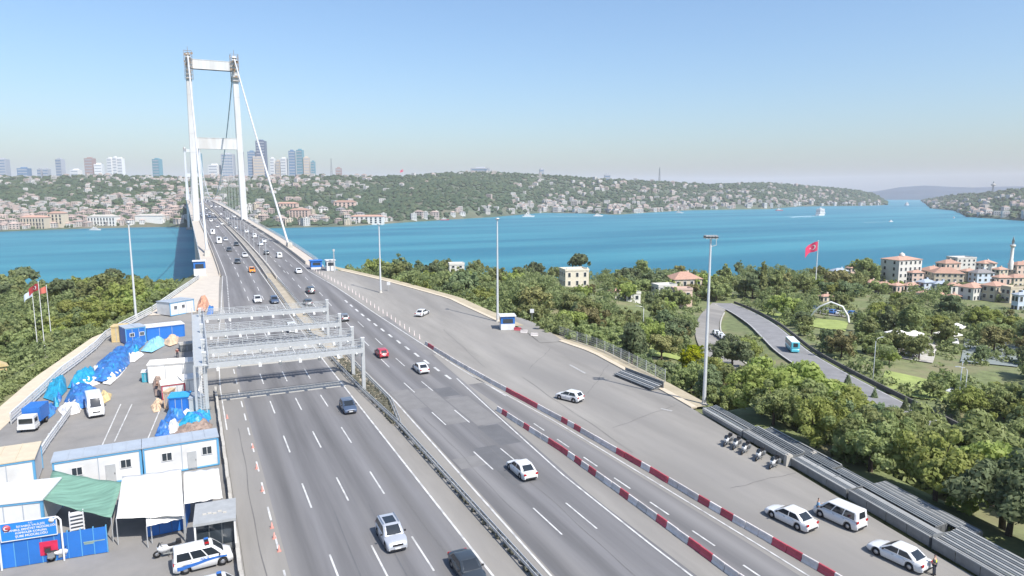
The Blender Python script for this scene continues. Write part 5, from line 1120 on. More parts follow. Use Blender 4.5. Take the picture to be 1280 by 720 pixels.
shed(212, 518, 236, 516, 2.4, 2.3, 'bright blue box standing before the white stall', M_BLUE, mat('blue_roof', (0.03, 0.30, 0.62), 0.5, var=0.1, scale=1), None, 'container', 'container')
shed(237, 516, 256, 512, 2.8, 2.0, 'grey box between the bright blue box and the gantry foot', M_GALV, M_ROOFG, None, 'container', 'container')
shed(206, 511, 212, 511, 1.8, 2.4, 'narrow tan box beside the bright blue box', M_TAN, M_TAN, None, 'container', 'container')
shed(178, 478, 189, 477, 1.4, 1.6, 'small teal cabinet with white top at the corner of the canopy', mat('teal_paint', (0.05, 0.32, 0.42), 0.5), M_WHITE, None, 'cabinet', 'cabinet')
shed(226, 440, 250, 437, 2.2, 1.3, 'low stack of grey equipment beside the gantry walkway', M_GALVD, M_CONC, None, 'equipment_stack', 'equipment')
# flags on poles
def flag_mesh(w, h, mats, emblem=False, droop=0.35, seed=0, ring=False):
    n, q = 14, 8
    def pos(u, v): return Vector((u*w*0.92, 0.10*w*math.sin(u*7+seed)*u**0.5, -v*h - droop*w*u*u*0.9 + 0.03*w*math.sin(u*9+v*2)))
    V = [pos(i/n, j/q) for i in range(n+1) for j in range(q+1)]; F = [(i*(q+1)+j, (i+1)*(q+1)+j, (i+1)*(q+1)+j+1, i*(q+1)+j+1) for i in range(n) for j in range(q)]
    mb = MB().add(V, F, 0, True); e = 0.02 + 0.003*w
    if emblem:
        for s in (1, -1):
            cx, cy, r1, r2, off = 0.36, 0.5, 0.25, 0.20, 0.065; asp = h/w
            for k in range(22):
                a0, a1 = R(38 + 284*k/22), R(38 + 284*(k+1)/22)
                def pt(a, o): 
                    if o: return pos(cx + r1*math.cos(a)*asp, cy - r1*math.sin(a))
                    b = a; return pos(cx + (off + r2*math.cos(b))*asp, cy - r2*math.sin(b))
                mb.add([p + Vector((0, s*e, 0)) for p in (pt(a0,1), pt(a1,1), pt(a1,0), pt(a0,0))], [(0,1,2,3)], 1)
            sx, P = 0.36 + 0.30*asp, []
            for k in range(10): rr = 0.125 if k % 2 == 0 else 0.05; a = R(180 + 36*k); P.append(pos(sx + rr*math.cos(a)*asp, 0.5 - rr*math.sin(a)) + Vector((0, s*e, 0)))
            mb.add(P + [pos(sx, 0.5) + Vector((0, s*e, 0))], [(k, (k+1)%10, 10) for k in range(10)], 1)
    return mb.mesh('flag', mats)
M_FLAGR = mat('flag_red', (0.62, 0.05, 0.13), 0.75); M_FLAGS = mat('flag_salmon', (0.60, 0.16, 0.12), 0.7); M_FLAGB = mat('flag_white_blue', (0.52, 0.58, 0.68), 0.7)
def flagpole(p, H, w, h, mats, label, emblem=False, rz=0.0, r=0.09, droop=0.35, seed=0):
    t = empty('flagpole', p, rz, label, 'flagpole'); MB().tube([(0,0,0),(0,0,H)], [r, r*0.6], 8).lathe([(r*0.9,H),(r*1.3,H+r),(0,H+2*r)], 8).build('pole', M_WHITE, t)
    MB().box((0,0,0.1), (0.7,0.7,0.3)).build('base', M_CONC, t)
    f = obj('flag', flag_mesh(w, h, mats, emblem, droop, seed), t, (0.06, 0, H - 0.25)); return t
WL = math.pi - YAW                            # flags stream to the left of the picture
def gp(u, v, z): p = G(u, v, z); p.z = landz(p.x, p.y); return p
flagpole(gp(57,446,49.5), 16.0, 2.0, 1.3, [mat('flag_dark_red', (0.30, 0.03, 0.04), 0.8), M_WHITE], 'white flagpole with a red crescent flag, middle of the three by the trees', True, WL, droop=0.6)
flagpole(gp(47,433,49.2), 13.8, 1.9, 1.3, [M_FLAGB], 'white flagpole with a pale blue and white flag, leftmost of the three by the trees', False, WL, droop=0.7, seed=2)
flagpole(gp(65,430,49.0), 14.2, 1.9, 1.3, [M_FLAGS], 'white flagpole with a salmon red flag, rightmost of the three by the trees', False, WL, droop=0.4, seed=4)
p = PD(1023, 320); p.z = landz(p.x, p.y); flagpole(p, zv(301, 320) - p.z, 6.2, 4.3, [M_FLAGR, M_WHITE], 'tall flagpole with a large red crescent and star flag above the trees', True, WL - 0.1, r=0.28, droop=0.55, seed=1)
p = EU.at(506, 0.98); flagpole(p, 30, 13, 9, [M_FLAGR, M_WHITE], 'distant red flag on the wooded ridge across the strait', True, WL, r=0.5, droop=0.4)
# yellow plant machine at the left edge
p = gp(-2, 474, 50.0); t = empty('yellow_hut', p, 0.3, 'yellow hut among the trees at the left edge', 'hut'); MB().box((0,0,1.1), (2.4,2.4,2.2)).build('wall', M_YEL, t); MB().add([(-1.5,-1.5,2.2),(1.5,-1.5,2.2),(1.5,1.5,2.2),(-1.5,1.5,2.2),(0,-1.5,3.1),(0,1.5,3.1)], [(0,1,4),(1,2,5,4),(2,3,5),(3,0,4,5)]).build('roof', M_YEL, t)
# ================================================================== BOOTHS, GRANDSTANDS AND THE RIGHT SIDE
def booth(p, w, d, h, rz, label, lower, upper, roofm, split=0.45):
    t = empty('guard_booth', p, rz, label, 'booth')
    MB().box((0,0,h*split/2), (w,d,h*split)).build('lower_wall', lower, t); MB().box((0,0,h*(1+split)/2), (w*0.985,d*0.985,h*(1-split))).build('upper_wall', upper, t)
    MB().box((0,0,h+0.09), (w+0.5,d+0.5,0.18)).build('roof', roofm, t)
    for s, (wx, dx) in (((0,-1),(w,d)), ((0,1),(w,d))):
        MB().box((0, s[1]*(d/2+0.01), h*0.66), (w*0.7, 0.05, h*0.32)).build('window', M_WIN, t)
    for s in (-1, 1): MB().box((s*(w/2+0.01), 0, h*0.66), (0.05, d*0.6, h*0.32)).build('window', M_WIN, t)
    return t
booth(RD(634, 411), 3.0, 2.6, 2.9, -0.3, 'white guard booth with blue window band at the plaza gate', M_WHITEP, M_BLUE, M_WHITE)
booth(RD(395, 336), 3.4, 3.0, 2.6, 0, 'blue booth at the right-hand start of the bridge', M_WHITE, M_BLUE, M_BLUE, 0.25)
booth(RD(413, 338), 2.6, 2.6, 3.2, 0, 'small white booth beside the blue booth at the bridge', M_WHITEP, M_WHITEP, M_WHITE)
booth(RD(250, 344), 3.2, 3.0, 4.2, 0, 'tall white booth with blue upper storey on the left footway', M_WHITE, M_BLUE, M_WHITE, 0.5)
p = RD(418, 340); t = empty('signal_post', p, 0, 'grey post with a small top box beside the white booth', 'post'); MB().tube([(0,0,0),(0,0,6.5)], 0.16, 8).build('pole', M_GALV, t); MB().box((0,0,6.7),(0.6,0.5,0.7)).build('box', M_GALV, t)
# grandstand modules of long metal planks
M_PLK = mat('plank_light', (0.33, 0.335, 0.33), 0.6, metal=0.2, var=0.12, scale=1.2, objvar=0.12); M_PLD = mat('plank_dark', (0.17, 0.185, 0.195), 0.6, metal=0.25, var=0.15, scale=1.2, objvar=0.15)
GA, GB = Vector((61.2, 69.6, 52)), Vector((53.6, 26.0, 52)); gd = (GB-GA).normalized(); gang = math.atan2(gd.y, gd.x)
def stand(s0, s1, t0, rows, label, front=0.0, frontm=None, rail=False):
    """rows: list of (offset, z, width, light?)  offset measured away from the plaza"""
    rows = [(o_*0.6, z_*0.92, w_*0.62, l_) for o_, z_, w_, l_ in rows]; t0 *= 0.58
    o0 = GA + gd*s0; o0 = o0 + Vector((-gd.y, gd.x, 0))*t0; L = s1 - s0
    t = empty('grandstand', o0, gang, label, 'grandstand')
    for off, z, w, lt in rows:
        me = MB().box((L/2, off, z), (L - 0.06, w, 0.07)).build('plank', M_PLK if lt else M_PLD, t)
    if front:
        n = max(2, int(L/2.1))
        for k in range(n): MB().box((L*(k+0.5)/n, -0.02, front/2 + 0.04), (L/n - 0.06, 0.05, front - 0.06)).build('front_panel', frontm or M_GALVD, t)
        MB().bar((0, -0.04, front + 0.03), (L, -0.04, front + 0.03), 0.1).build('front_rail', M_PLK, t)
    mb = MB(); zmax = max(r[1] for r in rows); omax = max(r[0] for r in rows); n = max(2, int(L/2.1))
    for k in range(n+1):
        x = L*k/n
        for off, z, w, lt in rows[::2]: mb.bar((x, off, 0), (x, off, z - 0.035), 0.07)
        mb.bar((x, rows[0][0], rows[0][1]-0.08), (x, omax, zmax - 0.08), 0.08)
        mb.bar((x, 0.1, 0.05), (x, omax, 0.05), 0.07)
    mb.build('frame', M_GALVD, t)['kind'] = 'stuff'
    for x in (0.03, L - 0.03): MB().box((x, (rows[0][0]+omax)/2, zmax*0.42), (0.06, omax - rows[0][0] + 0.3, zmax*0.84)).build('end_panel', M_GALVD, t)
    MB().box((L/2, omax + 0.16, zmax*0.45), (L, 0.05, zmax*0.9)).build('back_panel', M_GALVD, t)
    if rail:
        mb = MB()
        for z in (0.5, 0.95): mb.bar((0, omax + 0.25, zmax + z), (L, omax + 0.25, zmax + z), 0.07)
        for k in range(n+1): mb.bar((L*k/n, omax + 0.25, 0), (L*k/n, omax + 0.25, zmax + 0.95), 0.07)
        mb.build('back_rail', M_GALV, t)
    return t
stand(0, 9.2, 0, [(0.25,0.75,0.34,1),(0.62,0.75,0.34,1),(1.15,0.78,0.3,0),(1.5,0.8,0.3,0),(1.9,0.95,0.34,1),(2.4,1.0,0.3,0),(2.8,1.05,0.3,0),(3.2,1.1,0.3,0)], 'farthest grandstand module behind the row of motorcycles', 0.55)
stand(9.4, 18.0, 0, [(0.2,0.85,0.3,0),(0.62,0.9,0.42,1),(1.08,0.92,0.42,1),(1.55,0.98,0.3,0),(1.95,1.1,0.3,0),(2.35,1.2,0.3,0),(2.75,1.3,0.3,0),(3.15,1.4,0.34,1)], 'second grandstand module with two broad pale planks', 0.75)
stand(18.3, 26.6, 0, [(0.2,0.95,0.28,1),(0.6,0.95,0.28,0),(0.95,0.97,0.28,0),(1.45,1.0,0.5,1),(1.97,1.0,0.5,1),(2.5,1.05,0.28,0),(2.9,1.25,0.28,0)], 'third grandstand module left of the parked white van', 0.85)
stand(26.9, 36.2, 0, [(0.2,1.0,0.28,1),(0.58,1.0,0.28,0),(0.95,1.03,0.28,0),(1.3,1.06,0.28,0),(1.8,1.1,0.5,1),(2.32,1.1,0.5,1)], 'fourth grandstand module with a dark front above the white saloons', 0.95)
stand(36.5, 47.5, 0, [(0.15,1.0,0.2,1)] + [(0.55 + 0.42*k, 1.05 + 0.07*k, 0.34, k % 2 == 0) for k in range(11)], 'wide grandstand module at the bottom right corner', 1.0)
stand(10.0, 22.0, 3.7, [(0.3 + 0.4*k, 1.1 + 0.04*k, 0.32, 0) for k in range(4)] + [(2.0, 1.35, 0.25, 1)], 'dark rear grandstand row with a bright back edge beneath the trees', 0, None, False)
stand(22.6, 35.0, 3.2, [(0.3 + 0.4*k, 1.1 + 0.05*k, 0.33, k == 3) for k in range(5)], 'rear grandstand row behind the third and fourth modules', 0)
stand(26.5, 37.0, 5.4, [(0.3 + 0.36*k, 1.2 + 0.02*k, 0.3, k % 2) for k in range(7)], 'stack of long grey planks at the back of the grandstands', 0)
# pale ballast blocks between modules
for k, (s_, t_) in enumerate(((18.1, -0.2), (18.2, 3.0), (36.3, 2.9))):
    q = GA + gd*s_ + Vector((-gd.y, gd.x, 0))*t_
    tag(MB().box((0,0,0.6), (0.5,0.9,1.2), taper=0.85).box((0,0,1.25),(0.3,0.3,0.1)).build('ballast_block', M_CONC, None, loc=q, rz=gang), ('pale block at the front of the third grandstand module', 'pale block behind the second grandstand module', 'pale block behind the wide grandstand module')[k], 'concrete block')
# sheeted stack by the kerb
a, b = RD(767, 470), RD(814, 489); t = empty('sheeted_stack', (a+b)/2, headto(a, b), 'low stack of grey panels with a clear sheet by the plaza kerb', 'panel stack'); L = (b-a).length
for k in range(5): MB().box((0, 0.2 + 0.42*k, 0.35 + 0.1*k), (L, 0.36, 0.12)).build('panel', (M_PLD, M_PLK)[k % 2], t)
for x in (-L/2+0.3, 0, L/2-0.3): MB().box((x, 1.0, 0.2), (0.12, 2.0, 0.3)).build('support', M_GALVD, t)
MB().box((0, 2.35, 0.6), (L, 0.1, 1.15)).build('back_panel', M_GALVD, t)
# wire fence along the plaza trees
pts = [(XR(y) + 2.8, y, ZR(y)) for y in (84, 90, 96, 102, 108, 114, 120)]; o0 = Vector(pts[0]); t = empty('wire_fence', o0, 0, 'grey wire mesh fence between the plaza kerb and the trees', 'fence')
mb = MB()
for z in (0.1, 0.5, 0.9, 1.3, 1.7, 2.0):
    for a, b in zip(pts[:-1], pts[1:]): mb.bar(Vector(a)-o0+Vector((0,0,z)), Vector(b)-o0+Vector((0,0,z)), 0.03)
for a, b in zip(pts[:-1], pts[1:]):
    for k in range(16): q = Vector(a).lerp(Vector(b), k/16) - o0; mb.bar(q + Vector((0,0,0.1)), q + Vector((0,0,2.0)), 0.02)
mb.build('wire_mesh', M_GALV, t); pm = MB().box((0,0,1.05), (0.09,0.09,2.1)).mesh('post', M_GALV)
for a, b in zip(pts[:-1], pts[1:]):
    for k in range(2): obj('post', pm, t, Vector(a).lerp(Vector(b), k/2) - o0)
# gate opening: small red blocks
for k, (u, v) in enumerate(((647,413),(655,416),(668,420))):
    tag(obj('barrier_block', BM['r' if k == 0 else 'w'], None, RD(u, v), 0.9), ('red barrier block right of the guard booth', 'white barrier block nearer the guard booth at the gate', 'white barrier block farther from the guard booth at the gate')[k], 'barrier')
gate_road, _ = lane_path('gate_lane', [RD(690,428), RD(665,410), RD(640,396) + Vector((0,0,-.6)), RD(600,380) + Vector((0,0,-2.0))], (-2.4, 2.4), M_PLAZA, 0.06, 'narrow lane leaving the plaza past the guard booth')
# small road signs
for u, v, lab in ((486,364,'small white sign on the kerb beside the slim mast near the bridge'), (665,400,'small white sign by the gate lane at the guard booth')):
    p = RD(u, v); t = empty('road_sign', p, -YAW, lab, 'road sign'); MB().tube([(0,0,0),(0,0,2.4)], 0.05, 6).build('post', M_GALV, t); MB().box((0,-0.06,2.1),(0.9,0.04,0.9)).build('plate', M_WHITE, t)

# ================================================================== HOUSES ON THE RIGHT-HAND SLOPE
def house(p, w, d, h, rz, label, wall, roof, style='hip', storeys=3, nx=3, rh=None, cat='house', name='house', ny=2, chimney=True, group=None, over=0.5):
    t = empty(name, p, rz, label, cat, group)
    MB().box((0,0,h/2 - 1.5), (w,d,h + 3)).build('wall', wall, t)
    if style == 'flat':
        r = MB().box((0,0,h+0.15), (w+0.3,d+0.3,0.3)).build('roof', roof, t); mb = MB()
        for s in (1,-1): mb.box((0,s*(d/2+0.05),h+0.6),(w+0.3,0.2,0.7)).box((s*(w/2+0.05),0,h+0.6),(0.2,d-0.1,0.7))
        mb.build('parapet', wall, r)
    else:
        rh = rh or min(w,d)*0.28; W, D = w/2+over, d/2+over; q = 0.0 if style == 'gable' else min(W,D)*0.95; ridge = (W - q) if w >= d else 0; ry = 0 if w >= d else (D - q)
        V = [(-W,-D,h),(W,-D,h),(W,D,h),(-W,D,h),(-ridge,-ry,h+rh),(ridge,ry,h+rh)]
        F = [(0,1,5,4),(1,2,5),(2,3,4,5),(3,0,4)] if w >= d else [(0,1,4),(1,2,5,4),(2,3,5),(3,0,4,5)]
        r = MB().add(V, F + [(3,2,1,0)]).build('roof', roof, t)
        if chimney: MB().box((w*0.2,d*0.12,h+rh*0.8),(0.7,0.7,1.6)).build('chimney', wall, r)
        MB().box((0,0,h-0.12),(w+0.5,d+0.5,0.2)).build('eaves', M_PLAST, r)
    sh = h/storeys; ww, wh = min(1.2, w/nx*0.45), sh*0.5
    fm = MB().box((0,0,0),(ww+0.25,0.14,wh+0.25)).mesh('window_frame', M_WHITE); pn = MB().box((0,-0.05,0),(ww,0.1,wh)).mesh('pane', M_WIN)
    for si, (fw, fd, a) in enumerate(((w,d,0),(d,w,R(90)),(d,w,R(-90)))):
        n = nx if si == 0 else ny
        for i in range(storeys):
            for j in range(n):
                x = -fw/2 + fw*(j+0.5)/n; Mx = Matrix.Rotation(a, 3, 'Z'); q = Mx @ Vector((x, -fd/2 - 0.03, sh*(i+0.55)))
                f = obj('window_frame', fm, t, q, a); obj('pane', pn, f)
    return t
def hp(u, v, D): q = PD(u, D); q.z = zv(v, D); return q      # base seen at (u, v) at distance D
FACE = -YAW
def hs(u0, u1, vt, vb, D, label, wall, roof, dep=1.0, rz=0.0, **k):
    w = (u1-u0)/FPX*D; h = (vb-vt)/FPX*D; q = hp((u0+u1)/2, vb, D); return house(q, w/ (abs(math.cos(rz)) + 0.6*dep*abs(math.sin(rz))), w*dep*0.8, h, FACE + rz, label, wall, roof, **k)
# the grey-cream villa, the white house and the red roofs in the middle
t = hs(701, 735, 337, 368, 330, 'square pale stone villa with arched windows above the trees', M_STONE, M_STONE, 0.9, 0.25, style='flat', storeys=3, nx=3, name='stone_villa', ny=3)
for s in (-1, 1): MB().box((s*5.2, -4.6, 12.9), (0.9, 0.9, 1.6), taper=0.5).build('corner_finial', M_STONE, t)
hs(778, 801, 367, 385, 255, 'white two-storey house among the trees', M_PLAST, M_PLAST, 0.9, 0.3, style='flat', storeys=2, nx=2)
hs(764, 790, 364, 376, 275, 'low house with terracotta roof behind the white two-storey house', M_PLAST, M_TERRA, 0.8, 0.2, storeys=1, nx=2)
hs(836, 876, 347, 360, 300, 'broad terracotta-roofed house below the strait', M_CREAM, M_TERRA, 0.9, 0.2, storeys=1, nx=4)
hs(843, 866, 362, 376, 262, 'low pink house in front of the broad terracotta roof', M_PINK, M_PINK, 0.9, 0.1, style='flat', storeys=1, nx=2)
hs(818, 846, 357, 364, 285, 'low white terrace house left of the pink house', M_PLAST, M_PLAST, 0.8, 0.3, style='flat', storeys=1, nx=3)
hs(560, 580, 330, 340, 330, 'white roof showing through the trees near the shore', M_PLAST, M_PLAST, 0.8, 0.2, style='flat', storeys=2, nx=2)
hs(690, 705, 365, 372, 325, 'low white wing at the left foot of the stone villa', M_PLAST, M_PLAST, 0.7, 0.2, style='flat', storeys=1, nx=2)
# the village at the right
t = hs(1108, 1150, 323, 354, 370, 'large white four-storey mansion at the village edge', M_PLAST, M_TERRA, 0.8, 0.35, storeys=4, nx=5, name='white_mansion', rh=1.6)
mb = MB().lathe([(1.4,14.9),(1.4,16.2),(0,17)], 10); mb.build('roof_turret', M_PLAST, t)
V_ = [(1154,1182,337,350,375,'terracotta-roofed house right of the white mansion',M_PINK,M_TERRA,0.3),(1176,1200,328,342,410,'pink house with red roof near the waterfront',M_PINK,M_TERRA,0.2),
 (1168,1204,340,352,360,'wide house with overhanging red roof in the village',M_CREAM,M_TERRA,-0.2),(1190,1218,322,332,430,'long white waterfront building with dark windows',M_PLAST,None,0.15),
 (1219,1243,340,352,360,'pale blue house with small grey roof',M_BLUEPL,M_ROOFD,0.1),(1246,1262,336,348,375,'small house with steep red roof by the minaret',M_CREAM,M_TERRA,0.3),
 (1207,1236,358,385,290,'white apartment block with orange roof edge',M_PLAST,M_TERRA,0.45),(1236,1262,356,384,287,'cream apartment block joined to the white one',M_CREAM,M_TERRA,0.45),
 (1262,1282,360,388,280,'beige block at the right edge of the village',M_CREAM,None,0.2),(1268,1290,330,342,400,'pink mosque building below the minaret',M_PINK,M_TERRA,0.1),
 (1086,1102,352,362,350,'small orange-roofed house left of the white mansion',M_CREAM,M_TERRA,0.2),(1100,1118,355,366,338,'low cream house below the white mansion',M_CREAM,M_TERRA,-0.2),(1118,1134,356,366,332,'low house with salmon roof below the white mansion',M_PINK,M_TERRA,0.4),
 (1134,1152,356,365,335,'small white house with orange roof in the village row',M_PLAST,M_TERRA,0.1),(1152,1172,352,364,335,'grey-blue roofed house in the village row',M_BLUEPL,M_ROOFG,0.3),(1172,1190,354,366,325,'teal-grey house with glass roof in the village row',M_BLUEPL,M_ROOFG,-0.2),
 (1188,1206,356,368,318,'cream cottage at the right end of the village row',M_PLAST,M_TERRA,0.2),(1042,1062,338,350,390,'grey-roofed house beside the big tree left of the mansion',M_BLUEPL,M_ROOFG,0.1),(1062,1076,334,346,400,'red-roofed house hidden behind the big tree',M_PINK,M_TERRA,0.2),
 (1154,1170,366,378,300,'white house with terracotta roof below the village row',M_PLAST,M_TERRA,0.2),(1172,1188,368,380,296,'cream house half hidden below the village row',M_CREAM,M_TERRA,-0.1),(1190,1206,370,384,288,'pink house left of the white apartment block',M_PINK,M_TERRA,0.3),(1206,1222,338,350,366,'terracotta-roofed house before the pale blue house',M_CREAM,M_TERRA,0.2),(1248,1266,346,358,330,'wide salmon-roofed house behind the apartment blocks',M_PINK,M_TERRA,0.1),(1226,1246,328,338,405,'low white waterfront house left of the minaret',M_PLAST,M_TERRA,0.2),(1140,1156,340,352,352,'narrow pink house against the white mansion',M_PINK,M_TERRA,0.1),(1264,1286,346,358,340,'terracotta-roofed house below the mosque',M_CREAM,M_TERRA,0.2),(1090,1108,338,350,380,'cream waterfront house left of the white mansion',M_CREAM,M_TERRA,0.1),
 (1030,1044,370,378,280,'small orange-roofed pavilion among the trees near the arch',M_CREAM,M_TERRA,0.2),(1276,1292,368,392,262,'pale blue house cut by the right edge',M_BLUEPL,M_ROOFG,0.1)]
for u0,u1,vt,vb,D,lab,wl_,rf,rz in V_:
    st = max(1, round((vb-vt)/FPX*D/3.1)); hs(u0,u1,vt,vb,D,lab,wl_,rf or wl_,0.8,rz,style='hip' if rf else 'flat',storeys=st,nx=max(2, min(5, int((u1-u0)/7))))
p = hp(1267, 330, 395); t = empty('minaret', p, 0, 'slim white minaret with pointed top at the waterfront', 'minaret'); hh = (330-294)/FPX*395
MB().lathe([(1.2,-3),(1.2,2),(0.85,2.4),(0.8,hh*0.62)], 12).build('shaft', M_PLAST, t); MB().lathe([(0.8,hh*0.6),(1.4,hh*0.63),(1.4,hh*0.69),(0.7,hh*0.69)], 12).build('balcony', M_PLAST, t); MB().lathe([(0.62,hh*0.69),(0.6,hh*0.8),(0.72,hh*0.8),(0,hh)], 12).build('spire', M_ROOFG, t)
# white polygonal arch, car park and lawn
D_ = 232; a, b = PD(1018, D_), PD(1066, D_ - 8); za, zb_ = landz(a.x, a.y), landz(b.x, b.y); t = empty('arch_frame', (a.x, a.y, za), 0, 'white polygonal steel arch over the car park edge', 'arch'); A = Vector((a.x, a.y, za))
prof = [(1014,402),(1021,394),(1030,384),(1044,378),(1059,384),(1067,396),(1069,414)]
for off in (0, 3.0):
    pp = []
    for i, (u, v) in enumerate(prof): Dq = D_ - 8*(i/6) + off; q = PD(u, Dq); q.z = zv(v, Dq); pp.append(q - A)
    pp[0].z = min(pp[0].z, landz(pp[0].x+A.x, pp[0].y+A.y) - za - 0.5); pp[-1].z = landz(pp[-1].x+A.x, pp[-1].y+A.y) - za - 0.5
    MB().tube(pp, 0.33, 8).build('arch_rib', M_WHITE, t)
def patch(name, quad, m, label, dz=0.25):
    n = 10; V = []
    A_, B_, C_, D__ = [Vector(p) for p in quad]
    for i in range(n+1):
        for j in range(n+1):
            u, v = i/n, j/n; q = (A_*(1-u)+B_*u)*(1-v) + (D__*(1-u)+C_*u)*v; V.append((q.x, q.y, 0))
    V = np.array(V); V[:,2] = land(V[:,0], V[:,1]) + dz
    return tag(obj(name, grid_mesh(name, V, n+1, n+1, [m])), label, None, None, 'structure')
patch('car_park', [PD(985, 262), PD(1075, 232), PD(1078, 252), PD(985, 290)], M_PLAZA, 'grey car park behind the white arch')
patch('lawn', [PD(935, 222), PD(1065, 200), PD(1068, 224), PD(940, 256)], mat('bright_lawn', (0.24, 0.29, 0.085), 0.95, var=0.3, scale=0.3), 'bright green lawn beside the lower road')
patch('lawn', [PD(815, 152), PD(868, 150), PD(862, 178), PD(818, 178)], MATS['bright_lawn'], 'small striped lawn among the trees below the plaza')
patch('lawn', [PD(1110, 128), PD(1330, 108), PD(1330, 132), PD(1120, 150)], MATS['bright_lawn'], 'sunny lawn with conical shrubs beside the lower road')
patch('paved_court', [PD(1120, 168), PD(1180, 160), PD(1185, 196), PD(1120, 205)], M_CONC, 'pale paved court with white parasols on the right slope')
patch('sports_court', [PD(1215, 165), PD(1290, 160), PD(1290, 196), PD(1218, 198)], mat('court_grey', (0.20, 0.23, 0.22), 0.9, var=0.1, scale=0.5), 'grey-green sports court at the right edge')
patch('meadow', [PD(-60, 122), PD(18, 118), PD(22, 136), PD(-60, 142)], MATS['bright_lawn'], 'small mown meadow behind the compound fence at the left')
patch('clay_court', [PD(1262, 200), PD(1300, 198), PD(1300, 216), PD(1262, 218)], mat('clay', (0.42, 0.22, 0.12), 0.9, var=0.15, scale=0.4), 'orange clay court at the right edge')
# parked cars on the slopes
lc = random.Random(5)
for k, (u, D) in enumerate(((900,198),(905,194),(909,190),(914,187),(919,184),(926,182),(932,180))):
    q = PD(u, D); q.z = landz(q.x, q.y) + 0.4; put_car('hatch', 'white', q, R(60), 'white car parked in the row on the slip road', 'car', 'white cars parked on the slip road', 0)
for k in range(11):
    u = 992 + 8*k; D = 272 - 3.2*k + lc.uniform(-3, 3); q = PD(u, D); q.z = landz(q.x, q.y) + 0.3; col = lc.choice(('white','silver','dark','grey','blue','white')); put_car(lc.choice(('sedan','hatch','suv')), col, q, R(20)+lc.uniform(-.1,.1), col + ' car parked in the car park behind the white arch', 'car', 'cars in the car park behind the arch', 0)
for k, (u, v, D, col) in enumerate(((1141,0,176,'white'),(1150,0,170,'silver'),(1158,0,178,'white'),(1133,0,182,'white'),(1222,0,131,'white'),(1212,0,134,'white'),(1168,0,185,'white'),(1205,0,190,'white'))):
    q = PD(u, D); q.z = landz(q.x, q.y) + 0.3; put_car('sedan' if k % 2 else 'van', col, q, R(100)+0.3*k, col + ' vehicle parked among the trees on the right slope', 'car', 'vehicles parked on the right slope', 0)
# parasols on the court
for k, (u, D, r) in enumerate(((1131,186,2.3),(1142,194,2.7),(1153,186,2.4),(1160,199,2.2),(1124,199,2.0),(1196,192,2.6),(1206,204,2.1))):
    q = PD(u, D); q.z = landz(q.x, q.y); t = empty('parasol', q, 0.3*k, 'large white square parasol on the terrace of the right slope', 'parasol', 'white parasols on the right slope')
    MB().tube([(0,0,0),(0,0,3.2)], 0.07, 6).build('pole', M_GALV, t); MB().add([(-r,-r,2.5),(r,-r,2.5),(r,r,2.5),(-r,r,2.5),(0,0,3.6),(-r,-r,2.25),(r,-r,2.25),(r,r,2.25),(-r,r,2.25)], [(0,1,4),(1,2,4),(2,3,4),(3,0,4),(0,5,6,1),(1,6,7,2),(2,7,8,3),(3,8,5,0)]).build('canopy', M_TENT, t)
hs(1118, 1140, 470, 484, 168, 'small pinkish pavilion below the parasols', M_PINK, M_TENT, 0.8, 0.2, style='flat', storeys=1, nx=3)
hs(860, 905, 486, 494, 124, 'low white garden wall house under the tree by the slip road', M_PLAST, M_PLAST, 0.5, 0.3, style='flat', storeys=1, nx=2)
# ================================================================== TREES
LEAFM = {'olive': leaf_mat('leaf_olive', (0.18, 0.205, 0.092), (0.29, 0.315, 0.14), (0.37, 0.38, 0.20), 0.22, 0.45, 0.48), 'bright': leaf_mat('leaf_bright', (0.20, 0.23, 0.075), (0.33, 0.355, 0.12), (0.42, 0.425, 0.185), 0.2, 0.45, 0.48),
         'dark': leaf_mat('leaf_dark', (0.115, 0.15, 0.085), (0.195, 0.23, 0.125), (0.27, 0.30, 0.17), 0.22, 0.45, 0.45), 'brown': leaf_mat('leaf_brown', (0.13, 0.125, 0.06), (0.22, 0.20, 0.095), (0.28, 0.26, 0.14), 0.2, 0.45, 0.25),
         'yellow': leaf_mat('leaf_yellow', (0.16, 0.19, 0.02), (0.30, 0.32, 0.03), (0.42, 0.40, 0.05), 0.1, 0.45, 0.3)}
def leaves(puffs, n, size, seed, up=0.25):
    """leaf quads spread over the surfaces of many puffs (x, y, z, r)"""
    r = np.random.RandomState(seed); P = np.array(puffs, float); w = P[:,3]**2; k = r.choice(len(P), n, p=w/w.sum()); c = P[k]
    d = r.normal(size=(n,3)); d[:,2] += up; d /= np.linalg.norm(d, axis=1)[:,None]
    pos = c[:,:3] + d*(c[:,3]*(0.62 + 0.45*r.rand(n)))[:,None]*np.array([1,1,0.85])
    nr = d + r.normal(scale=0.38, size=(n,3)); nr /= np.linalg.norm(nr, axis=1)[:,None]
    a = np.cross(nr, r.normal(size=(n,3))); a /= np.linalg.norm(a, axis=1)[:,None]; b = np.cross(nr, a); s = size*(0.75 + 0.85*r.rand(n))[:,None]
    V = np.stack([pos - a*s*0.5, pos + b*s*0.32, pos + a*s*0.55, pos - b*s*0.32], 1).reshape(-1,3); F = np.arange(n*4).reshape(-1,4); return V, F
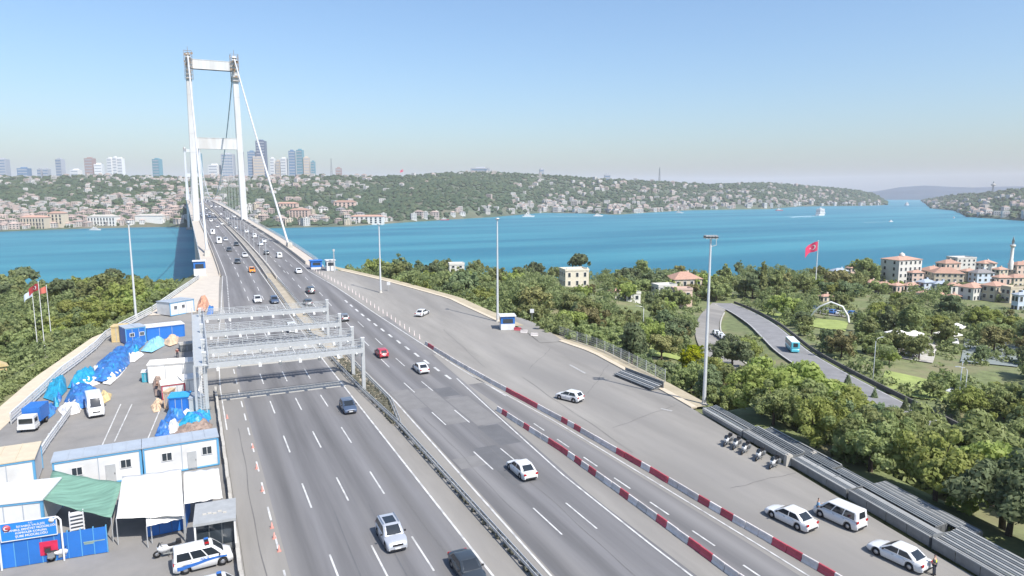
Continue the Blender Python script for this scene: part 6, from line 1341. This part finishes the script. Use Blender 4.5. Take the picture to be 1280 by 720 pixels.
def crown_puffs(kind, seed):
    r = random.Random(seed); out = []
    if kind == 'round': n, R3, c = 32, (3.7, 3.7, 3.1), 4.7
    elif kind == 'tall': n, R3, c = 32, (2.7, 2.7, 4.2), 5.6
    elif kind == 'wide': n, R3, c = 38, (4.8, 4.4, 2.7), 4.3
    elif kind == 'pine': n, R3, c = 26, (3.4, 3.4, 1.6), 7.6
    elif kind == 'cypress':
        for k in range(26): t = k/25; out.append((r.uniform(-.3,.3), r.uniform(-.3,.3), 0.8 + 10*t, 0.35 + 1.15*(1-t)**0.8*min(1, t*6+0.3)))
        return out
    n = int(n*1.5); lob = r.uniform(0.1, 0.3)
    for k in range(n):
        a = r.uniform(0, 2*math.pi); z = r.uniform(-0.75, 1); q = math.sqrt(max(0, 1 - z*z)); f = r.uniform(0.4, 1.08) * (1 + lob*math.sin(a*3+seed) + 0.15*math.sin(a*5+z*4+seed*2))
        out.append((R3[0]*q*f*math.cos(a), R3[1]*q*f*math.sin(a), c + R3[2]*z*f, r.uniform(0.45, 1.3)))
    out += [(r.uniform(-1,1), r.uniform(-1,1), c + r.uniform(-1,1), 1.6) for _ in range(5)]
    return out
def trunk_mb(kind, puffs, seed):
    r = random.Random(seed); h = {'round': 3.8, 'tall': 5, 'wide': 3.4, 'pine': 7.2, 'cypress': 1.5}[kind]; mb = MB()
    mb.tube([(0,0,-0.8),(0.1,0.05,h*0.4),(0.05,-0.1,h*0.8),(0,0,h)], [0.34,0.25,0.17,0.1], 7)
    for p in r.sample(puffs, 9 if kind != 'cypress' else 0):
        b = h*r.uniform(0.45, 0.9); mb.tube([(0.05,0,b),(p[0]*0.5,p[1]*0.5,(b+p[2])/2+0.3),(p[0],p[1],p[2])], [0.11,0.07,0.03], 5)
    return mb
PROTO = {}
def tree_proto(kind, colr, lod, var):
    key = (kind, colr, lod, var)
    if key not in PROTO:
        seed = hash((kind, var)) % 1000 if False else (sum(map(ord, kind))*7 + var*31); pf = crown_puffs(kind, seed)
        n, s = {0: (7200, 0.42), 1: (3400, 0.6), 2: (1900, 0.85)}[lod]
        if kind == 'cypress': n //= 3
        if kind in ('wide',): n = int(n*1.25)
        V, F = leaves(pf, n, s, seed + 5); PROTO[key] = (poly_mesh('crown', V, F, [LEAFM[colr]]), trunk_mb(kind, pf, seed).mesh('trunk', M_WOOD))
    return PROTO[key]
HGT = {'round': 8.7, 'tall': 10.6, 'wide': 7.9, 'pine': 9.8, 'cypress': 11.2}; RADI = {'round': 4.4, 'tall': 3.5, 'wide': 5.4, 'pine': 4.2, 'cypress': 1.4}
def put_tree(p, kind, colr, sc, label, group=None, lod=1, var=0, name=None):
    cr, tr = tree_proto(kind, colr, lod, var); t = empty(name or {'round': 'broadleaf_tree', 'tall': 'tall_tree', 'wide': 'spreading_tree', 'pine': 'umbrella_pine', 'cypress': 'cypress_tree'}[kind], p, rnd.uniform(0, 6.28), label, 'tree', group, (sc*rnd.uniform(.92,1.08), sc*rnd.uniform(.92,1.08), sc))
    obj('crown', cr, t); obj('trunk', tr, t); return t
# what the trees must not hide: (u0, u1, v0, v1, distance)
CLEAR = [(698,739,326,354,350),(778,801,364,384,250),(838,874,338,349,295),(845,866,362,374,258),(1106,1152,318,346,365),(1155,1205,322,346,355),(1190,1218,315,330,425),(1208,1262,346,380,284),(1262,1280,352,385,278),(1262,1272,292,326,390),(1088,1150,350,362,330),(1219,1243,332,350,355),(1008,1027,300,335,318),
         (900,960,384,414,230),(955,1002,410,448,165),(1016,1068,379,408,226),(940,1060,380,402,205),(820,862,418,445,150),(886,900,392,440,170),(1124,1164,446,472,165),(1190,1212,440,462,190),(1225,1278,448,475,165),(1058,1176,487,540,104),(1125,1262,506,550,100),(622,645,380,412,146),(655,680,398,420,140),(560,580,324,332,325)]
VLINE = lerp_tab([-150,0,25,40,120,140,160,215,235,262,400,440,500,560,610,660,690,720,740,760,800,830,880,925,960,990,1030,1060,1080,1100,1108,1280,1500], [342,348,333,347,345,336,345,348,334,344,330,320,326,322,319,316,324,314,332,331,322,328,336,326,316,334,334,334,314,328,350,356,360])
placed = []
lowA, lowB = lowroad, lowroad2
CLEARD = [(lowA, 7.5), (lowB, 6.5)]
def ok_spot(x, y, rmin):
    for px, py, pr in placed:
        if (px-x)**2 + (py-y)**2 < ((rmin+pr)*0.52)**2: return False
    for pts, w in CLEARD:
        d, _ = seg_near(pts, np.array([x]), np.array([y]))
        if d[0] < w: return False
    return True
def uvd(x, y, z):
    q = np.array([x, y, z]) - C0; D = q @ FW; return 640 + FPX*(q @ RT)/D, 360 - FPX*(q @ UPV)/D, D
def fit_tree(x, y, kind, sc):
    g = landz(x, y)
    if g < 1.0: return None
    for _ in range(10):
        u, vt, D = uvd(x, y, g + HGT[kind]*sc); ru = RADI[kind]*sc/D*FPX; _, vb, _ = uvd(x, y, g + 1.0)
        bad = vt < VLINE(u) - 3
        for a, b, c_, d_, DD in CLEAR:
            if D < DD and u + ru*0.8 > a and u - ru*0.8 < b and vt < d_ and vb > c_: bad = True; break
        if not bad: return sc, g, D, u
        sc *= 0.84
        if sc < 0.27: return None
    return None
rt = random.Random(21)
def scatter(n, ur, dr, test, mix, labels, group, smin=0.75, smax=1.25, dens=1.0):
    k = tries = 0
    while k < n and tries < n*40:
        tries += 1; u = rt.uniform(*ur); q = rt.random(); D = dr[0] + (dr[1]-dr[0])*q**dens; p = PD(u, D)
        if not test(p.x, p.y): continue
        kind, colr = rt.choice(mix); sc = rt.uniform(smin, smax)
        if not ok_spot(p.x, p.y, RADI[kind]*sc): continue
        f = fit_tree(p.x, p.y, kind, sc)
        if not f: continue
        sc, g, D, uu = f; lod = 0 if D < 115 else 1 if D < 230 else 2
        put_tree((p.x, p.y, g - 0.1), kind, colr, sc, labels[colr] , group + ', ' + colr, lod, rt.randrange(3)); placed.append((p.x, p.y, RADI[kind]*sc)); k += 1
    return k
def lab(where): return {'olive': 'olive green tree ' + where, 'bright': 'bright yellow-green tree ' + where, 'dark': 'dark green tree ' + where, 'brown': 'brownish green tree ' + where, 'yellow': 'yellow-leaved tree ' + where}
# single trees one can point at
for u, D, kind, colr, sc, label in ((1082, 372, 'round', 'olive', 1.75, 'large round tree rising over the strait left of the white mansion'), (724, 372, 'pine', 'dark', 1.6, 'tall dark pine behind the stone villa'), (822, 300, 'wide', 'dark', 1.35, 'broad dark tree standing against the water left of the terracotta roof'),
      (957, 290, 'cypress', 'olive', 1.55, 'tall pointed tree in the middle of the treeline'), (944, 292, 'tall', 'dark', 1.3, 'dark upright tree left of the tall pointed one'), (922, 152, 'wide', 'dark', 1.0, 'round dark tree in front of the white cars on the slip road'), (884, 300, 'round', 'bright', 1.25, 'yellow-green tree right of the terracotta roof'),
      (898, 296, 'round', 'olive', 1.15, 'olive tree behind the top of the slip road'), (24, 285, 'pine', 'dark', 1.35, 'dark pine standing above the left treeline'), (138, 300, 'pine', 'dark', 1.2, 'dark pine against the water left of the slim mast'), (868, 140, 'round', 'yellow', 0.6, 'small vivid yellow tree beside the slip road'),
      (874, 158, 'round', 'yellow', 0.55, 'small yellow-green tree above the vivid yellow one'), (500, 270, 'tall', 'dark', 1.15, 'dark upright tree right of the slim mast near the bridge'),
      (1000, 98, 'wide', 'bright', 1.35, 'big feathery yellow-green tree behind the grandstands'), (1062, 96, 'round', 'bright', 1.1, 'yellow-green tree right of the big feathery one'), (1110, 84, 'wide', 'dark', 1.15, 'dense dark tree behind the plank stack'), (1190, 77, 'wide', 'olive', 1.2, 'large olive tree at the lower right behind the grandstands'), (1272, 73, 'wide', 'olive', 1.3, 'large tree cut by the right edge above the grandstand'), (945, 106, 'wide', 'olive', 1.05, 'dark tree behind the far end of the grandstands')):
    p = PD(u, D); g = landz(p.x, p.y)
    lod = 0 if D < 125 else 1 if D < 230 else 2
    put_tree((p.x, p.y, g - 0.1), kind, colr, sc, label, None, lod, 1); placed.append((p.x, p.y, RADI[kind]*sc))
for k, (x, y, kind, colr, sc) in enumerate(((67.2,63,'wide','olive',0.72),(66.0,55,'round','bright',0.78),(65.6,47.5,'wide','olive',0.85),(65.2,40,'wide','bright',0.9),(64.6,33,'wide','dark',0.95),(64.0,26,'wide','olive',0.95),(70,50,'round','olive',1.0),(69.5,36,'round','bright',1.05),(68.5,24,'wide','olive',1.1))):
    put_tree((x, y, landz(x, y) - 0.1), kind, colr, sc, {'olive': 'olive green', 'bright': 'yellow-green', 'dark': 'dark green'}[colr] + ' tree leaning over the back of the grandstands', 'trees at the back of the grandstands', 0, k % 3); placed.append((x, y, RADI[kind]*sc))
leftside = lambda x, y: x < XLOT(y) - 5.5 and y < 420
rightside = lambda x, y: (x > XR(y) + (7.5 if y < 75 else 6.0)) if y < 232 else x > 44 + AX(y)
MIXL0 = [('round','bright'),('wide','bright'),('round','olive'),('wide','olive'),('round','bright')]; MIXL = [('round','olive'),('round','bright'),('wide','olive'),('wide','bright'),('pine','dark'),('round','dark'),('tall','olive')]; MIXR = [('round','olive'),('round','dark'),('wide','olive'),('tall','olive'),('round','bright'),('wide','bright'),('round','olive'),('round','brown'),('tall','dark'),('wide','olive')]
scatter(26, (-30, 262), (115, 190), leftside, MIXL0, lab('in the near left grove by the flagpoles'), 'trees in the near left grove', 0.5, 0.95)
scatter(40, (-60, 262), (180, 330), leftside, MIXL, lab('in the far left grove towards the water'), 'trees in the left grove', 0.85, 1.3)
scatter(20, (960, 1420), (72, 116), rightside, [('wide','olive'),('wide','dark'),('round','bright'),('round','olive')], lab('in the thicket behind the grandstands'), 'trees behind the grandstands', 0.6, 1.1)
scatter(40, (690, 1010), (96, 190), rightside, MIXR, lab('in the belt of trees below the plaza'), 'trees below the plaza', 0.6, 1.0)
scatter(30, (430, 720), (165, 300), rightside, MIXR, lab('in the grove between the plaza and the strait'), 'trees between the plaza and the strait', 0.75, 1.15)
scatter(30, (420, 1090), (290, 500), rightside, MIXR, lab('near the shore below the plaza'), 'trees near the shore', 1.0, 1.5)
scatter(50, (860, 1320), (185, 360), rightside, MIXR, lab('between the lower road and the village'), 'trees between the lower road and the village', 0.75, 1.15)
scatter(36, (1000, 1330), (106, 215), rightside, MIXR, lab('on the slope right of the lower road'), 'trees on the right slope', 0.5, 0.9)
scatter(24, (715, 900), (165, 300), rightside, MIXR, lab('around the villas below the plaza'), 'trees around the villas', 0.55, 1.0)
# conical shrubs beside the lower road
cm = None
V, F = leaves([(0,0,0.25+1.9*k/9, 0.62*(1-k/10)+0.06) for k in range(10)], 900, 0.2, 77); cm = poly_mesh('conical_shrub', V, F, [LEAFM['dark']])
for k, (u, v) in enumerate(((1131,514),(1142,512),(1155,524),(1170,527),(1178,532),(1195,531),(1232,545),(1243,547),(1256,562),(1093,496),(1060,477),(1268,566))):
    p = G(u, v, 44.0); p.z = landz(p.x, p.y); tag(obj('conical_shrub', cm, None, p, rnd.uniform(0,6), rnd.uniform(0.95,1.35)), 'small cone-shaped shrub along the lower road', 'shrub', 'cone shrubs along the lower road')
# hedge at the compound fence
pf = []
for y in np.arange(108, 172, 0.5): pf.append((XLOT(y) - 1.8 + rnd.uniform(-.8,.8), y, ZR(y) - 0.6 + rnd.uniform(0,1.0), rnd.uniform(0.7,1.1)))
V, F = leaves(pf, 9000, 0.36, 31); tag(obj('hedge', poly_mesh('hedge', V, F, [LEAFM['olive']])), 'long rough hedge outside the compound rail fence', 'hedge')
# thicket: crowns that merge into one mass between the trees one can tell apart
rb = random.Random(8); pf = []; got = 0
while got < 700:
    if rb.random() < 0.2: u, D, t_ = rb.uniform(-60, 262), rb.uniform(120, 340), leftside
    else: u, D, t_ = rb.uniform(430, 1340), 95 + 400*rb.random()**1.15, rightside
    p = PD(u, D)
    if not t_(p.x, p.y) or any(seg_near(pts, np.array([p.x]), np.array([p.y]))[0][0] < w - 0.5 for pts, w in CLEARD): got += 0.05; continue
    f = fit_tree(p.x, p.y, 'round', rb.uniform(0.45, 0.85) if D < 190 else rb.uniform(0.7, 1.2))
    if not f: got += 0.05; continue
    sc, g, D, uu = f; got += 1
    for k in range(15):
        a = rb.uniform(0, 6.28); q = rb.uniform(0.1, 1)**0.6; pf.append((p.x + 3.9*sc*q*math.cos(a), p.y + 3.9*sc*q*math.sin(a), g + sc*rb.uniform(0.8, 7.4 - 3.2*q), sc*rb.uniform(0.8, 1.7)))
V, F = leaves(pf, 300000, 0.62, 43); tag(obj('thicket', poly_mesh('thicket', V, F, [leaf_mat('leaf_thicket', (0.16, 0.19, 0.092), (0.27, 0.30, 0.14), (0.36, 0.375, 0.20), 0.0, 0.07, 0.48)])), 'mass of lower trees filling the slopes between the single trees', 'thicket', None, 'stuff')
# undergrowth
pf = []; rg = random.Random(4)
while len(pf) < 5200:
    if rg.random() < 0.3: u, D, t_ = rg.uniform(-60, 262), rg.uniform(105, 300), leftside
    else: u, D, t_ = rg.uniform(420, 1400), 72 + 330*rg.random()**1.3, rightside
    p = PD(u, D)
    if not t_(p.x, p.y): continue
    if any(seg_near(pts, np.array([p.x]), np.array([p.y]))[0][0] < w - 1.5 for pts, w in CLEARD): continue
    g = landz(p.x, p.y)
    if g < 1: continue
    uu, vv, DD = uvd(p.x, p.y, g + 2.2)
    if any(a - 1 < uu < b + 1 and c_ - 2 < vv < d_ + 2 and D < dd + 4 for a, b, c_, d_, dd in CLEAR): continue
    r_ = rg.uniform(0.5, 1.2) * (1 + D/300)
    for _ in range(2): pf.append((p.x + rg.uniform(-1,1), p.y + rg.uniform(-1,1), g + rg.uniform(0, 0.8), r_))
V, F = leaves(pf, 170000, 0.6, 41); tag(obj('undergrowth', poly_mesh('undergrowth', V, F, [leaf_mat('leaf_under', (0.12, 0.145, 0.068), (0.205, 0.228, 0.10), (0.29, 0.29, 0.15), 0.0, 0.1, 0.2)])), 'low scrub covering the slopes between the trees', 'undergrowth', None, 'stuff')

# ================================================================== THE FAR CITY
M_FROOF = mat('far_roof', (0.33, 0.255, 0.22), 0.85, var=0.25, scale=0.05, objvar=0.25); M_FWALL = mat('far_wall', (0.43, 0.40, 0.37), 0.85, var=0.1, scale=0.05, objvar=0.2); M_FWHITE = mat('far_white_wall', (0.50, 0.49, 0.47), 0.85, var=0.1, scale=0.05, objvar=0.2); M_FPINK = mat('far_pink_wall', (0.42, 0.35, 0.31), 0.85, var=0.1, scale=0.05, objvar=0.2)
def far_house_mesh(w, d, h, style, wall, roof, storeys=3, nx=3):
    mb = MB().box((0,0,h/2-3), (w,d,h+6), mi=0)
    if style == 'hip':
        W, D, rh = w/2+0.6, d/2+0.6, min(w,d)*0.27; r_ = W - D*0.95 if w > d else 0
        mb.add([(-W,-D,h),(W,-D,h),(W,D,h),(-W,D,h),(-r_,0,h+rh),(r_,0,h+rh)], [(0,1,5,4),(1,2,5),(2,3,4,5),(3,0,4)], 1)
    else: mb.box((0,0,h+0.2), (w+0.3,d+0.3,0.5), mi=1).box((w*0.15,0,h+1.2), (w*0.3,d*0.3,2), mi=0)
    sh = h/storeys
    for i in range(storeys):
        for j in range(nx): mb.box((-w/2 + w*(j+0.5)/nx, -d/2-0.05, sh*(i+0.55)), (w/nx*0.45, 0.2, sh*0.5), mi=2)
        for s in (-1, 1):
            for j in range(2): mb.box((s*(w/2+0.05), -d/2 + d*(j+0.5)/2, sh*(i+0.55)), (0.2, d*0.22, sh*0.5), mi=2)
    return mb.mesh('far_house', [wall, roof, M_WIN])
FH_ = [(far_house_mesh(13,11,9,'hip',M_FWHITE,M_FROOF), 'white', 'with red roof'), (far_house_mesh(16,11,10,'hip',M_FWALL,M_FROOF), 'cream', 'with red roof'), (far_house_mesh(12,12,13,'flat',M_FWHITE,M_CONC,4), 'white', 'with flat roof'),
       (far_house_mesh(18,12,11,'hip',M_FPINK,M_FROOF), 'pink', 'with red roof'), (far_house_mesh(15,12,12,'flat',M_CREAM,M_CONC,4), 'cream', 'with flat roof'), (far_house_mesh(20,12,9,'hip',M_FWHITE,M_ROOFD), 'white', 'with dark roof')]
rf_ = random.Random(33)
cand = []
while len(cand) < 1250:
    u = rf_.uniform(-60, 1100); t = rf_.random()**1.15
    if rf_.random() > built(u, t) * (1 if u < 230 and t < 0.42 else clump(u, t)): continue
    p = EU.at(u, max(t, 0.012))
    if any(abs(p.x-q[0].x) < 9 and abs(p.y-q[0].y) < 9 for q in cand[-260:]): continue
    cand.append((p, u, t))
while len(cand) < 1330:
    u = rf_.uniform(1150, 1300); t = rf_.random()**2 * 0.6; p = AS.at(u, max(t, 0.02)); cand.append((p, u, t))
cand.sort(key=lambda c: (c[0] - Vector((0,0,82))).length)
def zone(u): return 'left of the bridge' if u < 232 else 'behind the bridge towers' if u < 330 else 'right of the bridge tower' if u < 470 else 'in the middle of the picture' if u < 700 else 'towards the right' if u < 1105 else 'on the headland'
BV, BF, BM_ = [], [], []
for i, (p, u, t) in enumerate(cand):
    s = rf_.uniform(0.8, 1.3); k = rf_.randrange(6); rz = FACE + rf_.choice((0, 0.3, -0.4, 0.7, 1.2)) + rf_.uniform(-.1,.1)
    if u < 230: s *= 0.8
    if u < 230 and t < 0.4: k = rf_.choice((0, 1, 3, 1, 3))
    if i < 300:
        me, c_, r2 = FH_[k]; pos = ('on the waterfront' if t < 0.06 else 'low on the far hillside' if t < 0.4 else 'high on the far hillside')
        tag(obj('far_house', me, None, p, rz, s), c_ + ' house ' + r2 + ' ' + pos + ' ' + zone(u), 'house', c_ + ' houses ' + r2 + ' ' + pos + ' ' + zone(u))
    else:
        w, d, h = rf_.uniform(11, 19)*s/2, rf_.uniform(9, 13)*s/2, rf_.uniform(8, 14)*s; ca_, sa_ = math.cos(rz), math.sin(rz); b0 = len(BV); wi = rf_.choice((0, 0, 1, 2)); flat = rf_.random() < 0.45
        def T(x, y, z): return (p.x + ca_*x - sa_*y, p.y + sa_*x + ca_*y, p.z + z)
        BV += [T(-w,-d,-6),T(w,-d,-6),T(w,d,-6),T(-w,d,-6),T(-w,-d,h),T(w,-d,h),T(w,d,h),T(-w,d,h),T(-w*0.3,0,h+(0.3 if flat else d*0.55)),T(w*0.3,0,h+(0.3 if flat else d*0.55))]
        for f, mi in (((0,1,5,4),wi),((1,2,6,5),wi),((2,3,7,6),wi),((3,0,4,7),wi),((4,5,9,8),3),((6,7,8,9),3),((5,6,9,9),3),((7,4,8,8),3)):
            BF.append(tuple(dict.fromkeys(b0+q for q in f))); BM_.append(4 if flat and mi == 3 else mi)
        for j in (-0.5, 0.1, 0.6):
            for i2 in (0.3, 0.65): 
                c0 = len(BV); hw = w*0.13; BV += [T(w*j-hw,-d-0.15,h*i2-1),T(w*j+hw,-d-0.15,h*i2-1),T(w*j+hw,-d-0.15,h*i2+1),T(w*j-hw,-d-0.15,h*i2+1)]; BF.append((c0,c0+1,c0+2,c0+3)); BM_.append(5)
mb = MB(); mb.v = BV; mb.f = BF; mb.m = BM_; mb.sm = [False]*len(BF)
tag(mb.build('far_town', [M_FWHITE, M_FWALL, M_FPINK, M_FROOF, M_CONC, M_WIN]), 'hundreds of small pale houses scattered up the hills across the strait', 'town', None, 'stuff')
# waterfront palaces
for u0, u1, vt, vb, lab_, wl_, rf, nx in ((32,62,271,287,'cream waterfront palace at the far left of the shore',M_CREAM,M_TERRA,8),(115,149,270,285,'long white waterfront palace with two wings',M_PLAST,M_CONC,9),(174,208,269,284,'pale windowless waterfront hall beside the bridge',M_PLAST,M_CONC,5),(66,84,266,280,'small cream mansion behind the waterfront',M_CREAM,M_TERRA,4),
        (365,388,262,271,'long pink-walled palace on the hillside right of the bridge',M_PINK,M_TERRA,6),(350,374,254,262,'pink palace with red roof up the hillside right of the bridge',M_PINK,M_TERRA,6),(420,446,252,261,'red and white building with columns on the hillside',M_PINK,M_TERRA,5),(490,516,261,268,'cream waterfront mansion below the wooded hill',M_CREAM,M_TERRA,5),(440,480,270,279,'white waterfront row left of the wooded hill',M_PLAST,M_TERRA,7)):
    D = EU.D0((u0+u1)/2) + 25 + max(0, (276-vb)*24); w = (u1-u0)/FPX*D; h = (vb-vt)/FPX*D; q = PD((u0+u1)/2, D); q.z = zv(vb, D)
    t = empty('waterfront_palace', q, FACE, lab_, 'palace'); MB().box((0,0,h/2-4), (w,22,h+8)).build('wall', wl_, t); W, Dd = w/2+1, 12
    MB().add([(-W,-Dd,h),(W,-Dd,h),(W,Dd,h),(-W,Dd,h),(-W+9,0,h+4),(W-9,0,h+4)], [(0,1,5,4),(1,2,5),(2,3,4,5),(3,0,4)]).build('roof', rf, t)
    wm = MB().box((0,0,0), (w/nx*0.4, 0.4, h*0.22)).mesh('window', M_WIN)
    if 'windowless' not in lab_:
        for i in range(3):
            for j in range(nx): obj('window', wm, t, (-w/2 + w*(j+0.5)/nx, -11.1, h*(0.2+0.29*i)))
# skyline towers: u0, u1, top row, colour, style words
TWC = {'grey': mat('tower_grey', (0.30, 0.32, 0.35), 0.5), 'blue': mat('tower_blue', (0.09, 0.17, 0.27), 0.25), 'dark': mat('tower_dark', (0.07, 0.10, 0.16), 0.25), 'white': mat('tower_white', (0.62, 0.62, 0.61), 0.6), 'brown': mat('tower_brown', (0.27, 0.19, 0.17), 0.6), 'teal': mat('tower_teal', (0.10, 0.24, 0.29), 0.25), 'beige': mat('tower_beige', (0.46, 0.39, 0.31), 0.6)}
def hi(u): return 0
towers = [(7,19,200,'grey','broad grey tower at the far left of the skyline'),(33,45,211,'blue','low stepped blue block at the left of the skyline'),(56,61,212,'grey','small grey tower left of its twin on the left skyline'),(63,70,212,'grey','small grey slab right of its twin on the left skyline'),(80,88,200,'grey','slim grey tower with dark edges on the left skyline'),(116,126,199,'brown','brown tower on the left skyline'),(127,136,206,'white','white stepped block beside the brown tower'),
   (143,149,199,'white','leftmost of the three joined white slabs on the left skyline'),(149.5,155,198,'white','middle one of the three joined white slabs on the left skyline'),(155.5,162,199,'white','rightmost of the three joined white slabs on the left skyline'),(199,208,200,'teal','teal glass tower just left of the bridge tower'),(251,258,193,'teal','teal tower seen inside the bridge portal'),(284,298,194,'grey','broad grey tower with dark top behind the right bridge leg'),
   (306.5,309.5,191,'dark','thin dark tower just right of the bridge leg'),(316,325,191,'blue','blue tower left of the tallest skyscraper'),(327,338,178,'dark','tallest dark blue skyscraper of the skyline'),(323,336,197,'beige','pale block in front of the tallest skyscraper'),(343,348,199,'white','first slim white tower right of the tallest skyscraper'),(350,355,202,'beige','beige tower between two slim white towers'),(356,363,199,'white','wider white tower right of the beige one'),
   (366,373.5,190,'blue','deep blue glass tower right of the white towers'),(376,383.5,189,'teal','pale teal tower beside the deep blue one'),(384,391,198,'beige','beige stepped tower at the right end of the high-rise cluster'),(393,397.5,203,'teal','small teal tower at the right end of the high-rise cluster'),(423,430,211,'brown','small brown tower with red band right of the cluster'),(268,280,207,'white','low white block inside the bridge portal'),(98,108,213,'white','low white block between grey and brown towers'),(590,612,211,'grey','dark block of flats on top of the middle ridge'),(674,679,212,'grey','lone grey tower on the ridge right of the middle'),(754,761,219,'grey','lone dark tower on the ridge towards the right')]
for u0, u1, vt, col, lab_ in towers:
    D = 3500.0 if u0 < 450 else 3400.0; w = (u1-u0)/FPX*D; zt_ = zv(vt, D); q = PD((u0+u1)/2, D); z0 = 40 if u0 < 450 else 90; q.z = z0; h = zt_ - z0; d = max(w*0.8, 18)
    t = empty('skyline_tower', q, FACE + 0.15*math.sin(u0), lab_, 'tower')
    MB().box((0,0,h/2), (w,d,h)).build('shaft', TWC[col], t); MB().box((0,0,h+3), (w*0.55,d*0.55,6), taper=0.8).build('crown', TWC[col], t)
    nb = max(3, int((h-60)/14)); bm = MB().box((0,0,0), (w*0.86, d+0.8, 4.5)).mesh('window_band', TWC['grey'] if col not in ('grey',) else TWC['blue'])
    for k in range(nb): obj('window_band', bm, t, (0,0,h - 8 - 14*k))
for u, vt, vb, D, lab_ in ((417.5,199,221,3500,'thin radio mast right of the high-rise cluster'),(822,210,229,3700,'thin lattice mast on the ridge towards the right'),(1235,227,243,3200,'tall transmission tower on the right headland')):
    q = PD(u, D); q.z = zv(vb, D) - 15; h = zv(vt, D) - q.z; t = empty('radio_mast', q, 0, lab_, 'mast'); wm_ = 4.5
    mb = MB()
    for a in range(4):
        x, y = (1 if a in (0,3) else -1), (1 if a < 2 else -1); mb.bar((x*wm_,y*wm_,0), (x*0.7,y*0.7,h), 1.3)
    for k in range(8): f = 1 - k/8.5; s_ = wm_*f + 0.7; mb.box((0,0,h*k/8), (2*s_,2*s_,1.0))
    mb.build('lattice', M_GALVD, t)
    if u > 1200: MB().lathe([(3,h*0.72),(9,h*0.76),(9,h*0.84),(3,h*0.88)], 12).build('pod', M_CONC, t)
# ================================================================== SHIPS AND BOATS
def vessel(p, L, W, hull_h, tiers, rz, label, name='ship', cat='ship', hullm=None, wake=0):
    t = empty(name, p, rz, label, cat); V = []; n = 14
    for i in range(n+1):
        x = L/2 - L*i/n; f = min(1, (i/n)*3.2)**0.6 * (1 - 0.15*max(0, (i/n-0.85)/0.15)); w = max(0.02, W/2*f); sheer = hull_h*(1 + 0.25*(1 - i/n)**3)
        V += [(x + (0.05*L*(1-i/n)**4), -w, sheer), (x, -w*0.8, -0.5), (x, w*0.8, -0.5), (x + (0.05*L*(1-i/n)**4), w, sheer)]
    MB().add(V, [(i*4+k, i*4+(k+1)%4, (i+1)*4+(k+1)%4, (i+1)*4+k) for i in range(n) for k in range(4)] + [tuple(4*n+k for k in range(4))]).build('hull', hullm or M_WHITE, t)
    z = hull_h
    for k, (l, w, h, xo) in enumerate(tiers):
        o = MB().box((xo*L, 0, z+h/2), (l*L, w*W, h), taper=0.96).build('deck_house', M_WHITE, t); m_ = MB().box((xo*L, 0, z+h*0.55), (l*L*0.98+0.2, w*W*0.98+0.2, h*0.3)); m_.build('window_row', M_WIN, o); z += h
    MB().box((-0.12*L, 0, z + 0.08*L/2), (0.06*L, 0.25*W, 0.08*L), taper=0.8).build('funnel', M_WHITE, t); MB().tube([(0.1*L,0,z),(0.1*L,0,z+0.12*L)], 0.008*L+0.03, 6).build('mast', M_WHITE, t)
    if wake:
        mb = MB().add([(-0.45*L,-0.15*W,0.12),(-0.45*L,0.15*W,0.12),(-wake*L,0.55*W,0.12),(-wake*L,-0.55*W,0.12)], [(0,1,2,3)])
        for s_ in (-1, 1): mb.add([(0.45*L,s_*0.3*W,0.14),(0.3*L,s_*0.55*W,0.14),(-wake*0.9*L,s_*2.2*W,0.14),(-wake*0.9*L,s_*1.9*W,0.14)], [(0,1,2,3)])
        mb.build('wake', mat('wake_foam', (0.42, 0.55, 0.60), 0.6, var=0.3, scale=0.1), t)['kind'] = 'stuff'
    return t
q = PD(1024, 2190); vessel((q.x, q.y, 0), 52, 15, 5.5, [(0.74,0.94,4.5,-0.05),(0.7,0.9,4.5,-0.06),(0.66,0.88,4,-0.07),(0.6,0.85,3.5,-0.07)], FACE + 0.75, 'large white passenger ship out on the strait', 'passenger_ship', wake=4)
for k, (u, D, L, lab_) in enumerate(((660,2080,38,'white ferry close to the far shore in the middle'),(747,2130,30,'small white ferry right of the middle near the far shore'),(848,2420,26,'white motorboat near the far shore towards the right'),(1130,3600,60,'distant white ship in the narrows'),(1112,1760,14,'small white boat with wake on open water'),(1190,1980,16,'small sailing boat off the right headland'),(972,2700,30,'white yacht moored at the far shore under the hill'),(556,1850,24,'dark red boat at the shore below the wooded hill'),(120,1395,22,'small white boat by the palace left of the bridge'))):
    q = PD(u, D); vessel((q.x, q.y, 0), L, L*0.26, L*0.07+0.5, [(0.6,0.8,L*0.07+0.4,-0.05),(0.35,0.7,L*0.06+0.3,-0.08)], FACE + (0.2, 0.1, -0.3, 1.2, 0.4, 0.9, 0.1, 0.2, 0.0)[k], lab_, 'boat', 'boat', M_RED if 'red' in lab_ else None, wake=(0,5,0,0,7,0,0,0,0)[k])

# ================================================================== LABELS: tell look-alikes apart by their order
def ordn(k): return str(k) + ('th' if 10 <= k % 100 <= 20 else {1: 'st', 2: 'nd', 3: 'rd'}.get(k % 10, 'th'))
same = {}
for o in COL.objects:
    if o.parent is None and o.get('label') and o.get('category') in ('tree', 'barrier', 'traffic cone', 'marker post', 'street lamp', 'car', 'parasol', 'shrub', 'tarpaulin pile'): same.setdefault(o['label'], []).append(o)
for l, os_ in same.items():
    if len(os_) < 2: continue
    if os_[0]['category'] in ('tree', 'parasol', 'shrub', 'tarpaulin pile') or 'parked' in l:
        os_.sort(key=lambda o: uvd(*o.location)[0]); tail = ' from the left'
    else:
        os_.sort(key=lambda o: (o.location - Vector((0, 0, 82))).length); tail = ' from the near end'
    for k, o in enumerate(os_): o['label'] = l + ', ' + ordn(k + 1) + tail
